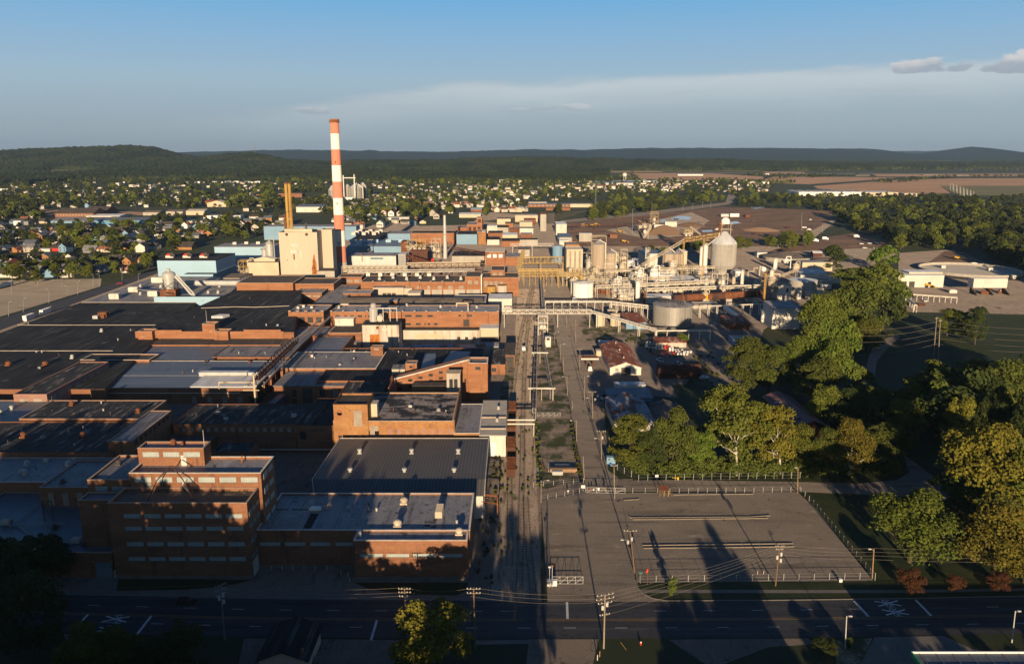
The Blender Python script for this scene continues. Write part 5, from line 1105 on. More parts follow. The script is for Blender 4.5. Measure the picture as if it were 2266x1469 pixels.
for k in range(ns):
 f0,f1=k/ns,(k+1)/ns;zz=lambda f:11.25+2.6*math.sin(math.pi*(.06+.9*f));q.quad((N8 .X0-.3,N8 .Yf+(N8 .Yb-N8 .Yf)*f0,zz(f0)),(N8 .X1+.3,N8 .Yf+(N8 .Yb-N8 .Yf)*f0,zz(f0)),(N8 .X1+.3,N8 .Yf+(N8 .Yb-N8 .Yf)*f1,zz(f1)),(N8 .X0-.3,N8 .Yf+(N8 .Yb-N8 .Yf)*f1,zz(f1)))
q.poly([(N8 .X0-.3,N8 .Yf+(N8 .Yb-N8 .Yf)*k/ns,zz(k/ns))for k in range(ns+1)][::-1]+[]);N8 .part('roof',q,'roof_gravel')
t_=Bld('brick_penthouse','small brick roof house with one window on the curved grey roof','roof hut',861,879,665,None,Yf=Yat(676,11.5),base=11.0,depth=6);t_.slab('brick_orange','roof_lightgrey',over=.2);t_.win('front',1,.3,.7,t_.zt-2.4,t_.zt-1,m='glass_dark',gap=0)
N9=row('flat_roof_hall','long streaked grey roof running back beside the black roofs',690,752,672,630,11.2,'brick','roof_grey','tar_brown')
N10=row('brick_hall','brick edged grey ribbed roof among the black roofs',650,712,648,631,12.6,'brick','roof_grey','stone');N10 .win('front',3,.05,.95,N10 .zt-3.2,N10 .zt-1.6,m='board',gap=.15)
N11=row('flat_roof_hall','light grey roof strip behind the long brick facade',1000,1075,668,652,10.5,'tan_conc','roof_lightgrey',None)
O1=row('brick_mill','long red brick mill facade with piers and two rows of windows',731,1104,690,675,None,'brick_orange','roof_lightgrey','stone',Yf=Yat(748,0));O1 .pil(15,'brick_orange',1.2,.3,.5)
O1 .win('front',5,.02,.24,zat(701.5,O1 .Yf),zat(697.5,O1 .Yf),m='glass_dark',gap=.4,frame=1);O1 .win('front',3,.43,.62,zat(701,O1 .Yf),zat(697,O1 .Yf),m='glass_dark',gap=.4,frame=1);O1 .win('front',2,.75,.85,zat(700,O1 .Yf),zat(696.5,O1 .Yf),m='glass_dark',gap=.35,frame=1)
O1 .win('front',4,.43,.66,zat(719,O1 .Yf),zat(715,O1 .Yf),m='glass_dark',gap=.4,frame=1)
for px,py in((750,682),(900,677),(975,680),(1055,681)):O1 .vent(px,py,.7,1.6,'galv')
O2=row('brick_mill','square brick pier building with pinnacles and arched windows at the black roof corner',638,716,691,674,None,'brick_orange','roof_lightgrey','stone',Yf=Yat(744,0));O2 .pil(5,'brick_orange',1.6,.3,.8);O2 .win('front',4,.03,.97,O2 .zt-6.5,O2 .zt-3,m='glass_dark',gap=.4,frame='frame_white');O2 .win('right',5,.05,.95,O2 .zt-6.5,O2 .zt-3,m='glass_dark',gap=.4)
for px,py in((672,680),(690,682),(660,683)):O2 .unit(px,py,1.6,1.4,1.2,'white_wall')
P1=row('white_shed','tall white shed with black roof and rust stained cladding carrying rusty tanks',801,882,718,708,None,'white_dirty','tar',None,Yf=Yat(772,0),shell=False)
wallpanel(P1,818,840,740,768,'rust_streak','rust_stain',.02);wallpanel(P1,832,838,722,728,'rust','louvre');wallpanel(P1,845,858,727,731,'white_wall','pipe',.4)
P2=row('white_shed','long white corrugated shed with brown flat roof below the brick facade',882,1062,731,717,None,'white_dirty','tar_brown','white_wall',Yf=Yat(757,0),par=.3);P2 .win('front',3,.69,.98,1.6,3.2,m='glass_dark',gap=.6,frame=1);wallpanel(P2,920,978,738,749,'cream','panel')
for px,py in((935,721),):P2 .unit(px,py,1.6,1.4,1.2,'galv')
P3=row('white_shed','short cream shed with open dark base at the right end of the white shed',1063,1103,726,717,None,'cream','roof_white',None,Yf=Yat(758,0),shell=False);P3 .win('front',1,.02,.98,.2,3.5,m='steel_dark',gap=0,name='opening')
P4_=row('brick_hall','low brick hall with tar roof carrying a white hut',726,800,736,711,9.5,'brick','tar_brown','stone');hx=G(762,721,9.1);q=MB();q.box(hx[0]-5.6,hx[0]+5.6,hx[1],hx[1]+7,9.1,13.2);q.box(hx[0]-5.9,hx[0]+5.9,hx[1]-.3,hx[1]+7.3,13.2,13.5);P4_.part('roof_hut',q,'white_wall')
H7=row('flat_roof_hall','shadowed blue grey flat roof behind the overhead pipe gallery',668,752,779,744,8.5,'brick','roof_bluegrey',None,par=.2)
H8=row('flat_roof_hall','narrow pale roof beside the overhead pipe gallery below the corner mill',640,726,742,722,8.5,'brick','roof_grey',None,par=.2)
tank('clarifier_tank','wide low grey tank with pale conical roof beside the white sheds',775.5,776,25,759,'galv_tank',cone=1.0,roofm='roof_lightgrey',ladder=False)
Q1=row('rust_shed','low shed with rusty corrugated roof in front of the white shed',885,1003,770,760,5.0,'brick','roof_rustgrey',None,shell=False)
Q2=row('grey_shed','small shed with dark grey sloping roof at the right of the rusty roof',1014,1052,778,762,5.5,'steel_grey','roof_bluegrey',None,shell=False)
Q3=row('grey_shed','long low grey corrugated lean-to at the right end of the brick facade',1052,1103,766,757,5.5,'tan_conc','roof_rustgrey',None,shell=False)
t=Thing('boiler_drum','rusty horizontal drums and silver vessel on the black roof of the white shed','boiler',G(840,712,P1 .zt));z=P1 .zt
for k,px in enumerate((835,848)):a=G(px,711,z);q=MB();q.cyl((a[0]-1.8,a[1]-1,z+2),(a[0]-1.8,a[1]+5,z+2),1.8,1.8,14);q.box(a[0]-3,a[0]-.6,a[1]-.8,a[1]+4.8,z,z+.6);t.part('drum',q,'rust' if k==0 else 'white_dirty')
a=G(826,712,z);q=MB();q.lathe(a[0],a[1]+2,[(2.4,z),(2.4,z+7.5),(1.6,z+8.6),(1.6,z+10),(1,z+10.6)],14);t.part('vessel',q,'galv')
q=MB();a=G(870,712,z)
for dx in(-6,-2,2):q.cyl((a[0]+dx,a[1]+2,z),(a[0]+dx,a[1]+2,z+8),.2,.2,5)
q.cyl((a[0]-12,a[1]+2,z+7.6),(a[0]+2,a[1]+2,z+7.6),.3,.3,6);t.part('pipe_frame',q,'pipe_white')
for k in range(3):
 x,y=G(1026+k*5.2,722,P2 .zt)[:2];q=MB();q.lathe(x,y,[(1.0,P2 .zt),(1.0,P2 .zt+4.2),(.6,P2 .zt+4.6)],12);single('vent_drum',q,'steel_dark','dark upright vent drum on the brown roof of the white shed, %s of three'%('leftmost','middle','rightmost')[k],'drum',(x,y,P2 .zt),'dark drums on the white shed')
q=MB();x,y=G(1036,722,P2 .zt)[:2];q.tube([(x,y+1.5,P2 .zt),(x,y+1.5,P2 .zt+14),(x-7,y+1.5,P2 .zt+14),(x-7,y+2.5,P2 .zt+12)],.45,7);single('vent_pipe',q,'pipe','tall yellowish bent pipe rising in front of the brick facade','pipe',(x,y,P2 .zt))
tank('storage_tank','rust brown upright tank at the end of the brick rows',1087,660,10,634,'stack_yellow',group=None,roofm='rust');tank('storage_tank','pinkish white rust streaked tank beside the rust brown tank',1111,660,10.5,632,'white_dirty',roofm='rust')
row('white_shed','bright white metal shed at the right end of the brick facade',1081,1133,661,650,None,'white_wall','roof_white',None,Yf=Yat(691,0),shell=False)
ga=Thing('pipe_gallery','dark rusty overhead gallery with pipes crossing the grey roofs diagonally','pipe gallery',G(570,850));zg=16
pa,pb,pc=G(566,842,zg),G(655,757,zg),G(722,692,zg)
q=MB();L_=math.hypot(pb[0]-pa[0],pb[1]-pa[1]);ns=14
for s_ in(-1.3,1.3):
 for hh in(0,2.6):q.cyl((pa[0]+s_,pa[1],zg+hh),(pb[0]+s_,pb[1],zg+hh),.22,.22,4)
 for i in range(ns+1):
  f=i/ns;p=(pa[0]+(pb[0]-pa[0])*f+s_,pa[1]+(pb[1]-pa[1])*f);q.cyl((*p,zg),(*p,zg+2.6),.14,.14,4)
  if i<ns:f2=(i+1)/ns;p2=(pa[0]+(pb[0]-pa[0])*f2+s_,pa[1]+(pb[1]-pa[1])*f2);q.cyl((*p,zg),(*p2,zg+2.6),.12,.12,4)
for i in range(0,ns+1,3):
 f=i/ns;p=(pa[0]+(pb[0]-pa[0])*f,pa[1]+(pb[1]-pa[1])*f);q.cyl((*p,8),(*p,zg),.25,.25,5)
ga.part('truss',q,'rust_dark')
q=MB();q.prism([(pa[0]-1.2,pa[1]),(pa[0]+1.2,pa[1]),(pb[0]+1.2,pb[1]),(pb[0]-1.2,pb[1])],zg+.1,zg+.3);ga.part('deck',q,'rust_dark')
for k,o in enumerate((-1.9,-2.8,1.9,2.6,3.4)):
 q=MB();q.tube([(pa[0]+o+(2 if k>2 else 0),pa[1]-6,zg-.6),(pb[0]+o,pb[1],zg-.6),(pc[0]+o,pc[1],zg-2.5)],(.28,.2,.34,.22,.2)[k],7);ga.part('pipe',q,('pipe','pipe_white','pipe','galv','rust')[k])
sp=Thing('steam_pipe','pale pipe on goal-post supports over the white roof section','pipe',G(565,840));z=15.5;a,c=G(484,846,z),G(562,846,z);q=MB();q.cyl(a,c,.28,.28,7);q.cyl(a,(a[0],a[1],12.6),.28,.28,7);sp.part('pipe',q,'pipe')
q=MB();q.cyl((c[0],c[1],0),(c[0],c[1],19),.4,.4,8);q.cyl((c[0]-5,c[1],12),(c[0]+2,c[1],12),.2,.2,5);sp.part('support',q,'cream')
vessel('pipe_cluster','tangle of yellowish valves and small drums at the end of the overhead gallery',578,880,7,848,'yellow_steel',kind='dome',skirt=2)
rack('pipe_rack','yellowish pipe rack crowded with pipes right of the chimney foot',(758,590),(902,590),13,nb=12,wd=9,npipe=6,lev=4,fm='steel_grey',pm='pipe')
rack('pipe_rack','long low pipe rack in front of the brown shed roofs',(900,584),(1062,581),13,nb=10,wd=7,npipe=5,lev=3,pm='pipe',fm='rust')
rack('pipe_rack','low tangle of tan pipes along the roof of the long brick row',(770,600),(1050,597),15.5,nb=12,wd=4,npipe=4,lev=2,pm='pipe_white',fm='steel_grey')
Z1=row('metal_hall','long grey white hall with pale green panels beside the chimney',771,876,566,559,None,'galv','roof_grey',None,Yf=Yat(598,0),shell=False);wallpanel(Z1,820,848,570,574,'door_blue','panel');wallpanel(Z1,800,802,564,579,'stack_yellow','pipe',.6)
Z2=row('roof_hut','grey arched tower hut beside the grey white hall',881,898,563,558,None,'steel_grey','galv',None,Yf=Yat(598,0),shell=False)
Z3=row('brown_shed','brown metal shed on the racks left of the slender silver stack',905,946,557,552,None,'rust_dark','rust',None,Yf=Yat(585,0),shell=False)
Z4=row('brick_hall','small brick hall with three white windows behind the pipe racks',1074,1117,557,549,None,'brick_orange','tan_conc',None,Yf=Yat(588,0),shell=False);Z4 .win('front',3,.04,.93,Z4 .zt-6,Z4 .zt-2.6,m='sign_white',gap=.35)
row('brick_hall','low brick range right of the small hall with white windows',1118,1152,568,560,None,'brick_orange','roof_grey',None,Yf=Yat(588,0),shell=False)
row('red_hut','dark red metal container hut raised among the pipe frames',887,900,535,531,None,'rust','rust_dark',None,Yf=Yat(570,0),shell=False)
frame('process_structure','open steel deck with ducts behind the grey white hall',791,822,543,572,m='steel_grey',depth=10,lev=2,bays=3);frame('process_structure','yellowish braced process frame right of the red hut',902,942,533,570,m='yellow_steel',depth=14,lev=3,bays=4);frame('process_structure','brownish boiler frame left of the slender silver stack',955,976,530,572,m='pipe',depth=12,lev=3,bays=2,eq='rust')
stack('flue_stack','slender silver and rust stack rising from the pipe frames',985,0,475,4.6,2.6,'galv',Y=Yat(572,0),cap='rust')
stack('flue_stack','short red vent stack in front of the brown shed',957,0,573,2.6,2.6,'red_vent',base=8,Y=Yat(600,0));stack('flue_stack','short dark brown vent stack near the end of the pipe rack',1066,0,576,2,2,'rust_dark',base=8,Y=Yat(600,0))
cv=truss('conveyor','dark covered conveyor sloping down behind the pipe racks',(1000,551),(1082,564),14,h=2,wd=3,m='rust_dark',seg=8,legs=(.1,.5,.9),zb=11,cat='conveyor')
cv=truss('conveyor','brown covered conveyor slope left of the brown shed',(900,568),(950,584),14,h=2,wd=3,m='rust',seg=6,legs=(.1,.9),zb=11,cat='conveyor')
row('coal_shed','low black roofed shed behind the sloping conveyor',1000,1080,566,556,9,'tan_conc','tar',None,shell=False)
M1=row('brick_mill','long orange brick mill range with dark flat roof behind the pipe frames',908,1012,516,510,None,'brick_orange','tar','stone',Yf=Yat(540,0))
M2=row('blue_hall','slate blue metal hall left of the long orange mill range',855,908,517,511,None,'blue_metal','roof_grey',None,Yf=Yat(541,0),shell=False)
M3=row('tar_roof_hall','low hall with black tar roof and cream front wall behind the teal boxes',775,850,530,513,9,'cream','tar',None,par=.2)
for k in range(9):M3 .unit(783+k*7.5,520-(k%3)*3,5,4,3.5,'cop_white')
M4=row('blue_hall','pale blue hall on a brick base beside the tan tower block',1010,1058,518,511,None,'blue_metal','tar',None,Yf=Yat(541,0),shell=False)
M5=row('tower_block','tan brick block with a white silo at its front',1056,1075,513,508,None,'brick_buff','roof_grey','stone',Yf=Yat(541,0));vessel('silo','slim white silo standing against the tan brick block',1067.5,541,4,514,'white_tank',kind='flat',cat='silo')
M6=row('brick_tower','orange brick stair tower with arched openings above the mill roofs',1033,1067,497,491,None,'brick_orange','roof_grey','stone',Yf=Yat(528,0));M6 .win('front',3,.05,.95,M6 .zt-8,M6 .zt-3,m='rust_dark',gap=.4)
M7=row('brick_tower','taller square brick tower with a grey cap beside the stair tower',1055,1067,482,479,None,'brick_orange','roof_grey','stone',Yf=Yat(527,0));M7 .win('front',1,.25,.75,M7 .zt-6,M7 .zt-2,m='rust_dark',gap=0)
row('brick_mill','low brick wing left of the stair tower',1011,1034,504,499,None,'brick_orange','roof_grey',None,Yf=Yat(528,0))
rr=random.Random(77)
cl=[(1078,1100,500,'white_wall','galv'),(1100,1125,503,'tan_conc','tar'),(1118,1136,494,'brick_orange','tar_brown'),(1128,1150,508,'rust','roof_rust'),(1080,1112,515,'brick','tar'),(1112,1145,520,'cream','roof_white'),(1078,1105,530,'white_wall','tar'),(1110,1150,533,'brick_orange','tar'),(1150,1178,492,'cream','tan_conc'),(1150,1180,505,'white_wall','roof_grey'),(1160,1186,486,'rust','rust'),(1152,1178,518,'brick','roof_grey'),(1150,1190,530,'tan_conc','tar'),(1100,1130,484,'cream','roof_gravel'),(1140,1190,477,'cream','tan_conc')]
labs=['white flat roofed works block','tan works block with tar roof','orange brick works block','rust red metal works shed','brick works shed with black roof','cream works shed with white roof','white works block with black roof','wide orange brick works hall','cream works block','white works hall with grey roof','rust red metal works hall','dark brick works block with grey roof','long tan works hall with black roof','cream yard store with brown roof','long cream timber stack shed']
for(xa,xb,yt,wm_,rm_),lb in zip(cl,labs):(lambda bb:bb.slab(wm_,rm_,over=.2))(Bld('works_building',lb+' among the crowded roofs right of the brick tower','building',xa,xb,yt,None,Yf=Yat(yt+rr.uniform(12,17),0),depth=rr.uniform(14,34)))
tank('storage_tank','dark blue grey round tank at the head of the plant street',1219,495,10,472,'steel_dark',roofm='steel_dark');row('tower_block','tan tower house left of the dark round tank',1196,1209,474,470,None,'tan_conc','rust',None,Yf=Yat(512,0),shell=False)
row('white_block','white tower house with stepped roof at the head of the street',1231,1254,496,490,None,'white_wall','roof_white',None,Yf=Yat(520,0),shell=False);row('white_block','small white box house under the white tower house',1238,1258,532,524,None,'white_wall','roof_white',None,Yf=Yat(548,0),shell=False)
row('tan_block','low tan block with white door beside the street head',1238,1266,525,516,None,'tan_conc','roof_bluegrey',None,Yf=Yat(545,0),shell=False)
truss('pipe_bridge','long pale covered bridge high behind the yellow pipe bridges',(1130,545),(1225,544),12,h=2.6,wd=3,m='cop_white',seg=10,legs=(.05,.5,.95))
truss('pipe_bridge','heavy yellow lattice pipe bridge over the rails, the rear one',(1147,583),(1246,582),14,h=5.5,wd=5,m='yellow_steel',seg=12,legs=(0,.5,1))
rack('pipe_rack','yellow pipe rack crossing the rails in front of the rear lattice bridge',(1147,597),(1246,597),13.5,nb=8,wd=4,npipe=4,lev=2,pm='yellow_steel',fm='yellow_steel')
truss('pipe_bridge','lower yellow lattice pipe bridge reaching from the brick row over the street',(1147,611),(1318,610),10,h=2.4,wd=4,m='yellow_steel',seg=16,legs=(0,.33,.52,.8,1))
truss('footbridge','slanting yellow stair bridge climbing from the brick row to the pipe bridges',(1148,596),(1158,560),16,h=2.6,wd=3,m='yellow_steel',seg=6,legs=(.5,),zb=20)
truss('footbridge','pale lattice footbridge crossing the tracks and the street',(1112,694),(1309,694),9,h=2.6,wd=2.6,m='pipe_white',seg=22,legs=(.02,.4,.62,.98))
truss('conveyor','long pale inclined pipe bridge descending right from the footbridge',(1309,692),(1452,733),9,h=1.4,wd=1.6,m='pipe_white',seg=14,legs=(.1,.45,.75,1),zb=5.5)
rack('pipe_rack','low pipe run on white posts along the yard fence',(1452,733),(1572,733),5.5,nb=5,wd=1.4,npipe=2,lev=1,pm='pipe_white',fm='pipe_white')
rack('pipe_rack','pale pipe rack crossing the street in front of the white tank',(1207,669),(1352,669),8,nb=8,wd=3,npipe=4,lev=1,pm='pipe_white',fm='pipe_white',pr=.4)
rack('pipe_rack','pale pipe rack continuing behind the big galvanised tank',(1352,669),(1450,680),8,nb=7,wd=3,npipe=4,lev=2,pm='pipe_white',fm='pipe_white',pr=.35)
rack('pipe_rack','thin pipe rack on tall white posts right of the galvanised tank',(1530,680),(1700,673),7.5,nb=9,wd=2,npipe=3,lev=1,pm='pipe_white',fm='pipe_white')
rack('pipe_rack','pipe rack running back along the left kerb of the street',(1203,690),(1198,622),7,nb=10,wd=2.0,npipe=3,lev=1,pm='pipe',fm='steel_grey',pr=.2)
rack('pipe_rack','double pipe run on steel legs between the rails and the street',(1182,905),(1187,725),5.5,nb=12,wd=1.3,npipe=2,lev=2,pm='rust_dark',fm='steel_grey',pr=.15)
rack('pipe_rack','pipe run beside the street kerb from the goal post to the stair tower',(1220,860),(1200,735),5,nb=9,wd=1.0,npipe=2,lev=1,pm='steel_dark',fm='steel_grey',pr=.13)
for(xa,ya,xb,lab)in((1173,861,1224,'goal-post pipe frame with two white pipes at the weedy track bed, the nearest one'),(1181,782,1209,'goal-post pipe frame with white beam between rails and street, the farther one')):
 a,c=G(xa,ya,5.5),G(xb,ya,5.5);t=Thing('pipe_portal',lab,'pipe frame',(a[0],a[1],0));q=MB()
 for p in(a,c):q.cyl((p[0],p[1],0),(p[0],p[1],5.5),.2,.2,6)
 m_=((a[0]+c[0])/2,a[1]);q.cyl((*m_,0),(*m_,5.4),.15,.15,6);t.part('post',q,'pipe');
 for o in(0,.7):q=MB();q.cyl((a[0]-1,a[1]+o,5.8),(c[0]+1,c[1]+o,5.8),.3,.3,7);t.part('pipe',q,'pipe_white')
for(ya,lab)in((929,'upper'),(938,'lower')):
 a,c=G(1120,ya,5.5),G(1183,ya,5.5);q=MB();q.cyl(a,c,.28,.28,7);q.cyl((c[0]-.3,c[1],0),(c[0]-.3,c[1],5.5),.16,.16,6);single('pipe_crossing',q,'pipe_white',lab+' of two white pipes crossing above the freight wagons','pipe',(a[0],a[1],0))
q=Bld('stair_tower','narrow white stair tower hut beside the street kerb','hut',1207,1219,746,743,ybot=768);q.slab('white_wall','roof_white',over=.1);q.win('front',1,.2,.8,q.zt-1.8,q.zt-.5,m='glass_dark',gap=0)
frame('stair_tower','steel stair frame under the footbridge beside the rails',1191,1212,700,742,m='pipe_white',depth=3,lev=3,bays=1)
tank('storage_tank','clean white round tank beside the street with flat roof',1290,661,22.5,628,'white_tank',cone=.8,rail=True)
tank('storage_tank','white tank half hidden behind the clean white tank',1276,652,13,626,'white_tank',cone=.6)
BT=tank('storage_tank','largest galvanised round tank with roof truss and railing in the middle of the yard',1487,725,43,678,'galv_tank',cone=1.2,n=40,rail=True,ribs=3,roofm='roof_lightgrey')
q=MB();x,y,z=BT.x,BT.y,BT.h+.8
for s_ in(-1,1):
 for hh in(0,2.4):q.cyl((x-8,y+5+s_,z+hh),(x+6,y-6+s_,z+hh),.16,.16,4)
 for i in range(9):
  f=i/8;p=(x-8+14*f,y+5-11*f+s_);q.cyl((*p,z),(*p,z+2.4),.1,.1,4)
  if i<8:p2=(x-8+14*(i+1)/8,y+5-11*(i+1)/8+s_);q.cyl((*p,z),(*p2,z+2.4),.1,.1,4)
BT.part('roof_truss',q,'steel_dark')
q=MB();q.lathe(BT.x,BT.y,[(BT.r+2.6,0),(BT.r+2.6,.9),(BT.r+2.2,.9),(BT.r+2.2,.1)],36);BT.part('bund',q,'concrete')
for k,(px,lab)in enumerate(((1328,'left'),(1361,'right'))):tank('upright_tank',lab+' one of two cream upright tanks under the inclined pipe bridge',px,722,10.5,696,'cream',cone=.5,group='two cream upright tanks',rail=False)
tank('upright_tank','short cream tank behind the two upright tanks',1355,704,11,687,'cream',cone=.3)
row('blue_shed','small shed with brown roof and pale blue wall beside the big galvanised tank',1386,1430,713,692,4.6,'blue_metal','roof_rust',None,shell=False)
Ys=Yat(610,0);s0=ppm(610);xs=Xat(1601,Ys+10,10);rs_=28/s0
t=Thing('concrete_silo','big grey concrete silo with a tapered foot and pale conical top','silo',(xs,Ys+rs_,0));y=Ys+rs_
zz=lambda py:zat(py,Ys+rs_*.3)
q=MB();q.lathe(xs,y,[(rs_*.55,0),(rs_*.62,zz(604)),(rs_,zz(588)),(rs_,zz(541))],32);t.part('shell',q,'grey_silo');q=MB();q.lathe(xs,y,[(rs_*1.01,zz(541)+.01),(rs_*.9,zz(536)),(rs_*.14,zz(514))],32);t.part('cone',q,'roof_white')
q=MB();zc=zz(516)
for a in range(4):
 p=(xs+rs_*.5*math.cos(a*1.57+.8),y+rs_*.5*math.sin(a*1.57+.8));q.cyl((*p,zz(530)),(*p,zc+8),.25,.25,5)
for l in(3,8):
 q.box(xs-rs_*.5,xs+rs_*.5,y-rs_*.5,y+rs_*.5,zc+l-.2,zc+l)
t.part('head_frame',q,'pipe');q=MB();q.lathe(xs,y,[(rs_*.32,zc+8),(rs_*.34,zc+11),(rs_*.2,zc+13),(.3,zc+13.6)],16);t.part('head_dome',q,'white_tank')
q=MB();q.lathe(xs-rs_*.4,y,[(rs_*.12,zc),(rs_*.12,zc+9)],10);t.part('head_pipe',q,'rust')
q=MB();q.tube([(xs-rs_*1.3,y,0),(xs-rs_*1.3,y,zz(545)),(xs-rs_*.5,y-1,zz(525)),(xs-rs_*.3,y,zc+3)],.35,6);t.part('pipe',q,'pipe_white')
truss('conveyor','yellowish conveyor bridge rising to the big concrete silo',(1512,536),(1590,524),38,h=3,wd=3,m='yellow_steel',seg=10,legs=(.02,.6),cat='conveyor',zb=44)
truss('conveyor','long inclined conveyor climbing from the silo group to the conveyor bridge',(1420,590),(1512,536),14,h=2.2,wd=2.4,m='pipe',seg=14,legs=(.3,),cat='conveyor',zb=38)
def silo(name,label,px,ybot,hw,ytop,ycone,m='tan_silo',cm='roof_lightgrey',group=None):
 s0=ppm(ybot);r=hw/s0;y=Yat(ybot)+r;x=Xat(px,y,8);zt=zat(ytop,y-r*.5);zc=zat(ycone,y)
 t=Thing(name,label,'silo',(x,y,0),group);q=MB();q.lathe(x,y,[(r,0),(r,zt)],26);t.part('shell',q,m);q=MB();q.lathe(x,y,[(r*1.03,zt+.01),(r*.98,zt+.25),(r*.15,zc)],26);t.part('cone',q,cm)
 q=MB();q.tube([(x+r*1.1,y-r*.4,0),(x+r*1.1,y-r*.4,zt+1),(x+r*.1,y,zc+.6)],max(.15,r*.07),6);t.part('fill_pipe',q,'pipe_white');return t
silo('tan_silo','tall tan silo with white cone under an overhead steel frame',1323,608,14,541,532);frame('walkway_tower','steel walkway frame over the tall tan silo',1308,1340,523,606,m='pipe',depth=6,lev=5,bays=1,eq='galv')
silo('tan_silo','shorter tan silo right of the tall silo',1350,606,11.5,561,553);frame('stair_tower','tan steel stair tower right of the shorter silo',1373,1388,553,604,m='pipe',depth=5,lev=5,bays=1)
vessel('cream_tower','cream cylindrical tower right of the shorter silo',1365,600,5,562,'cream',kind='flat')
silo('dark_silo','left of two brown silos sharing a white peaked cap',1478,602,13,562,549,'tan_silo',group=None);silo('dark_silo','right of two brown silos sharing a white peaked cap',1500,602,12,562,551,'tan_silo')
row('cream_block','tall cream slab house right of the two brown silos',1511,1521,556,552,None,'cream','roof_white',None,Yf=Yat(600,0),shell=False)
vessel('twin_tower','left one of two white slender towers left of the big silo',1551,604,4.5,545,'white_tank',group='two white slender towers');vessel('twin_tower','right one of two white slender towers left of the big silo',1558,606,4,541,'white_tank',group='two white slender towers')
row('cream_hall','white roofed cream hall behind the brown silos',1422,1472,561,553,None,'white_wall','roof_bluegrey',None,Yf=Yat(592,0),shell=False)
row('cream_hall','tall cream works building with broken windows beside the yellow bridges',1254,1290,552,545,None,'cream','tan_conc',None,Yf=Yat(608,0)).win('front',3,.1,.95,6,22,m='board',gap=.6)
row('cream_hall','stepped cream annex left of the tall tan silo',1252,1282,541,535,None,'brick_buff','roof_grey',None,Yf=Yat(596,0))
tank('blue_tank','pale blue upright tank beside the cream works building',1234,584,11.5,544,'blue_metal',roofm='roof_lightgrey')
row('concrete_block','low round-cornered concrete block at the rail end behind the yellow bridges',1147,1172,552,545,None,'tan_conc','roof_gravel',None,Yf=Yat(572,0),shell=False)
Hd=[(1640,646,3,598,'pipe_white','dome'),(1415,640,6,596,'white_tank','dome'),(1409,612,5,590,'white_tank','flat'),(1446,638,9.5,593,'white_tank','dome'),(1432,600,4,550,'tan_conc','dome'),(1303,604,7,572,'galv','dome'),(1395,636,5,606,'galv','dome'),(1330,650,6,630,'rust','flat'),(1345,648,7,622,'galv','dome'),(1365,654,7,616,'white_tank','flat'),(1310,640,6,606,'pipe','cone'),(1289,636,5,604,'yellow_steel','cone'),(1272,622,5,596,'pipe','dome'),(1425,656,5,640,'white_tank','cone'),(1392,664,6,644,'galv','flat'),(1410,668,4,622,'white_tank','flat'),(1462,612,5,590,'galv','dome'),(1476,622,4,600,'pipe_white','flat'),(1540,612,4,590,'pipe_white','dome'),(1428,620,3,575,'galv','dome')]
names=['thin white column by the rust kiln','tall white tower in the pale process cluster','small white drum above the pale cluster','fat white domed vessel in the middle of the cluster','tan ribbed tower above the pipe bridges','grey domed boiler left of the tall tan silo','slim grey vessel left of the white tower','rusty squat drum beside the clean white tank','grey vessel right of the clean white tank','wide white drum behind the pipe rack','tan cone bottomed hopper under the pipe racks','yellowish hopper at the street side of the racks','small tan vessel at the yellow lattice bridge','white cone bottomed hopper by the kiln end','grey squat drum at the foot of the pale cluster','thin tall white column in the pale cluster','grey vessel below the brown silos','pale drum below the brown silos','pale vessel at the foot of the slender towers','thin grey column above the pale cluster']
for(px,yb_,hw,yt,m_,kd),nm in zip(Hd,names):vessel('process_vessel',nm,px,yb_,hw,yt,m_,kind=kd,skirt=2 if kd=='cone' else 0)
Fr=[(1292,1318,598,640,'pipe','tan pipe frame between the yellow bridges and the white tank'),(1322,1352,612,648,'pipe','tan pipe frame right of the white tank'),(1356,1392,622,660,'pipe_white','pale equipment frame behind the pipe rack posts'),(1398,1432,608,652,'pipe_white','white crowded process frame with columns'),(1300,1330,560,600,'pipe','tan frame left of the silos'),(1455,1500,602,626,'pipe_white','low white frame below the brown silos'),(1575,1610,606,640,'pipe_white','white open frame at the foot of the big silo'),(1255,1280,600,632,'yellow_steel','yellow frame beside the street under the bridges'),(1372,1402,640,668,'pipe_white','pale low frame in front of the process cluster'),(1340,1372,570,606,'pipe','tan frame at the foot of the silos'),(1520,1548,588,618,'pipe','tan frame left of the slender towers'),(1690,1700,610,660,'pipe','narrow frame at the kiln head')]
for xa,xb,yt,yb_,m_,lb in Fr:frame('process_structure',lb,xa,xb,yt,yb_,m=m_,depth=8,lev=3,bays=3,eq=R.choice(['galv','white_tank','pipe']))
for i,(a,c,z,lb)in enumerate((((1300,618),(1480,614),10,'tan pipe rack threading the process cluster, rear line'),((1320,634),(1570,622),9,'pale pipe rack threading the process cluster, front line'),((1430,640),(1690,632),8,'white pipe rack running behind the rusty kiln'),((1340,598),(1580,590),12,'tan pipe rack between silos and process cluster'),((1236,604),(1330,606),11,'yellow tan pipe rack joining the street bridges'))):rack('pipe_rack',lb,a,c,z,nb=10,wd=4,npipe=5,lev=2,pm='pipe' if i in(0,3,4)else 'pipe_white',fm='pipe')
tank('round_tank','wide low tan tank with white flat roof in the pale cluster',1509,634,39,618,'tan_silo',cone=.6,roofm='roof_white',rail=True);tank('round_tank','white drum tank left of the wide low tan tank',1464,634,15,610,'white_tank',cone=.5)
tank('round_tank','squat white ribbed tank with open top left of the white tower',1399,598,13,578,'white_tank',cone=.3);tank('round_tank','small white tank on top of the squat ribbed tank',1405,592,7,573,'white_tank')
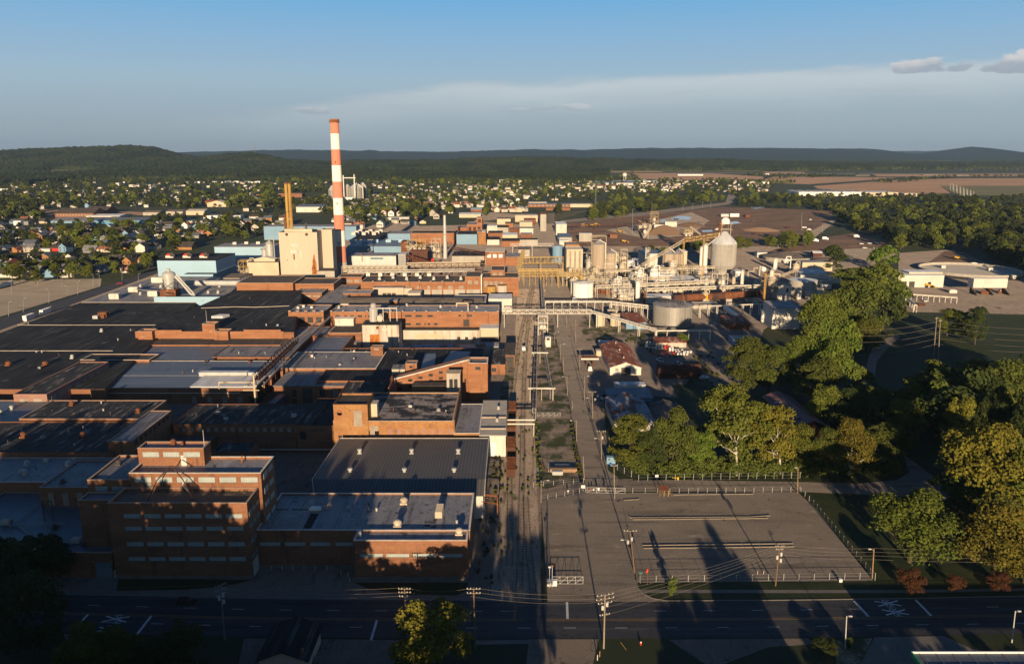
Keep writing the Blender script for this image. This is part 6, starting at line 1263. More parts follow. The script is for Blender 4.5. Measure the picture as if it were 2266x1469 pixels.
Rw=[(1470,1494,609,'white_wall','roof_white',626,'white block with sloping roof below the brown silos'),(1540,1572,610,'tan_conc','roof_grey',630,'tan concrete block with dark door at the foot of the big silo'),(1628,1642,600,'white_tank','roof_white',620,'white cube house right of the big silo'),(1430,1492,655,'galv','roof_white',672,'low white roofed shed at the left kiln end'),(1330,1368,640,'rust','roof_lightgrey',652,'low round rusty roofed pump house'),(1545,1565,598,'white_wall','roof_white',612,'small white roofed hut left of the big silo')]
for xa,xb,yt,wm_,rm_,yb_,lb in Rw:Bld('works_hut',lb,'building',xa,xb,yt,None,ybot=yb_,depth=10).slab(wm_,rm_,over=.2)
cr=random.Random(91)
SPOT=[(1262,620),(1268,648),(1284,590),(1300,630),(1318,622),(1334,604),(1352,632),(1376,612),(1384,648),(1404,656),(1420,634),(1438,628),(1452,648),(1470,656),(1486,612),(1500,652),(1530,640),(1548,628),(1562,646),(1580,632),(1598,650),(1622,640),(1650,628),(1662,612),(1672,640),(1706,628),(1714,600),(1760,612),(1812,612),(1850,628),(1640,664),(1600,668),(1560,676),(1664,668),(1720,712),(1700,690),(1690,716),(1740,668),(1766,664),(1830,640)]
near_=lambda px:'by the street bridges' if px<1300 else 'below the tan silos' if px<1400 else 'in the pale process cluster' if px<1500 else 'at the foot of the big silo' if px<1620 else 'right of the big silo' if px<1720 else 'among the white works on the right'
for k,(px,py)in enumerate(SPOT):
 kd=cr.choice(['dome','flat','cone','hut','dome','pipe']);m_=cr.choice(['white_tank','galv','pipe_white','cream','white_wall','pipe','white_tank']);cn={'white_tank':'clean white','galv':'grey metal','pipe_white':'pale','cream':'cream','white_wall':'off-white','pipe':'tan'}[m_];hw=cr.uniform(3,7);tl=cr.uniform(14,34);sz_='tall' if tl>24 else 'short'
 if kd=='hut':Bld('works_hut','%s %s flat roofed hut %s'%('small' if hw<5 else 'wide',cn,near_(px)),'building',px-hw*1.5,px+hw*1.5,py-tl*.5,None,ybot=py,depth=cr.uniform(4,9),group='works huts '+near_(px)).slab(m_,cr.choice(['roof_white','roof_grey','tan_conc']),over=.2)
 elif kd=='pipe':
  x,y,_=G(px,py);h_=tl/ppm(py);q=MB();q.tube([(x-3,y,0),(x-3,y,h_*.6),(x+2,y-.5,h_*.6),(x+2,y-.5,h_),(x+6,y+2,h_),(x+6,y+2,0)],cr.uniform(.25,.5),7);single('bent_pipe',q,m_,'%s %s bent pipe loop %s'%(sz_,cn,near_(px)),'pipe',(x,y,0),'bent pipes '+near_(px))
 else:vessel('process_vessel','%s %s %s %s'%(sz_,cn,{'dome':'domed vessel','flat':'upright drum','cone':'cone bottomed hopper'}[kd],near_(px)),px,py,hw,py-tl,m_,kind=kd,group='process vessels '+near_(px),skirt=1.5 if kd=='cone' else 0)
ka,kb=G(1490,660,5.5),G(1686,650,7.5);t=Thing('rotary_kiln','long rusty rotary kiln tube with a yellow ring lying on piers','kiln',(ka[0],ka[1],0));d=np.array(kb)-np.array(ka)
rk=7.0/ppm(655)
for k in range(7):p0,p1=np.array(ka)+d*(k/7+.001),np.array(ka)+d*((k+1)/7-.001);q=MB();q.cyl(tuple(p0),tuple(p1),rk*(1+.02*(k%2)),rk*(1+.02*(k%2)),20);t.part('shell_section',q,'rust' if k%3 else 'rust_dark')
for f,m_ in((.36,'sign_yellow'),(.62,'rust'),(.93,'chimney_rust'),(.1,'rust')):
 p0=np.array(ka)+d*(f-.008);p1=np.array(ka)+d*(f+.008);q=MB();q.cyl(tuple(p0),tuple(p1),rk*(1.4 if m_=='sign_yellow' else 1.2),None,20);t.part('tyre_ring',q,m_)
for f in(.1,.36,.62,.93):p0=np.array(ka)+d*f;q=MB();q.box(p0[0]-2.2,p0[0]+2.2,p0[1]-2.5,p0[1]+2.5,0,p0[2]-rk*.9);t.part('pier',q,'tan_conc')
Bld('kiln_house','low tan concrete kiln drive house under the rusty kiln','building',1535,1590,672,None,ybot=684,depth=8).slab('tan_conc','tan_conc',over=.2)
stack('flue_stack','slim rusty stack at the right end of the kiln',1692,0,602,2.6,2.2,'stack_yellow',Y=Yat(672,0),cap='rust');stack('flue_stack','rusty post stack in front of the pale cluster',1427,0,645,2.4,2.2,'rust',Y=Yat(673,0),cap='rust');stack('flue_stack','thin tall grey vent mast above the process cluster',1428,0,548,1.6,1.2,'galv',Y=Yat(618,0))
q=MB();x,y,z=G(1690,596,14);q.lathe(x,y,[(.3,z-2.2),(1.6,z-1.6),(2.3,z),(1.6,z+1.6),(.3,z+2.2)],14);q.cyl((x-3.2,y,0),(x-3.2,y,z+2.5),.3,.3,6);q.cyl((x-3.2,y,z+2.2),(x,y,z+2.2),.2,.2,5);single('lamp_globe',q,'white_tank','white ball shaped vessel hanging on a mast right of the big silo','vessel',(x,y,0))
Bld('white_works','white painted works block with snow-like crust on its wall beside the trees','building',1711,1772,681,None,ybot=728,depth=20).slab('white_wall','roof_lightgrey',over=.2,slope=.8)
WW=Bld('white_works','tall white pump house with three openings behind the crusted works block','building',1722,1752,630,None,ybot=664,depth=12);WW.slab('white_wall','roof_grey',over=.2);WW.win('front',1,.62,.8,2,9,m='glass_dark',gap=0)
vessel('dust_filter','cream bag filter tower with duct left of the tall white pump house',1708,664,11,612,'cream',kind='cone',skirt=6)
tank('concrete_tank','wide grey concrete tank with pale roof behind the white pump house',1776,652,30,622,'tan_conc',cone=.4,roofm='roof_white')
for k,(px,lb)in enumerate(((1791,'left'),(1811,'right'))):tank('white_tank',lb+' one of two small white rust streaked tanks beside the trees',px,664+k*-2,8.5,646-k*2,'white_dirty',group='two small white tanks',cone=.3)
Bld('white_shed','white metal shed with pale sloping roof right of the cone silo','building',1772,1832,605,None,ybot=618,depth=22).slab('white_wall','roof_white',over=.3,slope=1.0)
Bld('tan_hall','tan brick hall with flat roof behind the white metal shed','building',1776,1843,580,None,ybot=600,depth=16).slab('cream','roof_grey',over=.3)
vessel('cone_silo','white cone bottomed silo on legs with domed top',1738,602,8,572,'white_tank',kind='cone',skirt=6,cat='silo')
truss('conveyor','tan inclined conveyor at the foot of the white cone silo',(1730,612),(1766,598),5,h=1.6,wd=1.6,m='pipe',seg=6,legs=(.1,.9),cat='conveyor',zb=9)
tank('thickener','very wide low concrete basin with domed dark roof',1742,580,54,570,'tan_conc',cone=4.5,roofm='roof_gravel',ladder=False,cat='basin')
Bld('dark_shed','dark red shed beside the wide concrete basin','shed',1800,1820,560,None,ybot=568,depth=8).pitched('rust_dark','roof_white',1.5,'x')
Bld('low_wall','grey concrete wall block right of the concrete tank','wall',1800,1842,622,None,ybot=632,depth=6).slab('tan_conc','tan_conc',over=.05)
sB=Bld('rust_shed','white gable ended shed with rusty corrugated roof and a dark central doorway','shed',1350,1419,813,763,ybot=830);sB.pitched('white_wall','roof_rust',2.6,'y',vents=3)
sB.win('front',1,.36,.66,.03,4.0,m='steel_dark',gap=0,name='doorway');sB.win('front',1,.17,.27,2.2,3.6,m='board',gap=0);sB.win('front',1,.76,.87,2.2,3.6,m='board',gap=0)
Bld('cream_hut','small cream hut leaning on the left of the rusty roofed shed','hut',1320,1333,776,None,ybot=788,depth=4).slab('cream','tan_conc',over=.2)
Bld('long_trailer','pale flat roofed store behind the rusty roofed shed','shed',1326,1365,757,None,ybot=766,depth=5).slab('white_wall','roof_white',over=.1)
Bld('drum_store','low open store with brown roof and white wall panels by the drums','shed',1452,1519,757,748,ybot=769).slab('white_dirty','roof_rust',over=.4,slope=.6)
Bld('tank_wagon_shed','dark rusty cylinder roofed store lying beside the track','shed',1456,1552,832,None,ybot=838,depth=8).slab('rust_dark','rust_dark',over=.1)
kx=[G(1456,838),G(1552,838)];q=MB();q.cyl((kx[0][0],kx[0][1]+3.5,3.4),(kx[1][0],kx[1][1]+3.5,3.4),3.3,3.3,20);single('rust_cylinder',q,'rust_dark','long rusty half buried cylinder vessel lying by the gravel track','tank',(kx[0][0],kx[0][1],0))
c1=Bld('white_container','white flat roofed store behind the blue grey shed','shed',1361,1429,851,None,ybot=866,depth=5);c1 .slab('white_wall','roof_white',over=.1)
c2=Bld('grey_shed','blue grey metal shed with low pitched roof between street and lawn','shed',1347,1444,880,862,ybot=889);c2 .slab('teal_dark','roof_bluegrey',over=.3,slope=.6)
c3=Bld('rust_barn','large barn with patchy rusty grey roof behind the front trees','barn',1360,1450,935,880,z=4.6);c3 .pitched('white_dirty','roof_rustgrey',2.4,'y')
c4=Bld('grey_barn','smaller grey roofed barn right of the rusty grey barn','barn',1462,1526,938,893,z=4.0);c4 .pitched('white_wall','roof_gravel',1.8,'y')
c5=Thing('maroon_barn','long barn with dark maroon roof hidden among trees','barn',G(1770,910));
pA,pB,wv=G(1718,872,6.2),G(1800,940,6.2),6.5
dv=np.array(pB)-np.array(pA);ll=math.hypot(dv[0],dv[1]);nx,ny=-dv[1]/ll,dv[0]/ll
q=MB();rid=[(pA[0],pA[1],8),(pB[0],pB[1],8)]
for s_ in(-1,1):
 e0,e1=(pA[0]+nx*wv*s_,pA[1]+ny*wv*s_,5.2),(pB[0]+nx*wv*s_,pB[1]+ny*wv*s_,5.2)
 q.quad(rid[0],rid[1],e1,e0);q.quad((*e0[:2],e0[2]-.3),(*e1[:2],e1[2]-.3),(*rid[1][:2],7.7),(*rid[0][:2],7.7));q.quad(e0,e1,(*e1[:2],4.9),(*e0[:2],4.9))
c5 .part('roof',q,'roof_maroon')
q=MB();k=.93;q.prism([(pA[0]+nx*wv*k,pA[1]+ny*wv*k),(pA[0]-nx*wv*k,pA[1]-ny*wv*k),(pB[0]-nx*wv*k,pB[1]-ny*wv*k),(pB[0]+nx*wv*k,pB[1]+ny*wv*k)],0,4.88);c5 .part('wall',q,'rust_dark')
for i in range(6):
 f=.2+i*.13;cxx,cyy=pA[0]+dv[0]*f+nx*wv*.5*-1,pA[1]+dv[1]*f+ny*wv*.5*-1;q=MB();q.obox(cxx,cyy,.8,5.0,6.75,6.9,math.atan2(dv[1],dv[0]));c5 .part('roof_strip',q,'white_wall' if i==1 else 'steel_dark')
Bld('rust_leanto','open rust red lean-to with tan sloping roof beside the crusted works','shed',1612,1660,716,702,ybot=729).slab('rust','roof_rust',over=.5,slope=1.2)
Bld('blue_hut','pale blue metal hut beside the tree line','hut',1622,1675,750,742,ybot=764).slab('blue_metal','roof_bluegrey',over=.2)
q=MB();a,c=G(1606,682,2.5),G(1632,700,2.5);q.cyl(a,c,1.9,1.9,14);single('tank_trailer',q,'white_tank','long white tank trailer lying behind the rust red lean-to','trailer',(a[0],a[1],0));
t=Thing('pump_canopy','white edged canopy on two posts over pumps beside the street','canopy',G(1304,820));a,c=G(1286,794,4.2),G(1325,794,4.2);q=MB();q.box(a[0],c[0],a[1],a[1]+5,3.7,4.5);t.part('canopy',q,'white_wall');q=MB();q.box(a[0]+.3,c[0]-.3,a[1]+.3,a[1]+4.7,4.503,4.7);t.part('canopy_top',q,'rust')
for px in(1299,1313):p=G(px,794,4.2);q=MB();q.cyl((p[0],p[1]+1,0),(p[0],p[1]+1,3.7),.18,.18,6);q.box(p[0]-.4,p[0]+.4,p[1]+.6,p[1]+1.5,0,1.5);t.part('pump',q,'rust')
q=MB();p=G(1306,821);q.box(p[0]-1.1,p[0]+1.1,p[1],p[1]+2,.1,.9);q.cyl((p[0]-.8,p[1]+1,1.5),(p[0]+.8,p[1]+1,1.5),.7,.7,10);single('fuel_tank',q,'white_tank','little white fuel tank on an orange base in front of the canopy','tank',p)
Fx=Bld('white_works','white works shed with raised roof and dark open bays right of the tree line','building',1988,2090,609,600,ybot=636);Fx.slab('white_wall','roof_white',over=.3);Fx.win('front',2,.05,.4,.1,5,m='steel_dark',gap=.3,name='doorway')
Bld('white_works','upper white roofed storey on the shed right of the tree line','building',2012,2086,602,None,Yf=Fx.Yf+8,depth=14).slab('cream','roof_white',over=.3)
t=Thing('hopper_wall','big white loading hopper with flat face on dark splayed legs','hopper',G(2190,652));Yh=Yat(652);q=MB();q.prism([(Xat(2154,Yh,8),Yh),(Xat(2229,Yh,8),Yh),(Xat(2229,Yh,8),Yh+8),(Xat(2154,Yh,8),Yh+8)],zat(637,Yh),zat(617,Yh));t.part('bin',q,'white_wall')
for px in(2156,2192,2228):
 x=Xat(px,Yh,3);q=MB();q.prism([(x-.4,Yh-4),(x+.4,Yh-4),(x+.4,Yh+6),(x-.4,Yh+6)],0,lambda a,c:1.0+(zat(637,Yh)-1)*(c-Yh+4)/10);t.part('leg',q,'steel_dark')
rack('pipe_rack','low white pipe rack crossing the shaded works yard',(2005,652),(2118,660),4,nb=9,wd=2,npipe=3,lev=1,pm='pipe_white',fm='pipe_white');rack('pipe_rack','short pipe rack turning the corner beside the creek trees',(2002,655),(2026,676),5,nb=5,wd=2,npipe=3,lev=1,pm='pipe_white',fm='pipe_white')
q=MB();a=G(2145,600,0);q.lathe(a[0],a[1],[(44,0),(44,2.6),(43,2.6),(43,.3)],40);single('settling_basin',q,'tan_conc','huge round settling basin wall in the right works yard','basin',(a[0],a[1],0))
for k,(px,py)in enumerate(((2086,594),(2190,600),(2243,617))):x,y,_=G(px,py);q=MB();q.box(x-2,x+2,y-1.5,y+1.5,0,3);q.box(x-2.2,x+2.2,y-1.7,y+1.7,3,3.2);single('pump_hut',q,'white_wall','little white pump hut on the rim of the settling basin, %s of three'%('left','middle','right')[k],'hut',(x,y,0),'pump huts round the settling basin')
frame('conveyor_tower','yellow steel tower in the brown wood yard, the tallest',1440,1456,470,500,m='yellow_steel',depth=8,lev=3,bays=1);frame('conveyor_tower','dark crusher frame in the brown wood yard',1412,1445,482,518,m='rust_dark',depth=12,lev=3,bays=3,eq='rust_dark');frame('conveyor_tower','yellow square frame beside the long chip pile',1516,1532,509,524,m='machine_yellow',depth=8,lev=2,bays=2)
q=MB();ch=[(1446,526),(1500,522),(1492,506),(1448,508)]
cx_,cy_,_=G(1470,517);q.lathe(cx_,cy_,[(26,0),(20,4.5),(10,9.5),(3,11.5),(.3,11.8)],22);single('chip_pile',q,'field','large brown wood chip pile beside the crusher frame','pile',(cx_,cy_,0))
q=MB();cx_,cy_,_=G(1530,500);q.lathe(cx_,cy_,[(22,0),(15,3),(6,5),(.3,5.5)],18);single('chip_pile',q,'dirt','low dark earth pile behind the chip pile','pile',(cx_,cy_,0))
q=MB();cx_,cy_,_=G(1685,510);q.lathe(cx_,cy_,[(26,0),(15,2.4),(6,4),(.3,4.4)],18);single('chip_pile',q,'field','flat brown pile at the right of the wood yard','pile',(cx_,cy_,0))
truss('conveyor','long dark conveyor running left across the wood yard',(1260,500),(1420,498),6,h=1.8,wd=2.4,m='rust_dark',seg=18,legs=(.05,.35,.65,.95),cat='conveyor')
truss('conveyor','inclined conveyor climbing up to the crusher frame',(1425,527),(1440,505),2,h=1.6,wd=2.4,m='pipe',seg=6,legs=(.6,),cat='conveyor',zb=14)
truss('conveyor','tan stacker conveyor leaning right of the yellow square frame',(1528,503),(1550,520),10,h=1.2,wd=1.6,m='pipe',seg=8,legs=(.2,),cat='conveyor',zb=1)
for xa,xb,yt,yb_,m_,rm_,lb in((1472,1498,491,502,'white_wall','roof_white','white open shed in the wood yard'),(1448,1470,497,506,'white_wall','roof_lightgrey','low pale shed beside the crusher frame'),(1282,1310,517,535,'tan_conc','roof_white','small pale hut near the street end of the wood yard'),(1350,1366,519,527,'brick','rust','red brown container in the wood yard'),(1616,1636,473,480,'white_tank','roof_white','white trailer at the far side of the wood yard'),(1596,1613,474,480,'galv','roof_white','grey trailer at the far side of the wood yard'),(1676,1698,558,570,'white_wall','roof_grey','pale cube shed right of the big silo'),(1650,1660,476,481,'rust','rust','red container at the far side of the wood yard')):Bld('yard_shed',lb,'shed',xa,xb,yt,None,ybot=yb_,depth=9).slab(m_,rm_,over=.15)
def far(name,label,x0,x1,yt,yb,wall,roof,depth=20,pitch=0,axis='x',cat='building',win=0,wm_='glass_dark',yback=None):
 bb=Bld(name,label,cat,x0,x1,yt,None,ybot=yb,depth=depth)
 if pitch:bb.pitched(wall,roof,pitch,axis,over=.4)
 else:bb.slab(wall,roof,over=.3)
 if win:bb.win('front',win,.03,.97,bb.zt*.35,bb.zt*.75,m=wm_,gap=.5)
 return bb
S_=far('school','brick school with wide dark hipped roof in the left town',121,207,472,481,'brick','tar_brown',45,7,'x',win=12,wm_='board')
far('school','second brick wing with dark hipped roof behind the school',186,236,466,473,'brick','tar_brown',40,6,'x',win=8,wm_='board')
far('warehouse','long blue grey warehouse in front of the brick school',112,230,489,494,'blue_metal','roof_grey',46,4,'x');far('warehouse','dark blue warehouse with curved dark roof right of the long warehouse',195,322,488,497,'teal_dark','roof_bluegrey',40,3,'x');far('warehouse','white low pitched roof hall behind the dark blue warehouse',190,265,478,482,'white_wall','roof_white',45,1.5,'x')
far('store','small white cube store at the left edge of the town',29,45,489,499,'white_tank','roof_white',10);far('store','grey shed beside the small white cube store',45,62,490,498,'steel_grey','roof_lightgrey',14)
far('warehouse','tan shed with brown roof beside the trailer yard, the left one',316,352,470,477,'tan_conc','roof_gravel',30,2,'x');far('warehouse','tan shed with buff roof beside the trailer yard, the middle one',367,404,468,477,'tan_conc','roof_gravel',32,2,'x');far('warehouse','tan shed with buff roof beside the trailer yard, the right one',411,452,467,476,'cream','tan_conc',34,2,'x')
far('store','white stepped store row with long flat roof',450,532,477,485,'white_tank','roof_lightgrey',20);far('store','cream low store with blue grey roof below the white stepped store',408,448,489,497,'cream','roof_bluegrey',22);far('church','pale low church hall with brown pitched roof',458,500,450,458,'cream','tan_conc',26,5,'y');far('store','brown roofed hall left of the pale church hall',450,480,446,452,'brick','rust',24,3,'x')
far('church','brick church with white gable front near the teal hall',386,424,547,553,'brick_buff','tar_brown',18,5,'x');far('store','red painted hall with white annex in the left town',110,130,549,556,'sign_red','tar_brown',12,3,'x');far('store','long white roadside store in the left town',82,110,551,557,'white_wall','roof_white',12);far('house','brick house with bright red roof among the left trees',84,107,538,546,'brick_buff','sign_red',10,3,'x',cat='house');far('house','house with a vivid crimson roof among the left trees',259,274,530,536,'white_wall','red_vent',9,3.5,'x',cat='house')
far('factory','white factory on the far left slope',255,263,405,412,'white_wall','roof_white',25);far('factory','long white factory with red roof line on the far left slope',285,345,409,414,'white_wall','roof_white',40);far('factory','small white and red roadside shops far left',385,410,408,413,'white_wall','sign_red',30)
for k,(xa,xb,yt)in enumerate(((430,442,402),(470,500,402),(500,545,401),(545,575,401.5))):far('factory',('first','second','third','fourth')[k]+' white roadside shed from the left in the far line of shops',xa,xb,yt,yt+3.5,'white_tank','roof_white',35)
far('warehouse','long pale shed line at the far left edge',-10,30,418,422,'white_tank','roof_white',30);far('warehouse','pale shed line in the far left fields',140,185,421.5,424.5,'white_wall','roof_white',30)
far('store','long low brick store left of the grain bins',615,668,428,437,'brick','tar_brown',30);far('store','cream low store below the long brick store',614,670,442,447,'cream','roof_gravel',24);far('store','tan brick store with dark roof left of the chimney',672,703,439,446,'brick_buff','tar_brown',26)
far('warehouse','wide hall with grey roof and white gable behind the blue hall',655,715,458,470,'white_wall','roof_bluegrey',50,3,'x');
def bin_(label,px,yb,hw,yt,yc,m='galv_tank'):return silo('grain_bin',label,px,yb,hw,yt,yc,m,'galv')
gb=bin_('big silvery grain bin with conical roof right of the chimney',788,440,15,416,406);bin_('shaded grain bin behind the big silvery bin',802,437,8,413,404,'steel_grey');bin_('dark grain bin half hidden left of the chimney',735,443,8,421,411,'steel_grey');bin_('slim tall grain bin between chimney and big bin',769,440,4.5,413,408,'galv_tank')
t=Thing('grain_elevator','thin lattice elevator tower and bridge over the grain bins','elevator',(gb.x if hasattr(gb,'x')else G(786,440)[0],Yat(440),0));Yg=Yat(441);q=MB()
for px,py in((761,388),(785,386)):x=Xat(px,Yg,20);q.box(x-1.2,x+1.2,Yg-1.2,Yg+1.2,0,zat(py,Yg))
zz_=zat(394,Yg);q.box(Xat(761,Yg,20),Xat(788,Yg,20),Yg-1,Yg+1,zz_-1,zz_+1.2);t.part('tower',q,'galv')
far('store','white low store at the foot of the grain bins',760,786,437,444,'white_tank','roof_white',18)
far('store','yellowish gym hall with white roof in front of the round tree',1016,1064,475,482,'cream','roof_white',30,2,'x');far('school','red brick house with blue roof behind the round tree',1042,1066,463,469,'brick','blue_metal',18,2,'x');far('store','pale blue row shed in the centre town',812,832,478,487,'blue_metal','roof_white',16,2,'x');far('store','long low white block in the centre town',852,905,481,487,'white_wall','tan_conc',16)
far('factory','white long factory in the far centre',1033,1082,412,418,'white_wall','roof_lightgrey',60);far('factory','low white factory row right of the long factory',1092,1136,416,420,'cream','roof_white',50);far('factory','tan warehouse with a white barrel roof in the far centre',1105,1130,400,404,'cream','roof_white',50,3,'x');far('factory','long cream warehouse in the far centre',1136,1178,399,403,'cream','tan_conc',60)
far('store','cream and brown shops with flat roofs in the centre',1170,1210,448,455,'cream','tan_conc',26);far('school','long brick range with blue grey flat roof in the centre',1168,1262,452,459,'brick','roof_bluegrey',34,win=10,wm_='board');far('store','tan flat roofed store right of the long brick range',1262,1312,452,459,'cream','tan_conc',24);far('store','brick store with white roof below the long brick range',1208,1262,460,466,'brick','roof_gravel',20);far('store','small white hall at the grassy triangle',1140,1162,460,467,'white_wall','roof_white',14)
far('factory','huge low factory with blue white roof beside the water tower',1322,1430,405,411,'white_wall','roof_bluegrey',160);far('factory','white factory block behind the huge low factory',1366,1460,401,405,'white_tank','roof_white',80);far('factory','tan factory wing right of the huge low factory',1430,1504,407,411,'cream','tan_conc',60);far('factory','white roofed hall with red stripe below the huge factory',1321,1362,412,419,'white_wall','roof_rust',50,2,'x');far('factory','white hall below the tan factory wing',1408,1430,419,425,'white_tank','roof_white',30);far('factory','white twin hall at the belt of trees',1464,1490,419,424,'white_tank','roof_white',30)
far('factory','low cream shed at the far centre edge of the woods',1266,1302,395,398,'cream','roof_white',40);far('factory','long tan depot at the far centre',1132,1178,398,404,'tan_conc','roof_gravel',40)if False else None
far('barn','long white barn out in the brown fields',1500,1556,386,389,'white_tank','roof_white',30);far('barn','white farm shed in the fields right of the long barn',1690,1702,384.5,387,'white_tank','roof_white',25);far('factory','pale shed at the right edge of the trees',1655,1686,402,406,'cream','roof_bluegrey',40);far('factory','white shed row near the motorway',1680,1702,403,407,'white_tank','roof_white',40);far('factory','small white sheds beside the red roof',1555,1575,409,413,'sign_red','roof_white',30)
WH=far('warehouse','very long white warehouse with ribbed white roof by the brown fields',1768,1914,425,434,'white_tank','roof_white',90);far('warehouse','tan office range with cluttered white roof at the end of the long warehouse',1914,1988,426,435,'cream','roof_white',70);far('warehouse','low tan store right of the tan office range',2002,2030,428,436,'cream','tan_conc',30)
for k in range(8):
 q=MB();x=WH.X0+(WH.X1-WH.X0)*(k+.5)/8;q.box(x-.8,x+.8,WH.Yf+2,WH.Yb-2,WH.zt,WH.zt+1.6);WH.part('roof_rib',q,'roof_white')
for k in range(12):WH.unit(1925+k*5,424-(k%3),6,4,3,'white_tank')if False else None
t=Thing('water_tower','concrete water tower standing beside the huge low factory','water tower',G(1382,403));Yw=Yat(403);xw=Xat(1382,Yw);zt_=zat(383,Yw);q=MB()
for k in range(5):a=k*2*math.pi/5;q.cyl((xw+5*math.cos(a),Yw+5*math.sin(a),0),(xw+5*math.cos(a),Yw+5*math.sin(a),zt_*.7),1,1,6)
t.part('legs',q,'tan_conc');q=MB();q.lathe(xw,Yw,[(5,zt_*.62),(7.5,zt_*.72),(7.5,zt_*.9),(4,zt_)],16);t.part('bowl',q,'white_wall')
far('motorway_bridge','left of three pale motorway bridges in the far fields',1890,1925,387.5,389.5,'concrete','concrete',12,cat='bridge');far('motorway_bridge','middle of three pale motorway bridges in the far fields',2042,2076,386,388,'concrete','concrete',12,cat='bridge');far('motorway_bridge','right of three pale motorway bridges in the far fields',2114,2146,387.5,390,'concrete','concrete',12,cat='bridge')
far('barn','white farm sheds far right below the blue hills',1880,1960,349,350.5,'cream','roof_white',60);far('barn','pale barn on the left hill meadow',124,131,372.5,374.5,'white_tank','roof_white',20)
for px,yb_,yt,lb in((566,338,314,'thin radio mast on the left hill ridge'),(1318,452,398,'grey lattice radio mast above the centre town')):
 Yq=Yat(yb_)if yb_>400 else 5100;x=Xat(px,Yq,20);zb_=0 if yb_>400 else 95;zt_=zat(yt,Yq);q=MB();ww=1.6 if yb_>400 else 1.6
 for k in range(3):a=k*2.1;q.cyl((x+ww*math.cos(a),Yq+ww*math.sin(a),zb_),(x+.3*math.cos(a),Yq+.3*math.sin(a),zt_),.25 if yb_>400 else.6,None,4)
 for k in range(10):z0,z1=zb_+(zt_-zb_)*k/10,zb_+(zt_-zb_)*(k+1)/10;w0=ww*(1-k/11);q.cyl((x-w0,Yq,z0),(x+w0,Yq,z1),.15,None,4)
 single('radio_mast',q,'steel_grey',lb,'mast',(x,Yq,zb_))
gr_=random.Random(17)
for k in range(20):
 px,py=(gr_.uniform(20,620),gr_.uniform(432,500))if k<12 else(gr_.uniform(680,1300),gr_.uniform(408,470));i=gr_.choice([0,1,2,3]);j=gr_.choice([0,1,2])
 bb=Bld('store','%s flat roofed store with %s roof %s'%(('off-white','cream','brick','tan')[i],('grey','pale grey','brown')[j],'in the left town' if k<12 else 'in the town right of the chimney'),'building',px-gr_.uniform(8,16),px+gr_.uniform(8,16),py-gr_.uniform(2.5,4),None,ybot=py,depth=gr_.uniform(20,45),group='flat roofed stores in the town');bb.slab(('white_wall','cream','brick_buff','tan_conc')[i],('roof_grey','roof_lightgrey','tar_brown')[j],over=.3)
HW=['white_wall','white_tank','white_dirty','cream','white_wall','steel_grey','blue_metal','brick_buff','white_wall','tan_conc']
HWN=['off-white','white','off-white','cream','white','grey','pale blue','brick','off-white','tan']
HR=['tar_brown','roof_grey','steel_dark','roof_bluegrey','tar','roof_lightgrey','tar_brown','roof_rust'];HRN=['brown','grey','charcoal','slate','black','pale grey','brown','rust red']
def house_proto(w_,d_,h_,rise,axis,wing):
 wl=MB();wl.box(-w_/2,w_/2,-d_/2,d_/2,0,h_)
 if axis=='y':wl.poly([(-w_/2,-d_/2,h_),(w_/2,-d_/2,h_),(0,-d_/2,h_+rise)]);wl.poly([(w_/2,d_/2,h_),(-w_/2,d_/2,h_),(0,d_/2,h_+rise)])
 else:wl.poly([(-w_/2,d_/2,h_),(-w_/2,-d_/2,h_),(-w_/2,0,h_+rise)]);wl.poly([(w_/2,-d_/2,h_),(w_/2,d_/2,h_),(w_/2,0,h_+rise)])
 rf=MB();rf.gable(-w_/2,w_/2,-d_/2,d_/2,h_+.05,h_+rise+.3,axis,over=.5)
 if wing:wl.box(-w_*.3,w_*.3,-d_/2-2.6,-d_/2,0,h_*.5);rf.prism([(-w_*.35,-d_/2-3),(w_*.35,-d_/2-3),(w_*.35,-d_/2),(-w_*.35,-d_/2)],h_*.5,lambda a,c:h_*.5+.3+(c+d_/2+3)*.25)
 else:rf.box(w_*.2,w_*.2+.7,-.4,.4,h_+rise*.5,h_+rise+1.2)
 wn=[]
 for fl in range(max(1,int(h_//2.7))):
  for f in(-.3,.28):m_=MB();m_.box(w_*f-.6,w_*f+.6,-d_/2-.06,-d_/2+.01,1+fl*2.7,2.5+fl*2.7);wn.append(m_)
 return wl,rf,wn
PROTO=[]
for args in((9,11,5.4,3.4,'y',1),(8,12,5.6,3.6,'y',0),(12,9,3.2,2.8,'x',1),(11,8.5,5.4,3.0,'x',0),(14,10,3.0,2.4,'x',0),(8.5,10,3.3,3.4,'y',1)):
 wl,rf,wn=house_proto(*args)
 def me_of(mb_,nm):
  o=mb_.build(nm,['white_wall'],None);me=o.data;bpy.data.objects.remove(o);return me
 PROTO.append((me_of(wl,'wall'),me_of(rf,'roof'),[me_of(x,'window')for x in wn]))
def inst(me,nm,parent,m):
 o=bpy.data.objects.new(nm,me);C.objects.link(o)
 if parent:o.parent=parent
 o.material_slots[0].link='OBJECT';o.material_slots[0].material=M(m);return o
HOUSES=[]
TOWNL=[(0,440),(70,430),(280,410),(600,407),(640,470),(640,498),(582,530),(480,544),(350,560),(335,594),(150,612),(0,618),(-60,600)]
TOWNC=[(800,452),(900,420),(1130,408),(1240,418),(1320,432),(1230,448),(1160,470),(1060,470),(900,500),(790,508),(700,470),(650,470),(640,455),(760,450)]
BLOCK=[(100,460,340,500),(310,460,540,500),(440,440,505,460),(590,420,720,475),(345,530,630,620),(1005,460,1075,500),(850,478,910,492),(1165,445,1320,470),(740,400,815,448),(75,533,135,562),(0,560,345,574)]
hr=random.Random(5);spots=[]
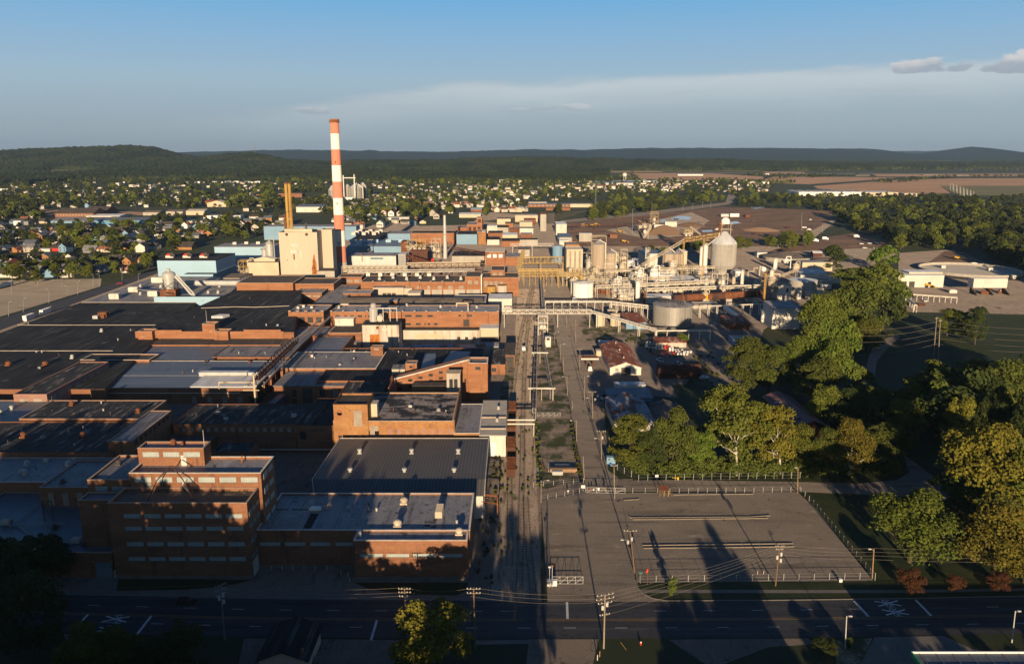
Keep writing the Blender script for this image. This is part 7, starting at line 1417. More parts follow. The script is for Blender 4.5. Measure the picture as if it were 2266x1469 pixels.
def free(px,py,X,Y,dmin):
 for a,c,d,e in BLOCK:
  if a<px<d and c<py<e:return False
 for(x2,y2)in spots:
  if abs(X-x2)<dmin and abs(Y-y2)<dmin:return False
 return True
tries=0
while len(spots)<296 and tries<40000:
 tries+=1
 L_=hr.random()<.62
 px=hr.uniform(-20,640)if L_ else hr.uniform(640,1320);py=(448+hr.random()**.7*168)if L_ else 405+hr.random()*103
 if not pip(TOWNL if L_ else TOWNC,np.array([px]),np.array([py]))[0]:continue
 X,Y,_=G(px,py)
 Y=round(Y/30)*30+hr.uniform(-3,3);X=round(X/14)*14+hr.uniform(-2,2)
 px,py=proj(X,Y,0)
 if not free(px,py,X,Y,12.5):continue
 spots.append((X,Y));k=hr.randrange(len(PROTO));i=hr.randrange(10);j=hr.randrange(8);big=py>470
 reg=('in the left town' if px<350 else 'near the teal halls')if px<640 else 'right of the chimney'
 kind=('two storey gabled','two storey gabled','low','two storey','long low','small gabled')[k]
 e=bpy.data.objects.new('house',None);C.objects.link(e);e.location=(X,Y,0);e.rotation_euler=(0,0,hr.uniform(-.12,.12)+(math.pi/2 if hr.random()<.2 else 0));s_=hr.uniform(1.0,1.25);e.scale=(s_,s_,s_)
 tag(e,'%s %s house with %s roof %s'%(kind,HWN[i],HRN[j],reg),'house','houses in the town')
 inst(PROTO[k][0],'wall',e,HW[i]);inst(PROTO[k][1],'roof',e,HR[j])
 if py>530:
  for wm2 in PROTO[k][2]:inst(wm2,'window',e,'glass_dark')
mb=MB();fr_=random.Random(8)
for _ in range(760):
 px=fr_.uniform(0,1700);py=fr_.uniform(404,470)if px<1250 else fr_.uniform(400,425)
 if any(a<px<d and c<py<e for a,c,d,e in BLOCK):continue
 X,Y,_=G(px,py);w_=fr_.uniform(7,12);d_=fr_.uniform(7,10);h_=fr_.uniform(3,6);i=fr_.choice([0,1,1,2])
 mb.box(X-w_/2,X+w_/2,Y-d_/2,Y+d_/2,0,h_,i);mb.gable(X-w_/2,X+w_/2,Y-d_/2,Y+d_/2,h_+.05,h_+2.6,fr_.choice('xy'),3+fr_.randrange(2))
struct('distant_houses',mb,['white_wall','white_dirty','tan_conc','roof_grey','tar_brown'],'stuff','tiny pale houses scattered through the far town')
mb=MB()
for(xa,ya,xb,yb2)in((590,444,730,458),(800,444,880,452),(950,444,1020,458)):
 for _ in range(330):
  px,py=fr_.uniform(xa,xb),fr_.uniform(ya,yb2);X,Y,_=G(px,py);mb.box(X-.7,X+.7,Y-.3,Y+.3,0,fr_.uniform(1,2))
struct('gravestones',mb,'concrete','stuff','countless pale gravestones in the town cemetery')
def crown_arrays(seed,Hh,Wd,ncl,nleaf,leaf,low=.22,shape='round'):
 rs=np.random.RandomState(seed);P_=[];N_=[]
 cl=[]
 for i in range(ncl):
  f=(i+.5)/ncl;t=rs.uniform(0,2*math.pi)
  zf=low+(1-low)*rs.beta(1.5,1.25)
  prof_={'round':math.sin(math.pi*min(1,max(.06,(zf-low)/(1-low)*.86+.12)))**.65,'column':.55+.45*math.sin(math.pi*(zf-low)/(1-low)),'cone':1.05-zf*.85,'spread':math.sin(math.pi*min(1,max(.08,(zf-low)/(1-low)*.72+.24)))**.5}[shape]
  rad_=Wd/2*prof_*math.sqrt(rs.uniform(.25,.82));cl.append((rad_*math.cos(t),rad_*math.sin(t),zf*Hh*.95,Wd*rs.uniform(.11,.21)))
 cl.append((0,0,Hh*.6,Wd*.3));cl.append((0,0,Hh*.86,Wd*.17));cl.append((0,0,Hh*(low+.12),Wd*.22))
 cl=np.array(cl);w_=cl[:,3]**2;idx=rs.choice(len(cl),nleaf,p=w_/w_.sum())
 d=rs.normal(size=(nleaf,3));d/=np.linalg.norm(d,axis=1)[:,None];d[:,2]=np.where(d[:,2]<-.3,-d[:,2],d[:,2])
 r=cl[idx,3]*rs.uniform(.55,1.12,nleaf)**.8
 p=cl[idx,:3]+d*r[:,None]*np.array((1,1,.82))
 n=d*.8+rs.normal(size=(nleaf,3))*.55+np.array((0,0,.25));n/=np.linalg.norm(n,axis=1)[:,None]
 a=np.cross(n,rs.normal(size=(nleaf,3)));a/=np.linalg.norm(a,axis=1)[:,None];b2=np.cross(n,a)
 s_=leaf*rs.uniform(.55,1.25,nleaf)[:,None]*.5;k=rs.uniform(.6,1.0,nleaf)[:,None]
 p[:,2]=np.maximum(p[:,2],leaf*.3)
 v=np.stack([p-a*s_,p-b2*s_*k+n*s_*.15,p+a*s_,p+b2*s_*k+n*s_*.15],1).reshape(-1,3)
 return v,cl
def mesh_quads(nm,v,mats):
 me=bpy.data.meshes.new(nm);n=len(v)//4;me.vertices.add(len(v));me.vertices.foreach_set('co',np.ascontiguousarray(v,np.float32).ravel())
 me.loops.add(n*4);me.polygons.add(n);me.loops.foreach_set('vertex_index',np.arange(n*4));me.polygons.foreach_set('loop_start',np.arange(0,n*4,4));me.polygons.foreach_set('loop_total',np.full(n,4))
 for m_ in mats:me.materials.append(M(m_))
 me.update();me.validate();return me
def trunk_mesh(seed,Hh,cl,r0,m_,limbs=7):
 rr2=random.Random(seed);q=MB();top=Hh*.72;pts=[(0,0,-.2)]
 for k in range(1,6):pts.append((rr2 .uniform(-.35,.35)*k*.3,rr2 .uniform(-.35,.35)*k*.3,top*k/5))
 for k in range(5):q.cyl(pts[k],pts[k+1],r0*(1-k*.16),r0*(1-(k+1)*.16),7)
 order=sorted(range(len(cl)),key=lambda i:rr2 .random())[:limbs]
 for i in order:
  c=cl[i];k=min(4,max(1,int((c[2]*.62)/top*5)));p0=pts[k];md=((p0[0]+c[0])/2,(p0[1]+c[1])/2,(p0[2]+c[2])/2+Hh*.03)
  q.cyl(p0,md,r0*.42,r0*.28,5);q.cyl(md,tuple(c[:3]),r0*.28,r0*.08,5)
 o=q.build('trunk',m_,None);me=o.data;bpy.data.objects.remove(o);return me
NEAR=[];MID=[];FARM=[]
for i,(Hh,Wd,ncl,nl,lf,sh_,low)in enumerate(((16,14,34,8500,.62,'round',.16),(18,13,36,8500,.62,'round',.12),(15,15,30,8500,.62,'spread',.2),(20,12,34,8500,.62,'column',.12),(17,16,38,9500,.66,'round',.10))):
 v,cl=crown_arrays(100+i,Hh,Wd,ncl,nl,lf,low,sh_);NEAR.append((mesh_quads('crown',v,['leaf_green']),trunk_mesh(i,Hh,cl,.42,'bark'),Hh,Wd))
for i,(Hh,Wd,ncl,nl,lf,sh_)in enumerate(((16,14,24,1900,1.25,'round'),(17,13,24,1900,1.25,'round'),(14,15,22,1800,1.25,'spread'),(18,11,24,1700,1.25,'column'))):
 v,cl=crown_arrays(200+i,Hh,Wd,ncl,nl,lf,.1,sh_);MID.append((mesh_quads('crown',v,['leaf_green']),trunk_mesh(20+i,Hh,cl,.4,'bark',4),Hh,Wd))
FQ2=[crown_arrays(350+i,14,14,20,520,1.7,.03,'round')[0].reshape(-1,4,3)for i in range(3)]
FQ=[]
for i in range(4):v,cl=crown_arrays(300+i,14,13,15,150,3.0,.06,'round');FQ.append(v.reshape(-1,4,3))
LN={'leaf_green':'mid green','leaf_olive':'olive','leaf_bright':'bright green','leaf_yellow':'yellowish','leaf_dark':'dark green','leaf_red':'russet'}
NTREE=[0]
def put_tree(set_,k,X,Y,Hh,Wd,leaf,label,group=None,rot=None,bark='bark',z=0,name='tree'):
 cm,tm,h0,w0=set_[k%len(set_)]
 e=bpy.data.objects.new(name,None);C.objects.link(e);e.location=(X,Y,z);e.rotation_euler=(0,0,R.uniform(0,6.28)if rot is None else rot);e.scale=(Wd/w0,Wd/w0,Hh/h0);tag(e,label,'tree',group)
 inst(cm,'crown',e,leaf);inst(tm,'trunk',e,bark);NTREE[0]+=1;return e
def tree_px(px,yb,yt,wpx,leaf,label,k=None,set_=None,group=None,bark='bark',name='tree'):
 X,Y,_=G(px,yb);Hh=max(3,zat(yt,Y));Wd=wpx/ppm(yb)
 s_=set_ or(NEAR if Y<480 else MID)
 return put_tree(s_,R.randrange(9)if k is None else k,X,Y+Wd*.2,Hh,Wd,leaf,label,group,bark=bark,name=name)
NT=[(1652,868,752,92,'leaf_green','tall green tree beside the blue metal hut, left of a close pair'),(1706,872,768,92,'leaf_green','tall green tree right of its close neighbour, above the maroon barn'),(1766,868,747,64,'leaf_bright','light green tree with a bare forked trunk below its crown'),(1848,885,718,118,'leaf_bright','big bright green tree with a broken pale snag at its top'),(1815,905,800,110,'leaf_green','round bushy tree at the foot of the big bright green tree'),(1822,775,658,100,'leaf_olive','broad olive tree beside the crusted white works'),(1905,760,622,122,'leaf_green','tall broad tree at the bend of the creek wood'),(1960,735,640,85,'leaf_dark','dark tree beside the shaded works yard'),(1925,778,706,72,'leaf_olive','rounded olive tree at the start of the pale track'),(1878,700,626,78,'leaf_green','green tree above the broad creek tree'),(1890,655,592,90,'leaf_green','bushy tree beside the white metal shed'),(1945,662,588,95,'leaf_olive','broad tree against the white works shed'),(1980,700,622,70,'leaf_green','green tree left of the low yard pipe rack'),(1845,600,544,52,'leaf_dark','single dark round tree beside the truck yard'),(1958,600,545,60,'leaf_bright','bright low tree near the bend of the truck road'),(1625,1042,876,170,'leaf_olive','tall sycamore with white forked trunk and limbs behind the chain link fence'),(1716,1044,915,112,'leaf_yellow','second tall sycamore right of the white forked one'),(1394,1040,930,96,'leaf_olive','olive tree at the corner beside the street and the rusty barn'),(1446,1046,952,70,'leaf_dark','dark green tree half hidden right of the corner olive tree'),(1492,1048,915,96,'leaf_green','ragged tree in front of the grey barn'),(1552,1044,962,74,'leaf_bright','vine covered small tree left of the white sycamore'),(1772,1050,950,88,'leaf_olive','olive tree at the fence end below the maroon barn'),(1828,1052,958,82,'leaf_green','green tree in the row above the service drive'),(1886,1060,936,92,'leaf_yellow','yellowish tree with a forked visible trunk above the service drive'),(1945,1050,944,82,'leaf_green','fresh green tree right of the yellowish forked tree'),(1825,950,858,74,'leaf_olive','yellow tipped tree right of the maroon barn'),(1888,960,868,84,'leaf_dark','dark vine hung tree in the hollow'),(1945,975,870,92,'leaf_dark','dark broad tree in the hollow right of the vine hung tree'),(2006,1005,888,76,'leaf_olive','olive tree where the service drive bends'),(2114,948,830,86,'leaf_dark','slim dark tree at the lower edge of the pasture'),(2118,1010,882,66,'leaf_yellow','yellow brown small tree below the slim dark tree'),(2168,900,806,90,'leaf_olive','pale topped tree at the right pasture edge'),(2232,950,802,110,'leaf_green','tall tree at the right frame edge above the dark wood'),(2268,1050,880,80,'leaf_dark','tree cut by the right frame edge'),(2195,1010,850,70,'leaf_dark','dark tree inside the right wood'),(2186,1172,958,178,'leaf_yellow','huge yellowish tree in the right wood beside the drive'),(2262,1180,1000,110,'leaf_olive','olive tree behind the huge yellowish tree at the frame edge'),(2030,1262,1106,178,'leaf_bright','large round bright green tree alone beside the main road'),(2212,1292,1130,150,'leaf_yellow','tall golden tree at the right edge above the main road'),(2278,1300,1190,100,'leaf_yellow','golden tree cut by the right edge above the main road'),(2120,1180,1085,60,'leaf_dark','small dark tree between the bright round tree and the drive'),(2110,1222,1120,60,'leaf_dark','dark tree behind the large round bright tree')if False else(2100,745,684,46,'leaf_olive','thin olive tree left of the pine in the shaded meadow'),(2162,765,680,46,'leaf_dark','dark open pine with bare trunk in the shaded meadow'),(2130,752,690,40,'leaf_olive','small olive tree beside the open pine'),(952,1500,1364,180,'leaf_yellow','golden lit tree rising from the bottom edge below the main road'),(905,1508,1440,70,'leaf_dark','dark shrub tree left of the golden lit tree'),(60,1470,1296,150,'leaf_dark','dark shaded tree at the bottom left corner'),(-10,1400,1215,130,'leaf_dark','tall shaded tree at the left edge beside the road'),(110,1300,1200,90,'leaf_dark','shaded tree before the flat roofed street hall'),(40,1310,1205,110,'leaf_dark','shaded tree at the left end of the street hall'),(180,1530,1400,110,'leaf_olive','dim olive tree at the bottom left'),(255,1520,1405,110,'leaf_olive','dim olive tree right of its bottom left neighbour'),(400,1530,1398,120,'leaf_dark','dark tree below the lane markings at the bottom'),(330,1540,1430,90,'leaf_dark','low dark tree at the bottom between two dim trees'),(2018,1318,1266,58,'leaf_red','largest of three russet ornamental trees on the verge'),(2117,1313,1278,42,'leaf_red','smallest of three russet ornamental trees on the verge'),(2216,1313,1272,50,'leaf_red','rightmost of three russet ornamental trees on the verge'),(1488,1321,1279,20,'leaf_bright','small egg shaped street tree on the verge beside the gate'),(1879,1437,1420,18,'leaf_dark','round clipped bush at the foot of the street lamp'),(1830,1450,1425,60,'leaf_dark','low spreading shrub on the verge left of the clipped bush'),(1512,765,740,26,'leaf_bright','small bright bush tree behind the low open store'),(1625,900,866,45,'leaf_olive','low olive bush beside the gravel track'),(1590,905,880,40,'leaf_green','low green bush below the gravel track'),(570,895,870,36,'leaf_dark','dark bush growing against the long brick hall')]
for r_ in NT:
 px,yb_,yt,wpx,lf,lb=r_
 kk=2 if 'sycamore' in lb else(3 if('slim' in lb or 'egg' in lb or 'pine' in lb)else None)
 tree_px(px,yb_,yt,wpx,lf,lb,k=kk,bark='bark_pale' if('sycamore' in lb or 'forked' in lb)else 'bark',name='shrub' if 'bush' in lb or 'shrub' in lb else 'tree')
for px,yb_,yt in((1625,1044,905),(1720,1040,930)):
 X,Y,_=G(px,yb_);Hh=zat(yt,Y);rs=random.Random(px);t=None
 q=MB();p0=(X,Y-3.0,0);p1=(X-.6,Y-3.2,Hh*.33);p2=(X-1.4,Y-4.2,Hh*.5)
 q.cyl(p0,p1,.42,.34,8);q.cyl(p1,p2,.34,.26,8)
 for dx,dz,l in((-5.2,.78,1),(-2.5,.95,1),(2.2,.92,1),(5.0,.72,1),(-4.0,.55,0),(-6.0,.48,0)):
  st=p2 if l else p1;md=(st[0]+dx*.5,Y-4.8,(st[2]+Hh*dz)/2+.8);en=(X+dx,Y-4.6,Hh*dz);q.cyl(st,md,.17,.11,6);q.cyl(md,en,.11,.03,5)
  for s_ in(-1,1):q.cyl(md,(md[0]+s_*rs.uniform(.6,1.6),md[1]-.4,md[2]+rs.uniform(1,2.4)),.06,.02,5)
 tr=[o for o in bpy.data.objects if o.name.startswith('tree')and o.get('label','').startswith('tall sycamore' if px==1625 else 'second tall sycamore')][0]
 ob=q.build('limb','bark_pale',None,(0,0,0));ob.parent=tr;ob.matrix_parent_inverse=__import__('mathutils').Matrix.LocRotScale(tr.location,tr.rotation_euler,tr.scale).inverted()
def thicket(name,poly,n,hmin,hmax,label,leaf='leaf_green',sz=1.0,seed=1):
 rs=np.random.RandomState(seed);xs,ys=[p[0]for p in poly],[p[1]for p in poly];V=[]
 base=FQ[0].reshape(-1,3)
 while len(V)<n:
  px,py=rs.uniform(min(xs),max(xs)),rs.uniform(min(ys),max(ys))
  if not pip(poly,np.array([px]),np.array([py]))[0]:continue
  X,Y,_=G(px,py);hh=rs.uniform(hmin,hmax);v,_=crown_arrays(rs.randint(9999),hh,hh*1.5,7,int(170*sz),.75,.0,'spread');V.append(v+np.array((X,Y,0)))
 me=mesh_quads(name,np.concatenate(V),[leaf]);o=bpy.data.objects.new(name,me);C.objects.link(o);o['kind']='stuff';o['label']=label
thicket('undergrowth',[(1372,1042),(1420,1056),(1760,1056),(1990,1050),(1990,1000),(1900,1030),(1700,1036),(1400,1030)],120,2.5,6,'tangled vines and undergrowth behind the chain link fence','leaf_green',1.4,3)
thicket('undergrowth',[(1830,1000),(2000,1000),(2010,900),(1900,860),(1850,900),(1840,960)],60,3,6,'dark undergrowth filling the wooded hollow','leaf_dark',1.4,6)
thicket('undergrowth',[(1800,790),(1900,800),(1985,740),(2000,650),(1960,620),(1860,700),(1720,850),(1780,870)],70,3,6,'undergrowth along the creek wood','leaf_dark',1.2,9)
thicket('weeds',[(1184,935),(1192,935),(1200,1080),(1190,1080)],34,.25,.8,'weeds along the fence of the weedy yard','leaf_olive',.35,4)
thicket('weeds',[(1262,935),(1268,935),(1290,1060),(1282,1060)],34,.25,.9,'weeds along the street side of the weedy yard','leaf_olive',.35,5)
thicket('weeds',[(1095,1000),(1116,1000),(1110,1120),(1080,1120)],24,.2,.6,'weeds between the metal hall and the wagons','leaf_olive',.35,7)
thicket('weeds',[(1060,1140),(1110,1140),(1112,1310),(1050,1290)],30,.15,.4,'weeds beside the rails in the shade','leaf_dark',.35,8)
WOODS=[([(1840,1000),(1990,1000),(2010,890),(1900,850),(1830,880)],10,(9,14),'in the shaded hollow behind the service drive'),([(1795,790),(1900,800),(1985,720),(2000,640),(1950,590),(1860,640),(1790,740)],9,(9,13),'along the creek right of the white works'),([(2080,1130),(2300,1240),(2330,900),(2180,830),(2110,920),(2160,1060)],14,(15,22),'in the dark wood at the right edge'),([(2010,985),(2330,960),(2330,850),(2150,870),(2000,930)],16,(17,25),'below the shaded pasture'),([(1845,475),(1900,458),(2000,442),(2300,448),(2330,520),(2330,640),(2266,606),(2200,580),(2130,550),(2085,552),(1990,556),(1965,538),(1890,510),(1850,498)],58,(14,20),'in the big wood on the right'),([(1622,548),(1700,535),(1790,528),(1790,552),(1690,562),(1640,566)],14,(11,16),'in the grove behind the big concrete silo'),([(1395,552),(1570,545),(1570,560),(1420,570)],12,(7,11),'in the strip between wood yard and silos'),([(1300,490),(1310,458),(1430,442),(1590,430),(1602,446),(1480,464),(1330,490)],22,(11,17),'in the belt along the haul road'),([(0,600),(340,594),(330,612),(220,624),(0,628)],20,(9,16),'in the row along the left car park'),([(10,515),(330,500),(345,545),(20,560)],18,(12,18),'among the houses of the left town'),([(345,510),(560,500),(480,540),(350,560)],10,(12,18),'among the houses near the teal halls'),([(1230,470),(1262,468),(1262,480),(1232,484)],2,(18,20),'standing tall at the head of the street'),([(860,470),(1080,462),(1080,480),(880,492)],6,(12,16),'around the grassy triangle')]
thicket('weeds',[(1100,1100),(1196,1100),(1200,900),(1208,700),(1150,700),(1110,900)],110,.12,.32,'low weeds scattered over the old track bed','leaf_olive',.3,12)
thicket('weeds',[(1290,735),(1520,742),(1600,800),(1640,870),(1560,860),(1520,800),(1300,752)],70,.3,1.4,'weeds and low scrub in the yard behind the sheds','leaf_olive',.4,14)
wr_=random.Random(21);mass=[]
for poly,n,(ha,hb),lb in WOODS:
 xs,ys=[p[0]for p in poly],[p[1]for p in poly];c=0;tr_=0
 while c<n and tr_<4000:
  tr_+=1;px,py=wr_.uniform(min(xs),max(xs)),wr_.uniform(min(ys),max(ys))
  if not pip(poly,np.array([px]),np.array([py]))[0]:continue
  X,Y,_=G(px,py);hh=wr_.uniform(ha,hb);lf=wr_.choice(['leaf_green','leaf_olive','leaf_olive','leaf_dark','leaf_green'])
  put_tree(MID,wr_.randrange(4),X,Y,hh,hh*wr_.uniform(.75,1.1),lf,'%s broadleaf tree %s'%(LN[lf],lb),'trees '+lb);c+=1
MASS=[([(1845,475),(1900,458),(2000,442),(2400,448),(2400,660),(2266,600),(2200,575),(2130,545),(2085,547),(1990,550),(1965,532),(1890,505),(1850,494)],560,(13,19)),([(1300,488),(1310,455),(1430,440),(1590,428),(1602,444),(1480,462),(1330,488)],170,(9,15)),([(1630,440),(1700,430),(1770,437),(1990,436),(2090,440),(1990,450),(1850,470),(1780,464),(1640,458)],230,(8,14)),([(-60,425),(280,400),(640,398),(650,470),(580,500),(480,535),(350,560),(340,590),(150,604),(-60,612)],440,(6,13)),([(480,500),(640,498),(582,528),(490,540)],34,(7,13)),([(590,414),(720,414),(720,427),(590,427)],60,(9,14)),([(590,448),(720,448),(720,457),(590,457)],40,(9,13)),([(430,447),(500,440),(500,446),(430,452)],14,(9,13)),([(316,479),(540,487),(540,500),(330,500)],26,(7,12)),([(-60,425),(280,400),(640,398),(650,462),(480,470),(300,465),(-60,500)],680,(8,17)),([(640,410),(800,425),(900,405),(1130,402),(1330,404),(1340,430),(1290,470),(1240,450),(1150,465),(1060,462),(900,485),(790,495),(700,470),(640,460)],680,(8,15)),([(1330,400),(1500,400),(1720,405),(1700,430),(1640,438),(1600,425),(1440,435),(1340,445)],300,(8,14)),([(1350,395),(1400,383),(1420,398),(1350,402)],40,(9,14)),([(1690,392),(1860,388),(1840,393),(1700,397)],60,(8,12)),([(1930,402),(2100,391),(2110,395),(1950,408)],60,(8,12)),([(1560,397),(1760,404),(1760,410),(1560,404)],60,(8,13)),([(1400,375),(2700,371),(2700,378),(1960,380),(1400,380)],380,(9,15)),([(1650,386),(1900,389),(1900,391.5),(1650,390)],70,(8,12)),([(2100,390),(2600,389.5),(2600,393),(2100,393)],80,(8,12)),([(630,398),(1350,399),(1350,408),(630,410)],260,(9,15)),([(-60,400),(640,396),(640,402),(-60,420)],260,(9,15))]
mr=np.random.RandomState(33);V=[];VO=[]
EXC=[b_ for b_ in BLOCK if b_ not in((310,460,540,500),(590,420,720,475),(440,440,505,460))]+[(316,462,540,478),(612,427,705,446),(655,457,718,472),(450,445,503,459),(408,487,450,498),(1480,400,1580,392),(1740,418,2040,437)]
for poly,n,(ha,hb)in MASS:
 xs,ys=[p[0]for p in poly],[p[1]for p in poly];PXs=mr.uniform(min(xs),max(xs),n*12);PYs=mr.uniform(min(ys),max(ys),n*12);ok=pip(poly,PXs,PYs)
 for a,c,d,e in EXC:ok&=~((PXs>a)&(PXs<d)&(PYs>c)&(PYs<e))
 for px,py in list(zip(PXs[ok],PYs[ok]))[:n]:
  X,Y,_=G(px,py);hh=mr.uniform(ha,hb)/14;ww=hh*mr.uniform(.8,1.25);a=mr.uniform(0,6.28);v=FQ2[mr.randint(3)]if(Y<1150 and px>1600)else FQ[mr.randint(4)];ca,sa=math.cos(a),math.sin(a)
  if Y<1100:ww*=.9
  w3_=np.empty_like(v);w3_[...,0]=(v[...,0]*ca-v[...,1]*sa)*ww+X;w3_[...,1]=(v[...,0]*sa+v[...,1]*ca)*ww+Y;w3_[...,2]=v[...,2]*hh;(V if mr.rand()<.75 else VO).append(w3_.reshape(-1,3))
for nm,vv,lf,lb in(('distant_trees',V,'leaf_far','dark green tree crowns massed through the town and the far belts'),('distant_trees',VO,'leaf_olive','olive tree crowns massed through the town and the far belts')):
 me=mesh_quads(nm,np.concatenate(vv),[lf]);o=bpy.data.objects.new(nm,me);C.objects.link(o);o['kind']='stuff';o['label']=lb
BANK=[(-182,100,40),(-170,92,43),(-160,100,41),(-150,96,42),(-141,90,44),(-132,98,41),(-123,92,43),(-114,96,41.5),(-105,90,43),(-97,95,40),(-90,92,40),(-83,97,38),(-77,93,36.5),(-71.5,98,30.5),(-66,93,34),(-59,97,33),(-53,93,32.5),(-46,97,31),(-41,92,27),(-36,104,20),(-30,96,20),(-24,102,19.5),(-18.5,100,24.5),(-13,103,23.5),(-7,98,21),(-2,101,20),(5,100,18)]
BANK+=[(x-4.5,y-13,h*.985)for x,y,h in BANK if x<-20]+[(x+2,y-24,h*.96)for x,y,h in BANK if x<-44]+[(x+4,y-8,h*.62)for x,y,h in BANK if x<0]+[(x-1,y-20,h*.55)for x,y,h in BANK if x<0]
BANK=[(x,y,h,14 if x<-40 else 10.5)for x,y,h in BANK]+[(36+k*6.5,126+(k%3)*3,5.6,8.5)for k in range(14)]+[(58.5,100,19,7),(55.5,97,15.5,10),(61,98,14.5,9),(57,92,14,13),(60,99,16.5,10),(56,99,17,10),(53.5,98,17.5,9),(40,100,12.5,12),(46,98,13,11),(35,98,11.5,7),(50,102,12,10),(53,96,12,12),(75,100,12,9),(85,100,12,10),(92,98,12.2,11),(100,100,12,10),(79,97,11,9),(122,100,11,9)]
BV=[crown_arrays(400+i,16,14,26,2600,1.0,.03,sh_)[0]for i,sh_ in enumerate(('round','round','column'))];V=[]
for i,(X,Y,hh,ww)in enumerate(BANK):V.append(BV[i%3]*np.array((ww/14,ww/14,hh/16))+np.array((X,Y,0)))
me=mesh_quads('bank_trees',np.concatenate(V),['leaf_green']);o=bpy.data.objects.new('bank_trees',me);C.objects.link(o);o['kind']='stuff';o['label']='dense trees on the near bank below the viewpoint'
def pole(name,label,base,top,m='wood_pole',r=.16,arms=(),lamp=0,trans=0,group=None,arm_a=0.0,cat='utility pole'):
 X,Y,_=G(*base);Hh=zat(top[1],Y);xt=Xat(top[0],Y,Hh)
 t=Thing(name,label,cat,(X,Y,0),group);q=MB();q.cyl((X,Y,0),(xt,Y,Hh),r,r*.7,8);t.part('post',q,m)
 for dz,wd in arms:
  q=MB();ca,sa=math.cos(arm_a),math.sin(arm_a);z=Hh-dz;xx=xt+(X-xt)*dz/Hh;q.beam((xx-wd/2*ca,Y-wd/2*sa-.15,z),(xx+wd/2*ca,Y+wd/2*sa-.15,z),.13);a_=t.part('crossarm',q,'wood_grey')
  for f in(-.95,-.45,.45,.95):q=MB();px_,py_=xx+wd/2*f*ca,Y+wd/2*f*sa-.15;q.lathe(px_,py_,[(.05,z+.05),(.11,z+.12),(.11,z+.3),(.04,z+.38)],8);t.part('insulator',q,'insulator',a_)
 if lamp:
  q=MB();z=Hh-.3 if not arms else Hh-3;q.tube([(xt,Y,z-.4),(xt+lamp*.6,Y-.1,z+.25),(xt+lamp,Y-.1,z+.3)],.06,6);t.part('lamp_arm',q,'steel_grey');q=MB();q.box(xt+lamp-.1 if lamp>0 else xt+lamp-.7,xt+lamp+.7 if lamp>0 else xt+lamp+.1,Y-.3,Y+.1,z+.2,z+.42);t.part('lamp',q,'insulator')
 for k in range(trans):q=MB();z=Hh-2.4-k*.9;q.lathe(xt+(.5 if k%2==0 else-.5),Y-.25,[(.28,z-.5),(.3,z+.4),(.12,z+.55)],10);t.part('transformer',q,'insulator')
 t.tip=(xt,Y,Hh);return t
p1=pole('utility_pole','grey steel utility pole with many crossarms before the tall brick block',(497,1415),(488,1293),'steel_grey',.2,((.2,2.6),(1.4,2.6),(2.6,2.2)),trans=3,arm_a=.8)
p2=pole('utility_pole','brown wooden utility pole with white transformer left of the golden tree',(901,1398),(895,1301),'wood_pole',.2,((.15,2.8),(1.1,2.8),(2.1,2.6)),trans=1)
p3=pole('utility_pole','brown wooden utility pole right of the golden tree',(1052,1437),(1048,1301),'wood_pole',.2,((.15,3.0),(1.2,3.0)))
p4=pole('utility_pole','tan wooden pole crowded with insulators at the gate side of the road',(1336,1434),(1339,1314),'wood_grey',.2,((.2,4),(1.2,4.4),(2.2,3.4),(5.2,2.4)),trans=2,arm_a=.3)
p5=pole('utility_pole','brown pole with crossarm, transformer and lamp inside the gate',(1404,1267),(1394.5,1173),'wood_pole',.18,((.2,3.4),),lamp=-1.8,trans=2)
p6_=pole('utility_pole','leaning brown pole with transformers behind the verge lawn',(1716,1296),(1725.5,1206),'wood_pole',.18,((.3,2.2),(1.2,1.8)),trans=3)
p7=pole('utility_pole','bright tan pole with little lamp at the car park corner',(1930,1279),(1934,1214),'wood_tan',.17,(),lamp=-.9)
pA_=pole('utility_pole','wooden pole right beside the gate with short crossarm',(1360,1104),(1358.7,1030),'wood_grey',.17,((.1,1.8),))
pole('utility_pole','tan wooden pole at the top right corner of the car park',(1765,1090),(1766,1034),'wood_tan',.16,(),lamp=-.5)
pB_=pole('utility_pole','wooden pole with T crossarm beside the grey shed',(1312,927),(1310.5,867),'wood_grey',.16,((.1,3.2),),lamp=-1.8)
pC_=pole('utility_pole','wooden pole with crossarm and transformer beside the corner olive tree',(1331,1016),(1330.5,954),'wood_grey',.16,((.1,3.2),),lamp=-1.8,trans=1)
pD_=pole('utility_pole','wooden T pole in front of the pump canopy',(1283,824),(1283,773),'wood_grey',.16,((.1,2.2),))
pole('post','plain wooden post on the left kerb near the gate',(1293,1062),(1290.5,1009),'wood_grey',.14,cat='post');pole('post','plain wooden post in front of the blue cabinet',(1348.5,1005),(1348,967),'wood_grey',.14,cat='post')
pole('post','plain wooden post on the left kerb halfway up the street',(1266,905),(1266,887),'wood_grey',.14,cat='post')
for(bx,by,tx,ty,ar,lb)in((1276,977,1275.5,930,-1.8,'lamp post with arm to the left beside the weedy yard'),(1197,1112,1197.5,1062,1.9,'lamp post with arm to the right at the left gate end'),(1255.5,875,1254.5,833,-1.6,'lamp post on the left kerb above the goal-post pipes'),(1240,797,1240,761,1.8,'lamp post with arm over the street beside the stair tower'),(1227,761,1227.6,734,1.8,'lamp post with arm over the street below the footbridge'),(1246.7,823,1247,792,0,'bare lamp post stump beside the left kerb'),(1294,893,1293.5,832,1.4,'lamp post on the right kerb by the grey shed'),(1274,760,1274,707,0,'slim pole at the right kerb beside the footbridge'),(1254,727,1254,696,0,'slim pole under the right end of the footbridge')):pole('lamp_post',lb,(bx,by),(tx,ty),'wood_grey',.13,lamp=ar,cat='lamp post')
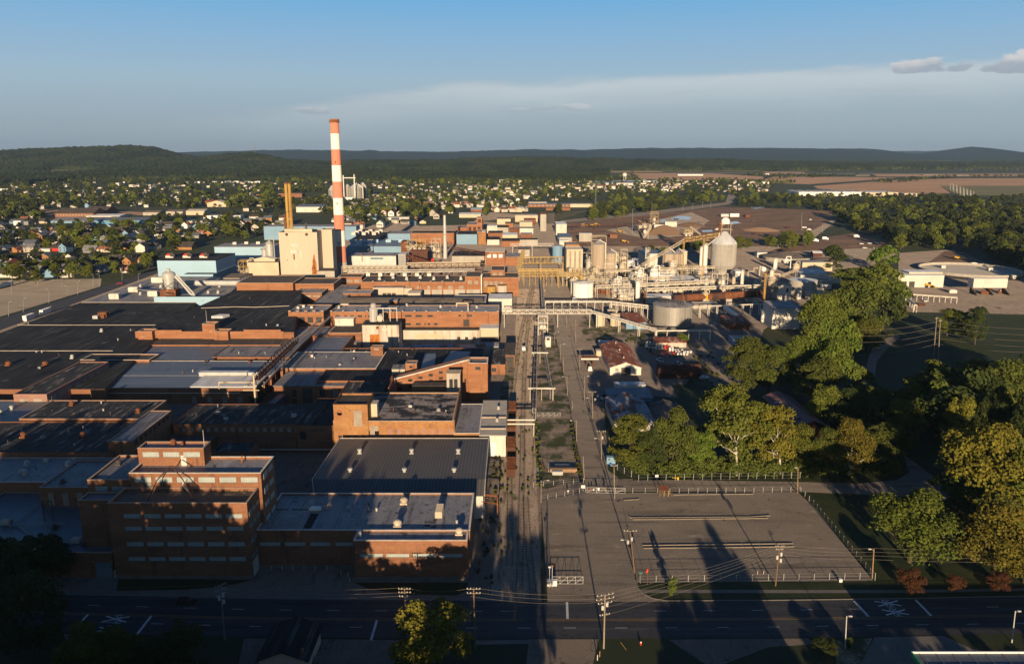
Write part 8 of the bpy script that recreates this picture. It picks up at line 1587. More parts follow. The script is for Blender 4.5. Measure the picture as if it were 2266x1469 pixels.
for(bx,by,tx,ty,lb)in((1870,1435,1873.7,1362,'white street lamp pole left of the clipped bush side driveway'),(2239,1421,2247,1351,'white street lamp pole at the right end by the filling station')):pole('street_lamp',lb,(bx,by),(tx,ty),'insulator',.14,lamp=.5,cat='street lamp')
cpk=[(100,360,195),(205,520,395),(75,557,425),(430,442,320),(330,302,240),(545,292,190),(590,365,290),(683,367,245),(818,302,185),(872,298,185),(1072,242,130),(1178,182,100),(1215,260,180),(425,532,470)]
for x,yb_,yt in cpk:pole('car_park_lamp','thin lamp pole in the empty left car park',(x/3.97,560+yb_/3.97),(x/3.97,560+yt/3.97),'steel_grey',.16,lamp=1.2 if x%2 else-1.2,group='lamp poles of the left car park',cat='lamp post')
for(bx,by,tx,ty,lb)in((2066,790,2073,701,'left one of a tall pair of transmission poles in the meadow'),(2076,798,2081,706,'right one of a tall pair of transmission poles in the meadow')):tp=pole('transmission_pole',lb,(bx,by),(tx,ty),'wood_grey',.24,((1,1.5),))
for k in range(14):
 f=(k//2)/6;bx=2103+f*46+(6 if k%2 else 0);by=421+f*20;pole('transmission_pole','thin pole in the double row running across the far brown fields',(bx,by),(bx,by-15-f*3),'insulator',.5,group='double row of field poles')
for(bx,by,ty)in((1400,521,462),(1443,470,445),(1555,459,446),(1511,468,454),(1533,465,451),(1573,461,444),(1774,511,472),(1820,515,494),(1748,552,535),(1722,550,541)):pole('yard_lamp','thin lamp mast in or beside the brown wood yard',(bx,by),(bx,ty),'steel_grey',.3,group='lamp masts of the wood yard',cat='lamp post',lamp=2.0)
for(bx,by,ty)in((1888,640,625),(1920,640,626),(1911,648,628)):pole('yard_post','wooden post beside the creek wood road',(bx,by),(bx,ty),'wood_grey',.2,group='posts by the creek wood',cat='post')
def wire(label,a,b,sag=1.0,r=.017,n=10,group=None):
 q=MB();P_=[]
 for i in range(n+1):f=i/n;P_.append((a[0]+(b[0]-a[0])*f,a[1]+(b[1]-a[1])*f,a[2]+(b[2]-a[2])*f-sag*4*f*(1-f)))
 q.tube(P_,r,4);o=single('power_line',q,'wire',label,'power line',a,group)
def up(t,dx=0,dz=0):return(t.tip[0]+dx,t.tip[1],t.tip[2]+dz)
for(ta,tb,na,nb_,lb)in((p1,p2,'grey steel pole','brown transformer pole',''),(p2,p3,'brown transformer pole','brown pole beyond the golden tree',''),(p3,p4,'brown pole','tan gate pole','')):
 for k,(dx,dz)in enumerate(((0,.15),(.7,-1.0),(-.7,-2.0))):wire('overhead wire between the %s and the %s'%(na,nb_),up(ta,dx,dz),up(tb,dx,dz),1.0,group='wires from the %s'%na)
edge=(p1 .tip[0]-70,p1 .tip[1]+2,p1 .tip[2])
for k in range(3):wire('overhead wire running left from the grey steel pole',(edge[0],edge[1],edge[2]-k),up(p1,-.5,-k),1.2,group='wires left of the steel pole')
for k,(dz,dz2)in enumerate(((-.2,.1),(-1.2,-.6),(-2.2,-1.2),(-3.4,-2),(-5.2,-3))):wire('overhead wire sweeping from the tan gate pole to the leaning pole',up(p4,.4*k-1,dz),up(p6_,0,dz2),.8,group='wires from the tan gate pole')
for k in range(4):wire('overhead wire from the leaning pole past the bright tan pole',up(p6_,0,.2-k*.9),up(p7,0,.2-k*1.1),.6,group='wires from the leaning pole');wire('overhead wire running right from the bright tan pole',up(p7,0,.2-k*1.1),(p7 .tip[0]+70,p7 .tip[1]-1,p7 .tip[2]+.4-k*1.0),.8,group='wires right of the tan pole')
wire('service wire from the tan gate pole to the pole inside the gate',up(p4),up(p5),.9);wire('service wire from the gate pole up the street',up(p5),up(pA_),.8);wire('service wire between gate and corner tree poles',up(pA_),up(pC_),.8);wire('service wire between the corner tree pole and the shed pole',up(pC_),up(pB_),.8);wire('service wire from the shed pole to the canopy pole',up(pB_),up(pD_),.8)
for k in range(5):
 wire('transmission line running right across the meadow',(tp.tip[0],tp.tip[1],tp.tip[2]-1-k*3.2),(tp.tip[0]+70,tp.tip[1]-6,tp.tip[2]-4-k*3.2),2,.028,group='meadow transmission lines right');wire('transmission line running left into the creek wood',(tp.tip[0],tp.tip[1],tp.tip[2]-1-k*3.2),(tp.tip[0]-55,tp.tip[1]-12,tp.tip[2]-3-k*3.4),2,.035,group='meadow transmission lines left')
def fence(label,pts,h=1.9,step=3.0,m='insulator',rails=3,gap=None):
 W_=[G(a,c)[:2]for a,c in pts];t=Thing('chain_link_fence',label,'fence',(*W_[0],0));rl=MB();n=0
 for(x0,y0),(x1,y1)in zip(W_[:-1],W_[1:]):
  l=math.hypot(x1-x0,y1-y0);k=max(1,int(l/step))
  for i in range(k+1):
   if i==k and(x1,y1)!=W_[-1]:continue
   q=MB();x,y=x0+(x1-x0)*i/k,y0+(y1-y0)*i/k;q.cyl((x,y,0),(x,y,h),.06,.06,6);n+=1
   if n<=95:t.part('post',q,m)
  for j in range(rails):rl.cyl((x0,y0,.15+(h-.2)*j/max(1,rails-1)),(x1,y1,.15+(h-.2)*j/max(1,rails-1)),.025,.025,4)
 t.part('rail',rl,'steel_grey');return t
fence('tall chain link fence in front of the vine thicket and sycamores',[(1366,1040),(1413,1064),(1655,1060),(1770,1058)],2.4);fence('chain link fence along the upper edge of the car park',[(1400,1091),(1455,1091)],1.9);fence('chain link fence right of the turnstile shelter',[(1482,1092),(1668,1090),(1770,1088)],1.9)
fence('slanting chain link fence down the right side of the car park',[(1772,1090),(1800,1118),(1866,1198),(1936,1284)],1.9);fence('chain link fence along the front of the car park above the lawn',[(1416,1288),(1700,1284),(1936,1281)],1.9,4);fence('rusty chain link fence beside the rails at the gate',[(1197,1110),(1212,1105),(1268,1095),(1296,1088)],1.9,2.5);fence('low chain link fence across the weedy yard end',[(1180,1078),(1291,1068)],1.7,3)
fence('rusty pipe fence along the left edge of the weedy yard',[(1184,930),(1180,1010),(1180,1075)],1.2,4,'rust');fence('leaning fence of rusty pipes along the right edge of the weedy yard',[(1263,925),(1276,1010),(1288,1065)],1.2,3,'rust');fence('fence beside the rail spur left of the gate apron',[(1212,1125),(1212,1290)],1.6,4,'steel_dark')
def gate(label,a,b,h=1.9,br=3):
 (x0,y0,_),(x1,y1,_)=G(*a),G(*b);t=Thing('gate',label,'gate',(x0,y0,0));q=MB()
 for z in(.15,h/2,h):q.cyl((x0,y0,z),(x1,y1,z),.05,.05,5)
 for i in range(br+1):f=i/br;q.cyl((x0+(x1-x0)*f,y0+(y1-y0)*f,.1),(x0+(x1-x0)*f,y0+(y1-y0)*f,h),.06,.06,5)
 for i in range(br):q.cyl((x0+(x1-x0)*i/br,y0+(y1-y0)*i/br,.15),(x0+(x1-x0)*(i+1)/br,y0+(y1-y0)*(i+1)/br,h),.04,.04,5)
 t.part('gate_frame',q,'insulator');t.x0,t.y0,t.x1,t.y1=x0,y0,x1,y1;return t
g1=gate('wide steel bar gate with small signs closing the street',(1299,1090),(1383,1092),1.9,4)
for f,m_,w_,h_ in((.09,'sign_red',.35,.5),(.17,'sign_white',.35,.5),(.3,'sign_white',.6,1.0),(.48,'sign_yellow',.4,.3)):q=MB();x,y=g1 .x0+(g1 .x1-g1 .x0)*f,g1 .y0+(g1 .y1-g1 .y0)*f-.12;q.box(x-w_/2,x+w_/2,y-.03,y,1.0,1.0+h_);g1 .part('sign',q,m_)
gate('steel bar gate leading to the small yard beside the main road',(1222,1292),(1290,1292),2.2,4);gate('brown double gate across the weedy yard',(1189,922),(1240,922),1.9,4)
for px,py,m_,w_,h_,z0,lb in((1290,1084,'sign_white',1.3,1.1,1.2,'white notice board on the fence left of the street gate'),(1257,1089,'sign_white',.5,.5,.8,'small white notice on the rusty gate fence'),(1453,1059,'sign_white',1.1,1.2,.8,'white and blue notice board on the tall fence')):
 x,y,_=G(px,py+3);q=MB();q.box(x-w_/2,x+w_/2,y-.16,y-.1,z0,z0+h_);q.cyl((x,y-.05,0),(x,y-.05,z0+.2),.05,.05,5);single('sign_board',q,m_,lb,'sign',(x,y,0))
t=Thing('turnstile_shelter','turnstile shelter with rusty sloping roof on yellow posts in the car park fence','shelter',G(1468,1095));x,y,_=G(1468,1095);q=MB();q.prism([(x-1.6,y-1.2),(x+1.6,y-1.2),(x+1.6,y+1.4),(x-1.6,y+1.4)],lambda a,c:2.3+(c-y)*.22,lambda a,c:2.45+(c-y)*.22);t.part('roof',q,'roof_rust')
for dx in(-1.4,0,1.4):q=MB();q.cyl((x+dx,y-1,0),(x+dx,y-1,2.2),.1,.1,6);q.cyl((x+dx,y+1.2,0),(x+dx,y+1.2,2.5),.1,.1,6);t.part('post',q,'machine_yellow' if dx>=0 else 'wood_tan')
for k in range(4):q=MB();q.cyl((x-.7+k*.45,y,.1),(x-.7+k*.45,y,2.2),.04,.04,5);t.part('turnstile_bar',q,'steel_grey')
q=MB();x,y,_=G(1500,1062);q.box(x-.3,x+.3,y-.2,y+.2,0,1.1);q.box(x-2,x-.3,y-.08,y+.08,.85,1.0);single('barrier',q,'sign_yellow','yellow barrier machine with a short arm on the service drive','barrier',(x,y,0))
t=Thing('cabinet','pale blue equipment cabinet with blue drum beside the street corner','cabinet',G(1352,1026));x,y,_=G(1352,1028);q=MB();q.box(x-1.6,x+1.6,y,y+2,.3,2.8);t.part('box',q,'blue_metal');q=MB();q.box(x-1.0,x-.4,y-.05,y,1.8,2.3);t.part('window',q,'glass_dark')
q=MB();q.lathe(x-.2,y-.7,[(.38,0),(.4,.9),(.3,.95)],12);single('drum',q,'blue_drum','bright blue drum in front of the pale blue cabinet','drum',(x-.2,y-.7,0))
for pts_,lb in(([(1392,1142.5),(1395,1146),(1660,1144),(1705,1141)],'rear line of the upper double timber kerb in the car park'),([(1400,1150),(1700,1147)],'front line of the upper double timber kerb in the car park'),([(1422,1207),(1756,1203)],'rear line of the lower double timber kerb in the car park'),([(1424,1213.5),(1758,1210)],'front line of the lower double timber kerb in the car park'),([(1380,1107),(1415,1105)],'short broken timber kerb near the gate pole'),([(1490,1095),(1668,1093.5)],'timber kerb below the right car park fence')):
 q=MB();W_=[G(a,c)[:2]for a,c in pts_]
 for(x0,y0),(x1,y1)in zip(W_[:-1],W_[1:]):
  l=math.hypot(x1-x0,y1-y0);n=max(1,int(l/4.6))
  for i in range(n):
   a,c=i/n,(i+.97)/n;xx0,yy0,xx1,yy1=x0+(x1-x0)*a,y0+(y1-y0)*a+R.uniform(-.05,.05),x0+(x1-x0)*c,y0+(y1-y0)*c+R.uniform(-.05,.05);q.obox((xx0+xx1)/2,(yy0+yy1)/2,math.hypot(xx1-xx0,yy1-yy0),.3,.03,.27,math.atan2(yy1-yy0,xx1-xx0))
 o=single('timber_kerb',q,'wood_grey',lb,'kerb',(*W_[0],0))
def wagon(label,pa,first=None):
 x,y,_=G(*pa);t=Thing('freight_wagon',label,'freight wagon',(x,y,0),'rusty wagons on the siding');L_=12.5;w_=1.5
 q=MB();q.box(x-w_,x-w_+.12,y,y+L_,1.2,3.6);q.box(x+w_-.12,x+w_,y,y+L_,1.2,3.6);q.box(x-w_+.12,x+w_-.12,y,y+.12,1.2,3.6);q.box(x-w_+.12,x+w_-.12,y+L_-.12,y+L_,1.2,3.6);q.box(x-w_+.12,x+w_-.12,y+.12,y+L_-.12,1.2,2.6);t.part('body',q,'rust_dark')
 for k in range(13):q=MB();yy=y+.3+k*(L_-.6)/12;q.box(x-w_-.1,x+w_+.1,yy-.13,yy+.13,3.603,3.78);q.box(x-w_-.12,x-w_-.003,yy-.1,yy+.1,1.2,3.6);q.box(x+w_+.003,x+w_+.12,yy-.1,yy+.1,1.2,3.6);t.part('rib',q,'rust')
 for f in(.15,.85):
  for s_ in(-.75,.75):
   q=MB();q.cyl((x+s_-.07,y+L_*f,.74),(x+s_+.07,y+L_*f,.74),.46,.46,12);t.part('wheel',q,'steel_dark')
 q=MB();q.box(x-1.1,x+1.1,y-.3,y+L_+.3,.95,1.197);t.part('underframe',q,'steel_dark');return t
for k,(px,py)in enumerate(((1131,1062),(1131,1012),(1132,967),(1134,925))):wagon(('nearest','second','third','farthest')[k]+' of the rusty ribbed wagons on the siding beside the white loading shed',(px,py))
def car(label,px,py,a=0.0,m='car_white',kind='car',group=None,s_=1.0,base=0.05):
 X,Y,_=G(px,py);ca,sa=math.cos(a),math.sin(a);T=lambda x,y:(X+(x*ca-y*sa)*s_,Y+(x*sa+y*ca)*s_)
 t=Thing({'suv':'parked_car','car':'parked_car','pickup':'pickup_truck','van':'box_truck'}[kind],label,{'suv':'car','car':'car','pickup':'pickup','van':'truck'}[kind],(X,Y,base),group)
 def sect(prof_,w_,mm,nm,inset=0):
  q=MB();n=len(prof_)
  for sd in(-1,1):q.v+=[(*T(x,sd*w_*(1-(.12 if z>1.0 else 0))),base+z*s_)for x,z in prof_]
  q.f.append(tuple(range(n)));q.f.append(tuple(range(2*n-1,n-1,-1)));q.m+=[0,0]
  for i in range(n):j=(i+1)%n;q.f.append((i,n+i,n+j,j));q.m.append(0)
  return t.part(nm,q,mm)
 if kind in('suv','car'):
  top=1.75 if kind=='suv' else 1.45
  sect([(-2.3,.35),(2.3,.35),(2.35,.7),(2.2,.98),(1.2,1.05),(-2.1,1.08),(-2.35,.8)],.92,m,'body');sect([(1.15,1.06),(.35,top-.06),(-1.9,top-.06),(-2.1,1.09)],.84,'glass_dark','window');sect([(.4,top-.05),(.3,top+.02),(-1.8,top+.02),(-1.9,top-.05)],.8,m,'roof')
 elif kind=='pickup':
  sect([(-2.7,.45),(2.7,.45),(2.75,.85),(2.6,1.1),(1.5,1.18),(-2.7,1.18)],.97,m,'body');sect([(1.45,1.19),(.8,1.85),(-.5,1.85),(-.7,1.19)],.9,'glass_dark','window');sect([(.85,1.86),(.8,1.93),(-.45,1.93),(-.5,1.86)],.84,m,'roof');q=MB();q.prism([T(-2.6,-.8),T(-.8,-.8),T(-.8,.8),T(-2.6,.8)],base+1.19*s_,base+1.22*s_);t.part('load_bed',q,'steel_dark')
 else:
  q=MB();q.prism([T(-3.2,-1.15),T(1.2,-1.15),T(1.2,1.15),T(-3.2,1.15)],base+.8*s_,base+3.3*s_);t.part('box_body',q,m);sect([(1.25,.5),(3.2,.5),(3.2,1.3),(2.6,2.2),(1.25,2.2)],1.05,m,'cab');sect([(2.75,1.5),(3.15,1.45),(2.68,2.1),(2.6,2.1)],.95,'glass_dark','window')
 wb=1.45 if kind in('car','suv')else 1.75
 for sx in(-wb,wb):
  for sy in(-.85,.85):
   q=MB();a0,b0=T(sx,sy-.12),T(sx,sy+.12);q.cyl((*a0,base+.36*s_),(*b0,base+.36*s_),.36*s_,.36*s_,12);w2=t.part('wheel',q,'tyre');q=MB();a0,b0=T(sx,sy-.13),T(sx,sy+.13);q.cyl((*a0,base+.36*s_),(*b0,base+.36*s_),.2*s_,.2*s_,10);t.part('rim',q,'steel_grey',w2)
 return t
car('black off-road car driving on the shaded main road',413,1337,0,'car_black','suv')
car('white pickup parked by the red drums',1460,800,1.9,'car_white','pickup');car('white pickup with dark load bed below the white totes',1499,808,.2,'car_white','pickup');car('blue grey pickup in the yard beside the galvanised tank',1580,721,.6,'car_blue','pickup');car('small white car at the end of the rusty cylinder',1558,838,.3,'car_white','car');car('white railcar mover truck on the track beside the siding',1159,776,1.57,'car_white','van',s_=.8);car('white box truck beside the clean white tank',1272,668,1.2,'car_white','van')
car('red car on the left side street',265,629,.9,'car_red','car')
for k,(px,py,a)in enumerate(((1906,541,0),(1924,540,.1),(1941,539,0),(1913,550,0),(1937,551,0))):car('white car on the truck yard road beside the big wood, %s from the left'%('first','second','fourth','fifth','sixth')[k],px,py,a,'car_white','car','white cars by the big wood',1.1)
for k,(px,py)in enumerate(((1716,568),(1730,569),(1742,567),(1804,535),(1826,531),(1895,526))):car('white box truck in the truck yard, %s from the left'%('first','second','third','fourth','fifth','sixth')[k],px,py,R.uniform(-.3,.3),'car_white','van','white trucks in the truck yard',1.2)
for k,(px,py,m_)in enumerate(((2150,577,'car_black'),(2156,584,'car_black'),(2175,587,'car_white'),(2083,591,'car_white'),(2130,571,'car_black'))):car(('black pickup behind the yellow loader','black pickup near the wood edge','white pickup on the upper works road','white pickup beside the settling basin','black car beside the yellow loader')[k],px,py,R.uniform(-.4,.4),m_,'pickup' if k<4 else 'car',None,1.0)
def loader(label,px,py,s_=1.0,m='machine_yellow'):
 X,Y,_=G(px,py);t=Thing('wheel_loader',label,'loader',(X,Y,0));q=MB();q.box(X-3.2*s_,X+.6*s_,Y-1.2*s_,Y+1.2*s_,1.0*s_,2.2*s_);q.prism([(X-3.2*s_,Y-1*s_),(X-1.2*s_,Y-1*s_),(X-1.2*s_,Y+1*s_),(X-3.2*s_,Y+1*s_)],2.2*s_,2.7*s_);t.part('body',q,m);q=MB();q.box(X-1.1*s_,X+.5*s_,Y-.9*s_,Y+.9*s_,2.2*s_,3.7*s_);t.part('cab',q,'glass_dark');q=MB();q.cyl((X+.6*s_,Y,1.8*s_),(X+3*s_,Y,1.0*s_),.3*s_,.25*s_,6);q.prism([(X+2.8*s_,Y-1.5*s_),(X+4*s_,Y-1.5*s_),(X+4*s_,Y+1.5*s_),(X+2.8*s_,Y+1.5*s_)],.1,lambda a,c:.4*s_+(X+4*s_-a)*.8);t.part('bucket',q,m)
 for sx in(-2.2,1.2):
  for sy in(-1.3,1.3):q=MB();q.cyl((X+sx*s_,Y+(sy-.3)*s_,.85*s_),(X+sx*s_,Y+(sy+.3)*s_,.85*s_),.85*s_,.85*s_,12);t.part('wheel',q,'tyre')
for px,py,lb in((2119,574,'big yellow loader in the far right yard'),(1293,500,'yellow loader left in the wood yard'),(1312,501,'second yellow loader in the wood yard'),(1321,499,'third yellow loader in the wood yard'),(1374,515,'yellow loader below the long dark conveyor'),(1383,537,'yellow loader at the near edge of the wood yard'),(2056,636,'yellow machine in the dark bay of the white works shed')):loader(lb,px,py,1.25)
for k in range(3):x,y,_=G(-6+k*7,641-k*2);t=Thing('white_trailer','white box trailer parked at the left edge of the car park','trailer',(x,y,0),'white trailers on the left car park');q=MB();q.box(x-1.3,x+1.3,y,y+12,1.1,4);t.part('box_body',q,'white_tank');q=MB();q.cyl((x-1.2,y+10,.5),(x+1.2,y+10,.5),.5,.5,10);q.cyl((x-1.2,y+3,.5),(x+1.2,y+3,.5),.5,.5,10);t.part('wheel',q,'tyre')
for k,(px,py,lb)in enumerate(((55,712,'white trailer at the loading apron of the great black roof, nearest'),(92,699,'white trailer at the loading apron of the great black roof, farther'))):x,y,_=G(px,py);q=MB();q.box(x-1.3,x+1.3,y,y+10,1.0,4.0);q.box(x-1.1,x+1.1,y+.5,y+9.5,.3,1.0);single('white_trailer',q,'white_tank',lb,'trailer',(x,y,0))
yr=random.Random(66)
for k in range(16):
 px,py=yr.uniform(2010,2250),yr.choice([yr.uniform(640,652),yr.uniform(612,632),yr.uniform(664,684)]);x,y,_=G(px,py);w_=yr.uniform(1,3.4);m_=yr.choice(['rust','white_wall','steel_dark','galv','rust_dark']);cn={'rust':'rusty','white_wall':'off-white','steel_dark':'black','galv':'grey','rust_dark':'dark brown'}[m_];q=MB()
 if yr.random()<.5:q.box(x-w_,x+w_,y-1,y+1.5,0,yr.uniform(1,2.6));q.box(x-w_*.8,x+w_*.5,y-.8,y+1.2,2.61,2.9);single('yard_bin',q,m_,cn+' bin in the shaded far right works yard','bin',(x,y,0),'bins in the far right works yard')
 else:q.lathe(x,y,[(w_,0),(w_*.6,w_*.5),(.3,w_*.9)],12);single('scrap_pile',q,m_,cn+' heap in the shaded far right works yard','pile',(x,y,0),'heaps in the far right works yard')
patch('stain',[(2040,655),(2266,662),(2400,690),(2266,692),(2100,684),(2020,676)],.042,'asphalt');patch('stain',[(2100,600),(2230,606),(2260,620),(2150,622),(2080,612)],.044,'tar_brown')
for k in range(24):
 px,py=yr.uniform(1270,1800),yr.uniform(482,534);x,y,_=G(px,py);w_=yr.uniform(2,6);m_=yr.choice(['rust_dark','wood_tan','steel_dark','dirt','rust','white_wall']);cn={'rust':'rusty','white_wall':'off-white','steel_dark':'black','dirt':'brown earth','rust_dark':'dark brown','wood_tan':'tan'}[m_];q=MB()
 if yr.random()<.5:
  for j in range(5):q.cyl((x-w_,y+j*.9,.5),(x+w_,y+j*.9,.5),.5,.5,6)
  for j in range(4):q.cyl((x-w_,y+.45+j*.9,1.3),(x+w_,y+.45+j*.9,1.3),.5,.5,6)
  single('log_stack',q,m_,cn+' stack of logs or pipes in the wood yard','stack',(x,y,0),'stacks in the wood yard')
 else:q.lathe(x,y,[(w_,0),(w_*.6,w_*.35),(.3,w_*.6)],14);single('scrap_pile',q,m_,cn+' heap in the wood yard','pile',(x,y,0),'heaps in the wood yard')
tr2=random.Random(4)
for r_i,(xa,xb,py,n)in enumerate(((1431,1452,764,4),(1430,1448,772,4),(1452,1478,773,5),(1482,1500,777,4),(1496,1528,781,6),(1500,1520,786,4))):
 for k in range(n):
  px=xa+(xb-xa)*k/max(1,n-1);x,y,_=G(px,py);red=(r_i==2 and k in(3,4));st=tr2 .random()<.3
  t=Thing('tote',('red caged liquid tote among the white ones' if red else 'white caged liquid tote in the rows before the low open store'),'tote',(x,y,0),'red totes' if red else 'white totes in the yard');q=MB();q.box(x-.6,x+.6,y-.6,y+.6,.18,1.25 if not st else 2.3);t.part('container',q,'sign_red' if red else 'tote');q=MB();q.box(x-.65,x+.65,y-.65,y+.65,0,.17);t.part('pallet',q,'wood_grey')
for k in range(34):px,py=tr2 .uniform(1438,1500),tr2 .uniform(775,789);x,y,_=G(px,py+2);q=MB();q.lathe(x,y,[(.3,0),(.32,.3),(.3,.6),(.3,.9),(.26,.92)],10);rd=tr2 .random()<.6;single('drum',q,'sign_red' if rd else 'rust_dark','red steel drum standing before the white totes' if rd else 'dark steel drum standing before the white totes','drum',(x,y,0),'red drums in the yard' if rd else 'dark drums in the yard')
for k in range(12):px,py=tr2 .uniform(1315,1343),tr2 .uniform(874,888);x,y,_=G(px,py);q=MB();q.box(x-.45,x+.45,y-.45,y+.45,0,tr2 .uniform(.7,1.3));q.box(x-.35,x+.35,y-.35,y+.35,-.0,.02);single('scrap_bin',q,'tote' if tr2 .random()<.7 else 'steel_dark','small scrap appliance in the heap beside the grey shed','bin',(x,y,0),'scrap heap beside the grey shed')
for xa,ya,xb,yb_,m_,r_,lb in((1228,1031,1259,1031,'galv',.35,'silvery pipe lying across the weedy yard'),(1217,1042,1277,1042,'wood_tan',.6,'tan timber stack at the end of the weedy yard'),(1222,1050,1246,1052,'galv',.25,'dark bundle of pipes below the timber stack'),(1201,1025,1206,1040,'rust',.25,'rusty pipe pair leaning along the weedy yard'),(1213,1026,1214,1043,'galv',.2,'thin pale pipe lying lengthwise in the weedy yard'),(1190,1036,1192,1050,'galv',.25,'pale pipe at the left weedy yard edge')):
 a,c=G(xa,ya,r_),G(xb,yb_,r_);q=MB()
 if 'timber' in lb:q.box(a[0],c[0],a[1],a[1]+1.6,0,1.3)
 else:q.cyl(a,c,r_,r_,8);q.cyl((a[0],a[1]+r_*2.2,r_),(c[0],c[1]+r_*2.2,r_),r_,r_,8)
 single('stored_pipe' if 'timber' not in lb else 'timber_stack',q,m_,lb,'pipe' if 'timber' not in lb else 'timber',(a[0],a[1],0))
t=Thing('crossing_signal','railway crossing signal with white cabinet and red lamps beside the small gate','signal',G(1224,1296));x,y,_=G(1224,1298);q=MB();q.box(x-1.6,x+1.0,y,y+1.2,.2,1.7);t.part('cabinet',q,'white_tank')
for dx,hh in((-1.0,6.2),(-.3,6.6)):q=MB();q.cyl((x+dx,y-.4,0),(x+dx,y-.4,hh),.07,.07,6);t.part('mast',q,'insulator');q=MB();q.box(x+dx-.35,x+dx+.35,y-.6,y-.2,hh-.4,hh);t.part('lamp',q,'rust' if dx>-.5 else 'insulator')
t=Thing('wind_sock','orange wind sock flag on a rusty post behind the verge','wind sock',G(1432,1293));x,y,_=G(1432,1293);q=MB();q.cyl((x,y,0),(x,y,4.6),.05,.05,6);t.part('post',q,'rust');q=MB();q.cyl((x,y,4.6),(x-.25,y-.1,3.5),.28,.16,8);t.part('flag',q,'orange_flag')
t=Thing('street_sign','small green street name sign at the gate corner','sign',G(1417,1291));x,y,_=G(1417,1291);q=MB();q.cyl((x,y,0),(x,y,3.0),.04,.04,6);t.part('post',q,'steel_grey');q=MB();q.box(x-.45,x+.45,y-.03,y+.03,3.0,3.25);t.part('plate',q,'sign_green')
t=Thing('fire_hydrant','red and white fire hydrant on the lawn beside the road','hydrant',G(1418,1426));x,y,_=G(1418,1426);q=MB();q.lathe(x,y,[(.2,0),(.16,.1),(.15,.6)],10);q.cyl((x-.28,y,.45),(x+.28,y,.45),.08,.08,8);t.part('barrel',q,'sign_red');q=MB();q.lathe(x,y,[(.19,.6),(.17,.75),(.05,.85)],10);t.part('cap',q,'white_tank')
for px,py,lb in((1676,1270,'left'),(1689.5,1270,'right')):x,y,_=G(px,py);q=MB();q.cyl((x,y,0),(x,y,.95),.1,.1,8);q.lathe(x,y,[(.1,.95),(.05,1.02)],8);single('bollard',q,'stone',lb+' of two pale bollards in the car park behind the leaning pole','bollard',(x,y,0))
q=MB();x,y,_=G(1859.5,1287);q.box(x-.4,x+.4,y-.3,y+.3,0,.8);q.box(x-.44,x+.44,y-.34,y+.34,.8,.9);single('utility_box',q,'white_tank','white utility box on the lawn edge below the car park','utility box',(x,y,0))
for px,py,m_,lb in((1327,1452,'wood_tan','yellowish short post on the lawn below the tan gate pole'),(1322,1460,'insulator','white short marker post on the lawn below the tan gate pole')):x,y,_=G(px,py);q=MB();q.cyl((x,y,0),(x,y,1.3),.1,.1,8);q.lathe(x,y,[(.1,1.3),(.04,1.4)],8);single('marker_post',q,m_,lb,'post',(x,y,0))
q=MB();a=G(1373,1420,1.5);c=G(1386,1437);q.cyl(a,c,.03,.03,6);single('guy_wire',q,'stack_yellow','yellow guy wire guard anchoring the tan gate pole','guy wire',(c[0],c[1],0))
for k,px in enumerate((139,247.5)):x,y,_=G(px,1315);q=MB();q.lathe(x,y,[(.2,0),(.18,.06),(.1,.1),(.04,.95),(.02,1.0)],10);single('traffic_cone',q,'orange_flag',('left','right')[k]+' orange cone beside the driveway on the pavement','cone',(x,y,0))
t=Thing('a_frame_stand','pale A-shaped timber stand beside the rails at the road','stand',G(1103,1310));x,y,_=G(1103,1310);q=MB();q.cyl((x-.7,y,0),(x,y,1.9),.08,.08,5);q.cyl((x+.7,y,0),(x,y,1.9),.08,.08,5);q.cyl((x,y+1,0),(x,y,1.9),.08,.08,5);t.part('legs',q,'insulator');q=MB();q.cyl((x-.4,y,1.0),(x+.4,y,1.0),.06,.06,5);t.part('crossbar',q,'insulator')
q=MB();x,y,_=G(1081,1312);q.cyl((x,y,0),(x,y,2),.1,.1,8);q.lathe(x,y,[(.1,2),(.03,2.1)],8);single('marker_post',q,'wood_grey','pale marker post left of the A-shaped stand','post',(x,y,0))
vm=Thing('vending_machine','tall pale machine cabinet beside the blue shutter door','cabinet',G(260,1276));x,y,_=G(260,1277);q=MB();q.box(x-.5,x+.5,y-.5,y+.3,0,2.1);vm.part('body',q,'white_wall');q=MB();q.box(x-.4,x+.4,y-.53,y-.503,1.2,1.9);vm.part('panel',q,'steel_grey');q=MB();q.box(x-.3,x+.3,y-.2,y+.2,2.103,2.4);vm.part('top_box',q,'sign_white')
patch('parking_lot',[(540,1412),(890,1416),(900,1600),(500,1600)],.03,'asphalt');patch('driveway',[(1170,1414),(1325,1414),(1312,1470),(1300,1620),(1150,1620)],.03,'asphalt');patch('driveway',[(1480,1415),(1790,1412),(1800,1425),(1700,1432),(1600,1470),(1560,1470)],.03,'asphalt');patch('forecourt',[(1935,1409),(2090,1407),(2150,1435),(2500,1500),(2500,1640),(1880,1640),(1905,1469)],.03,'concrete');patch('pavement',[(1050,1417),(1172,1415),(1172,1424),(1050,1426)],.03,'concrete');patch('gravel_bed',[(1838,1418),(1930,1412),(1905,1469),(1850,1469),(1850,1440)],.034,'weedy')
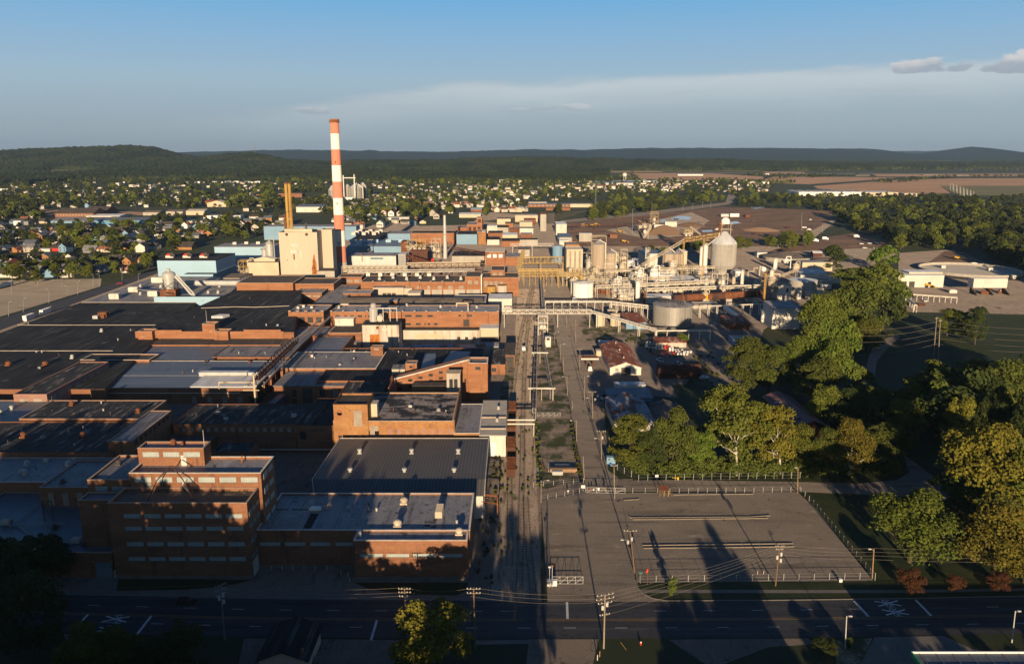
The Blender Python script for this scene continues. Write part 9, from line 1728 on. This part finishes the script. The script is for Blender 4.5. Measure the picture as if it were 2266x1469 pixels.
patch('driveway',[(140,1403),(180,1403),(160,1425),(200,1428),(230,1404),(255,1404),(215,1440),(160,1440)],.03,'concrete')
z=4.2;yf=Yat(1460,z);yb_=yf+12.5;xa,xb=Xat(572,yf,z),Xat(678,yf,z);hb=Bld('bungalow','beige bungalow with dark gabled roof and small chimney at the bottom edge','house',572,678,1460,None,z=z,depth=12.5);hb.pitched('cream','tar',2.1,'y',over=.6)
hb.win('front',1,.05,.22,1.2,2.6,m='door_white',gap=0);d_=MB();x=hb.X0+(hb.X1-hb.X0)*.36;d_.box(x-.5,x+.5,hb.Yf-.06,hb.Yf,.1,2.3);hb.part('door',d_,'sign_white');d_=MB();cx_=hb.X1-1.2;d_.box(cx_-.3,cx_+.3,hb.Yf+1.2,hb.Yf+1.8,4.4,5.9);hb.part('chimney',d_,'brick');d_=MB();d_.box(hb.X1+.02,hb.X1+1.6,hb.Yf+4,hb.Yf+6,0,1.0);hb.part('step',d_,'concrete')
z=5.4;a=G(2019,1443,z);yb_=a[1];yf=yb_-13;x1=a[0]+60;t=Thing('filling_station_canopy','flat filling station canopy with white rim and green left end at the bottom right','canopy',((a[0]+x1)/2,(yf+yb_)/2,0));q=MB();q.box(a[0],x1,yf,yb_,z-.9,z-.25);t.part('deck',q,'roof_bluegrey')
q=MB();q.box(a[0]-.15,x1,yb_+.002,yb_+.25,z-.9,z+.15);q.box(a[0]-.15,x1,yf-.25,yf-.002,z-.9,z+.15);t.part('rim',q,'sign_white');q=MB();q.box(a[0]-.3,a[0]-.002,yf,yb_,z-.9,z+.15);t.part('end_fascia',q,'sign_green')
for k in range(16):q=MB();x=a[0]+1.5+k*3.6;q.box(x-.06,x+.06,yf+.2,yb_-.2,z-.247,z-.1);t.part('roof_rib',q,'steel_grey')
q=MB();q.box(a[0]+1,x1,yb_-5.2,yb_-4.8,z-.245,z+.05);t.part('gutter',q,'rust')
for k in range(4):
 for yy in(yf+3,yb_-3):q=MB();x=a[0]+5+k*15;q.box(x-.25,x+.25,yy-.25,yy+.25,0,z-.9);t.part('post',q,'white_tank')
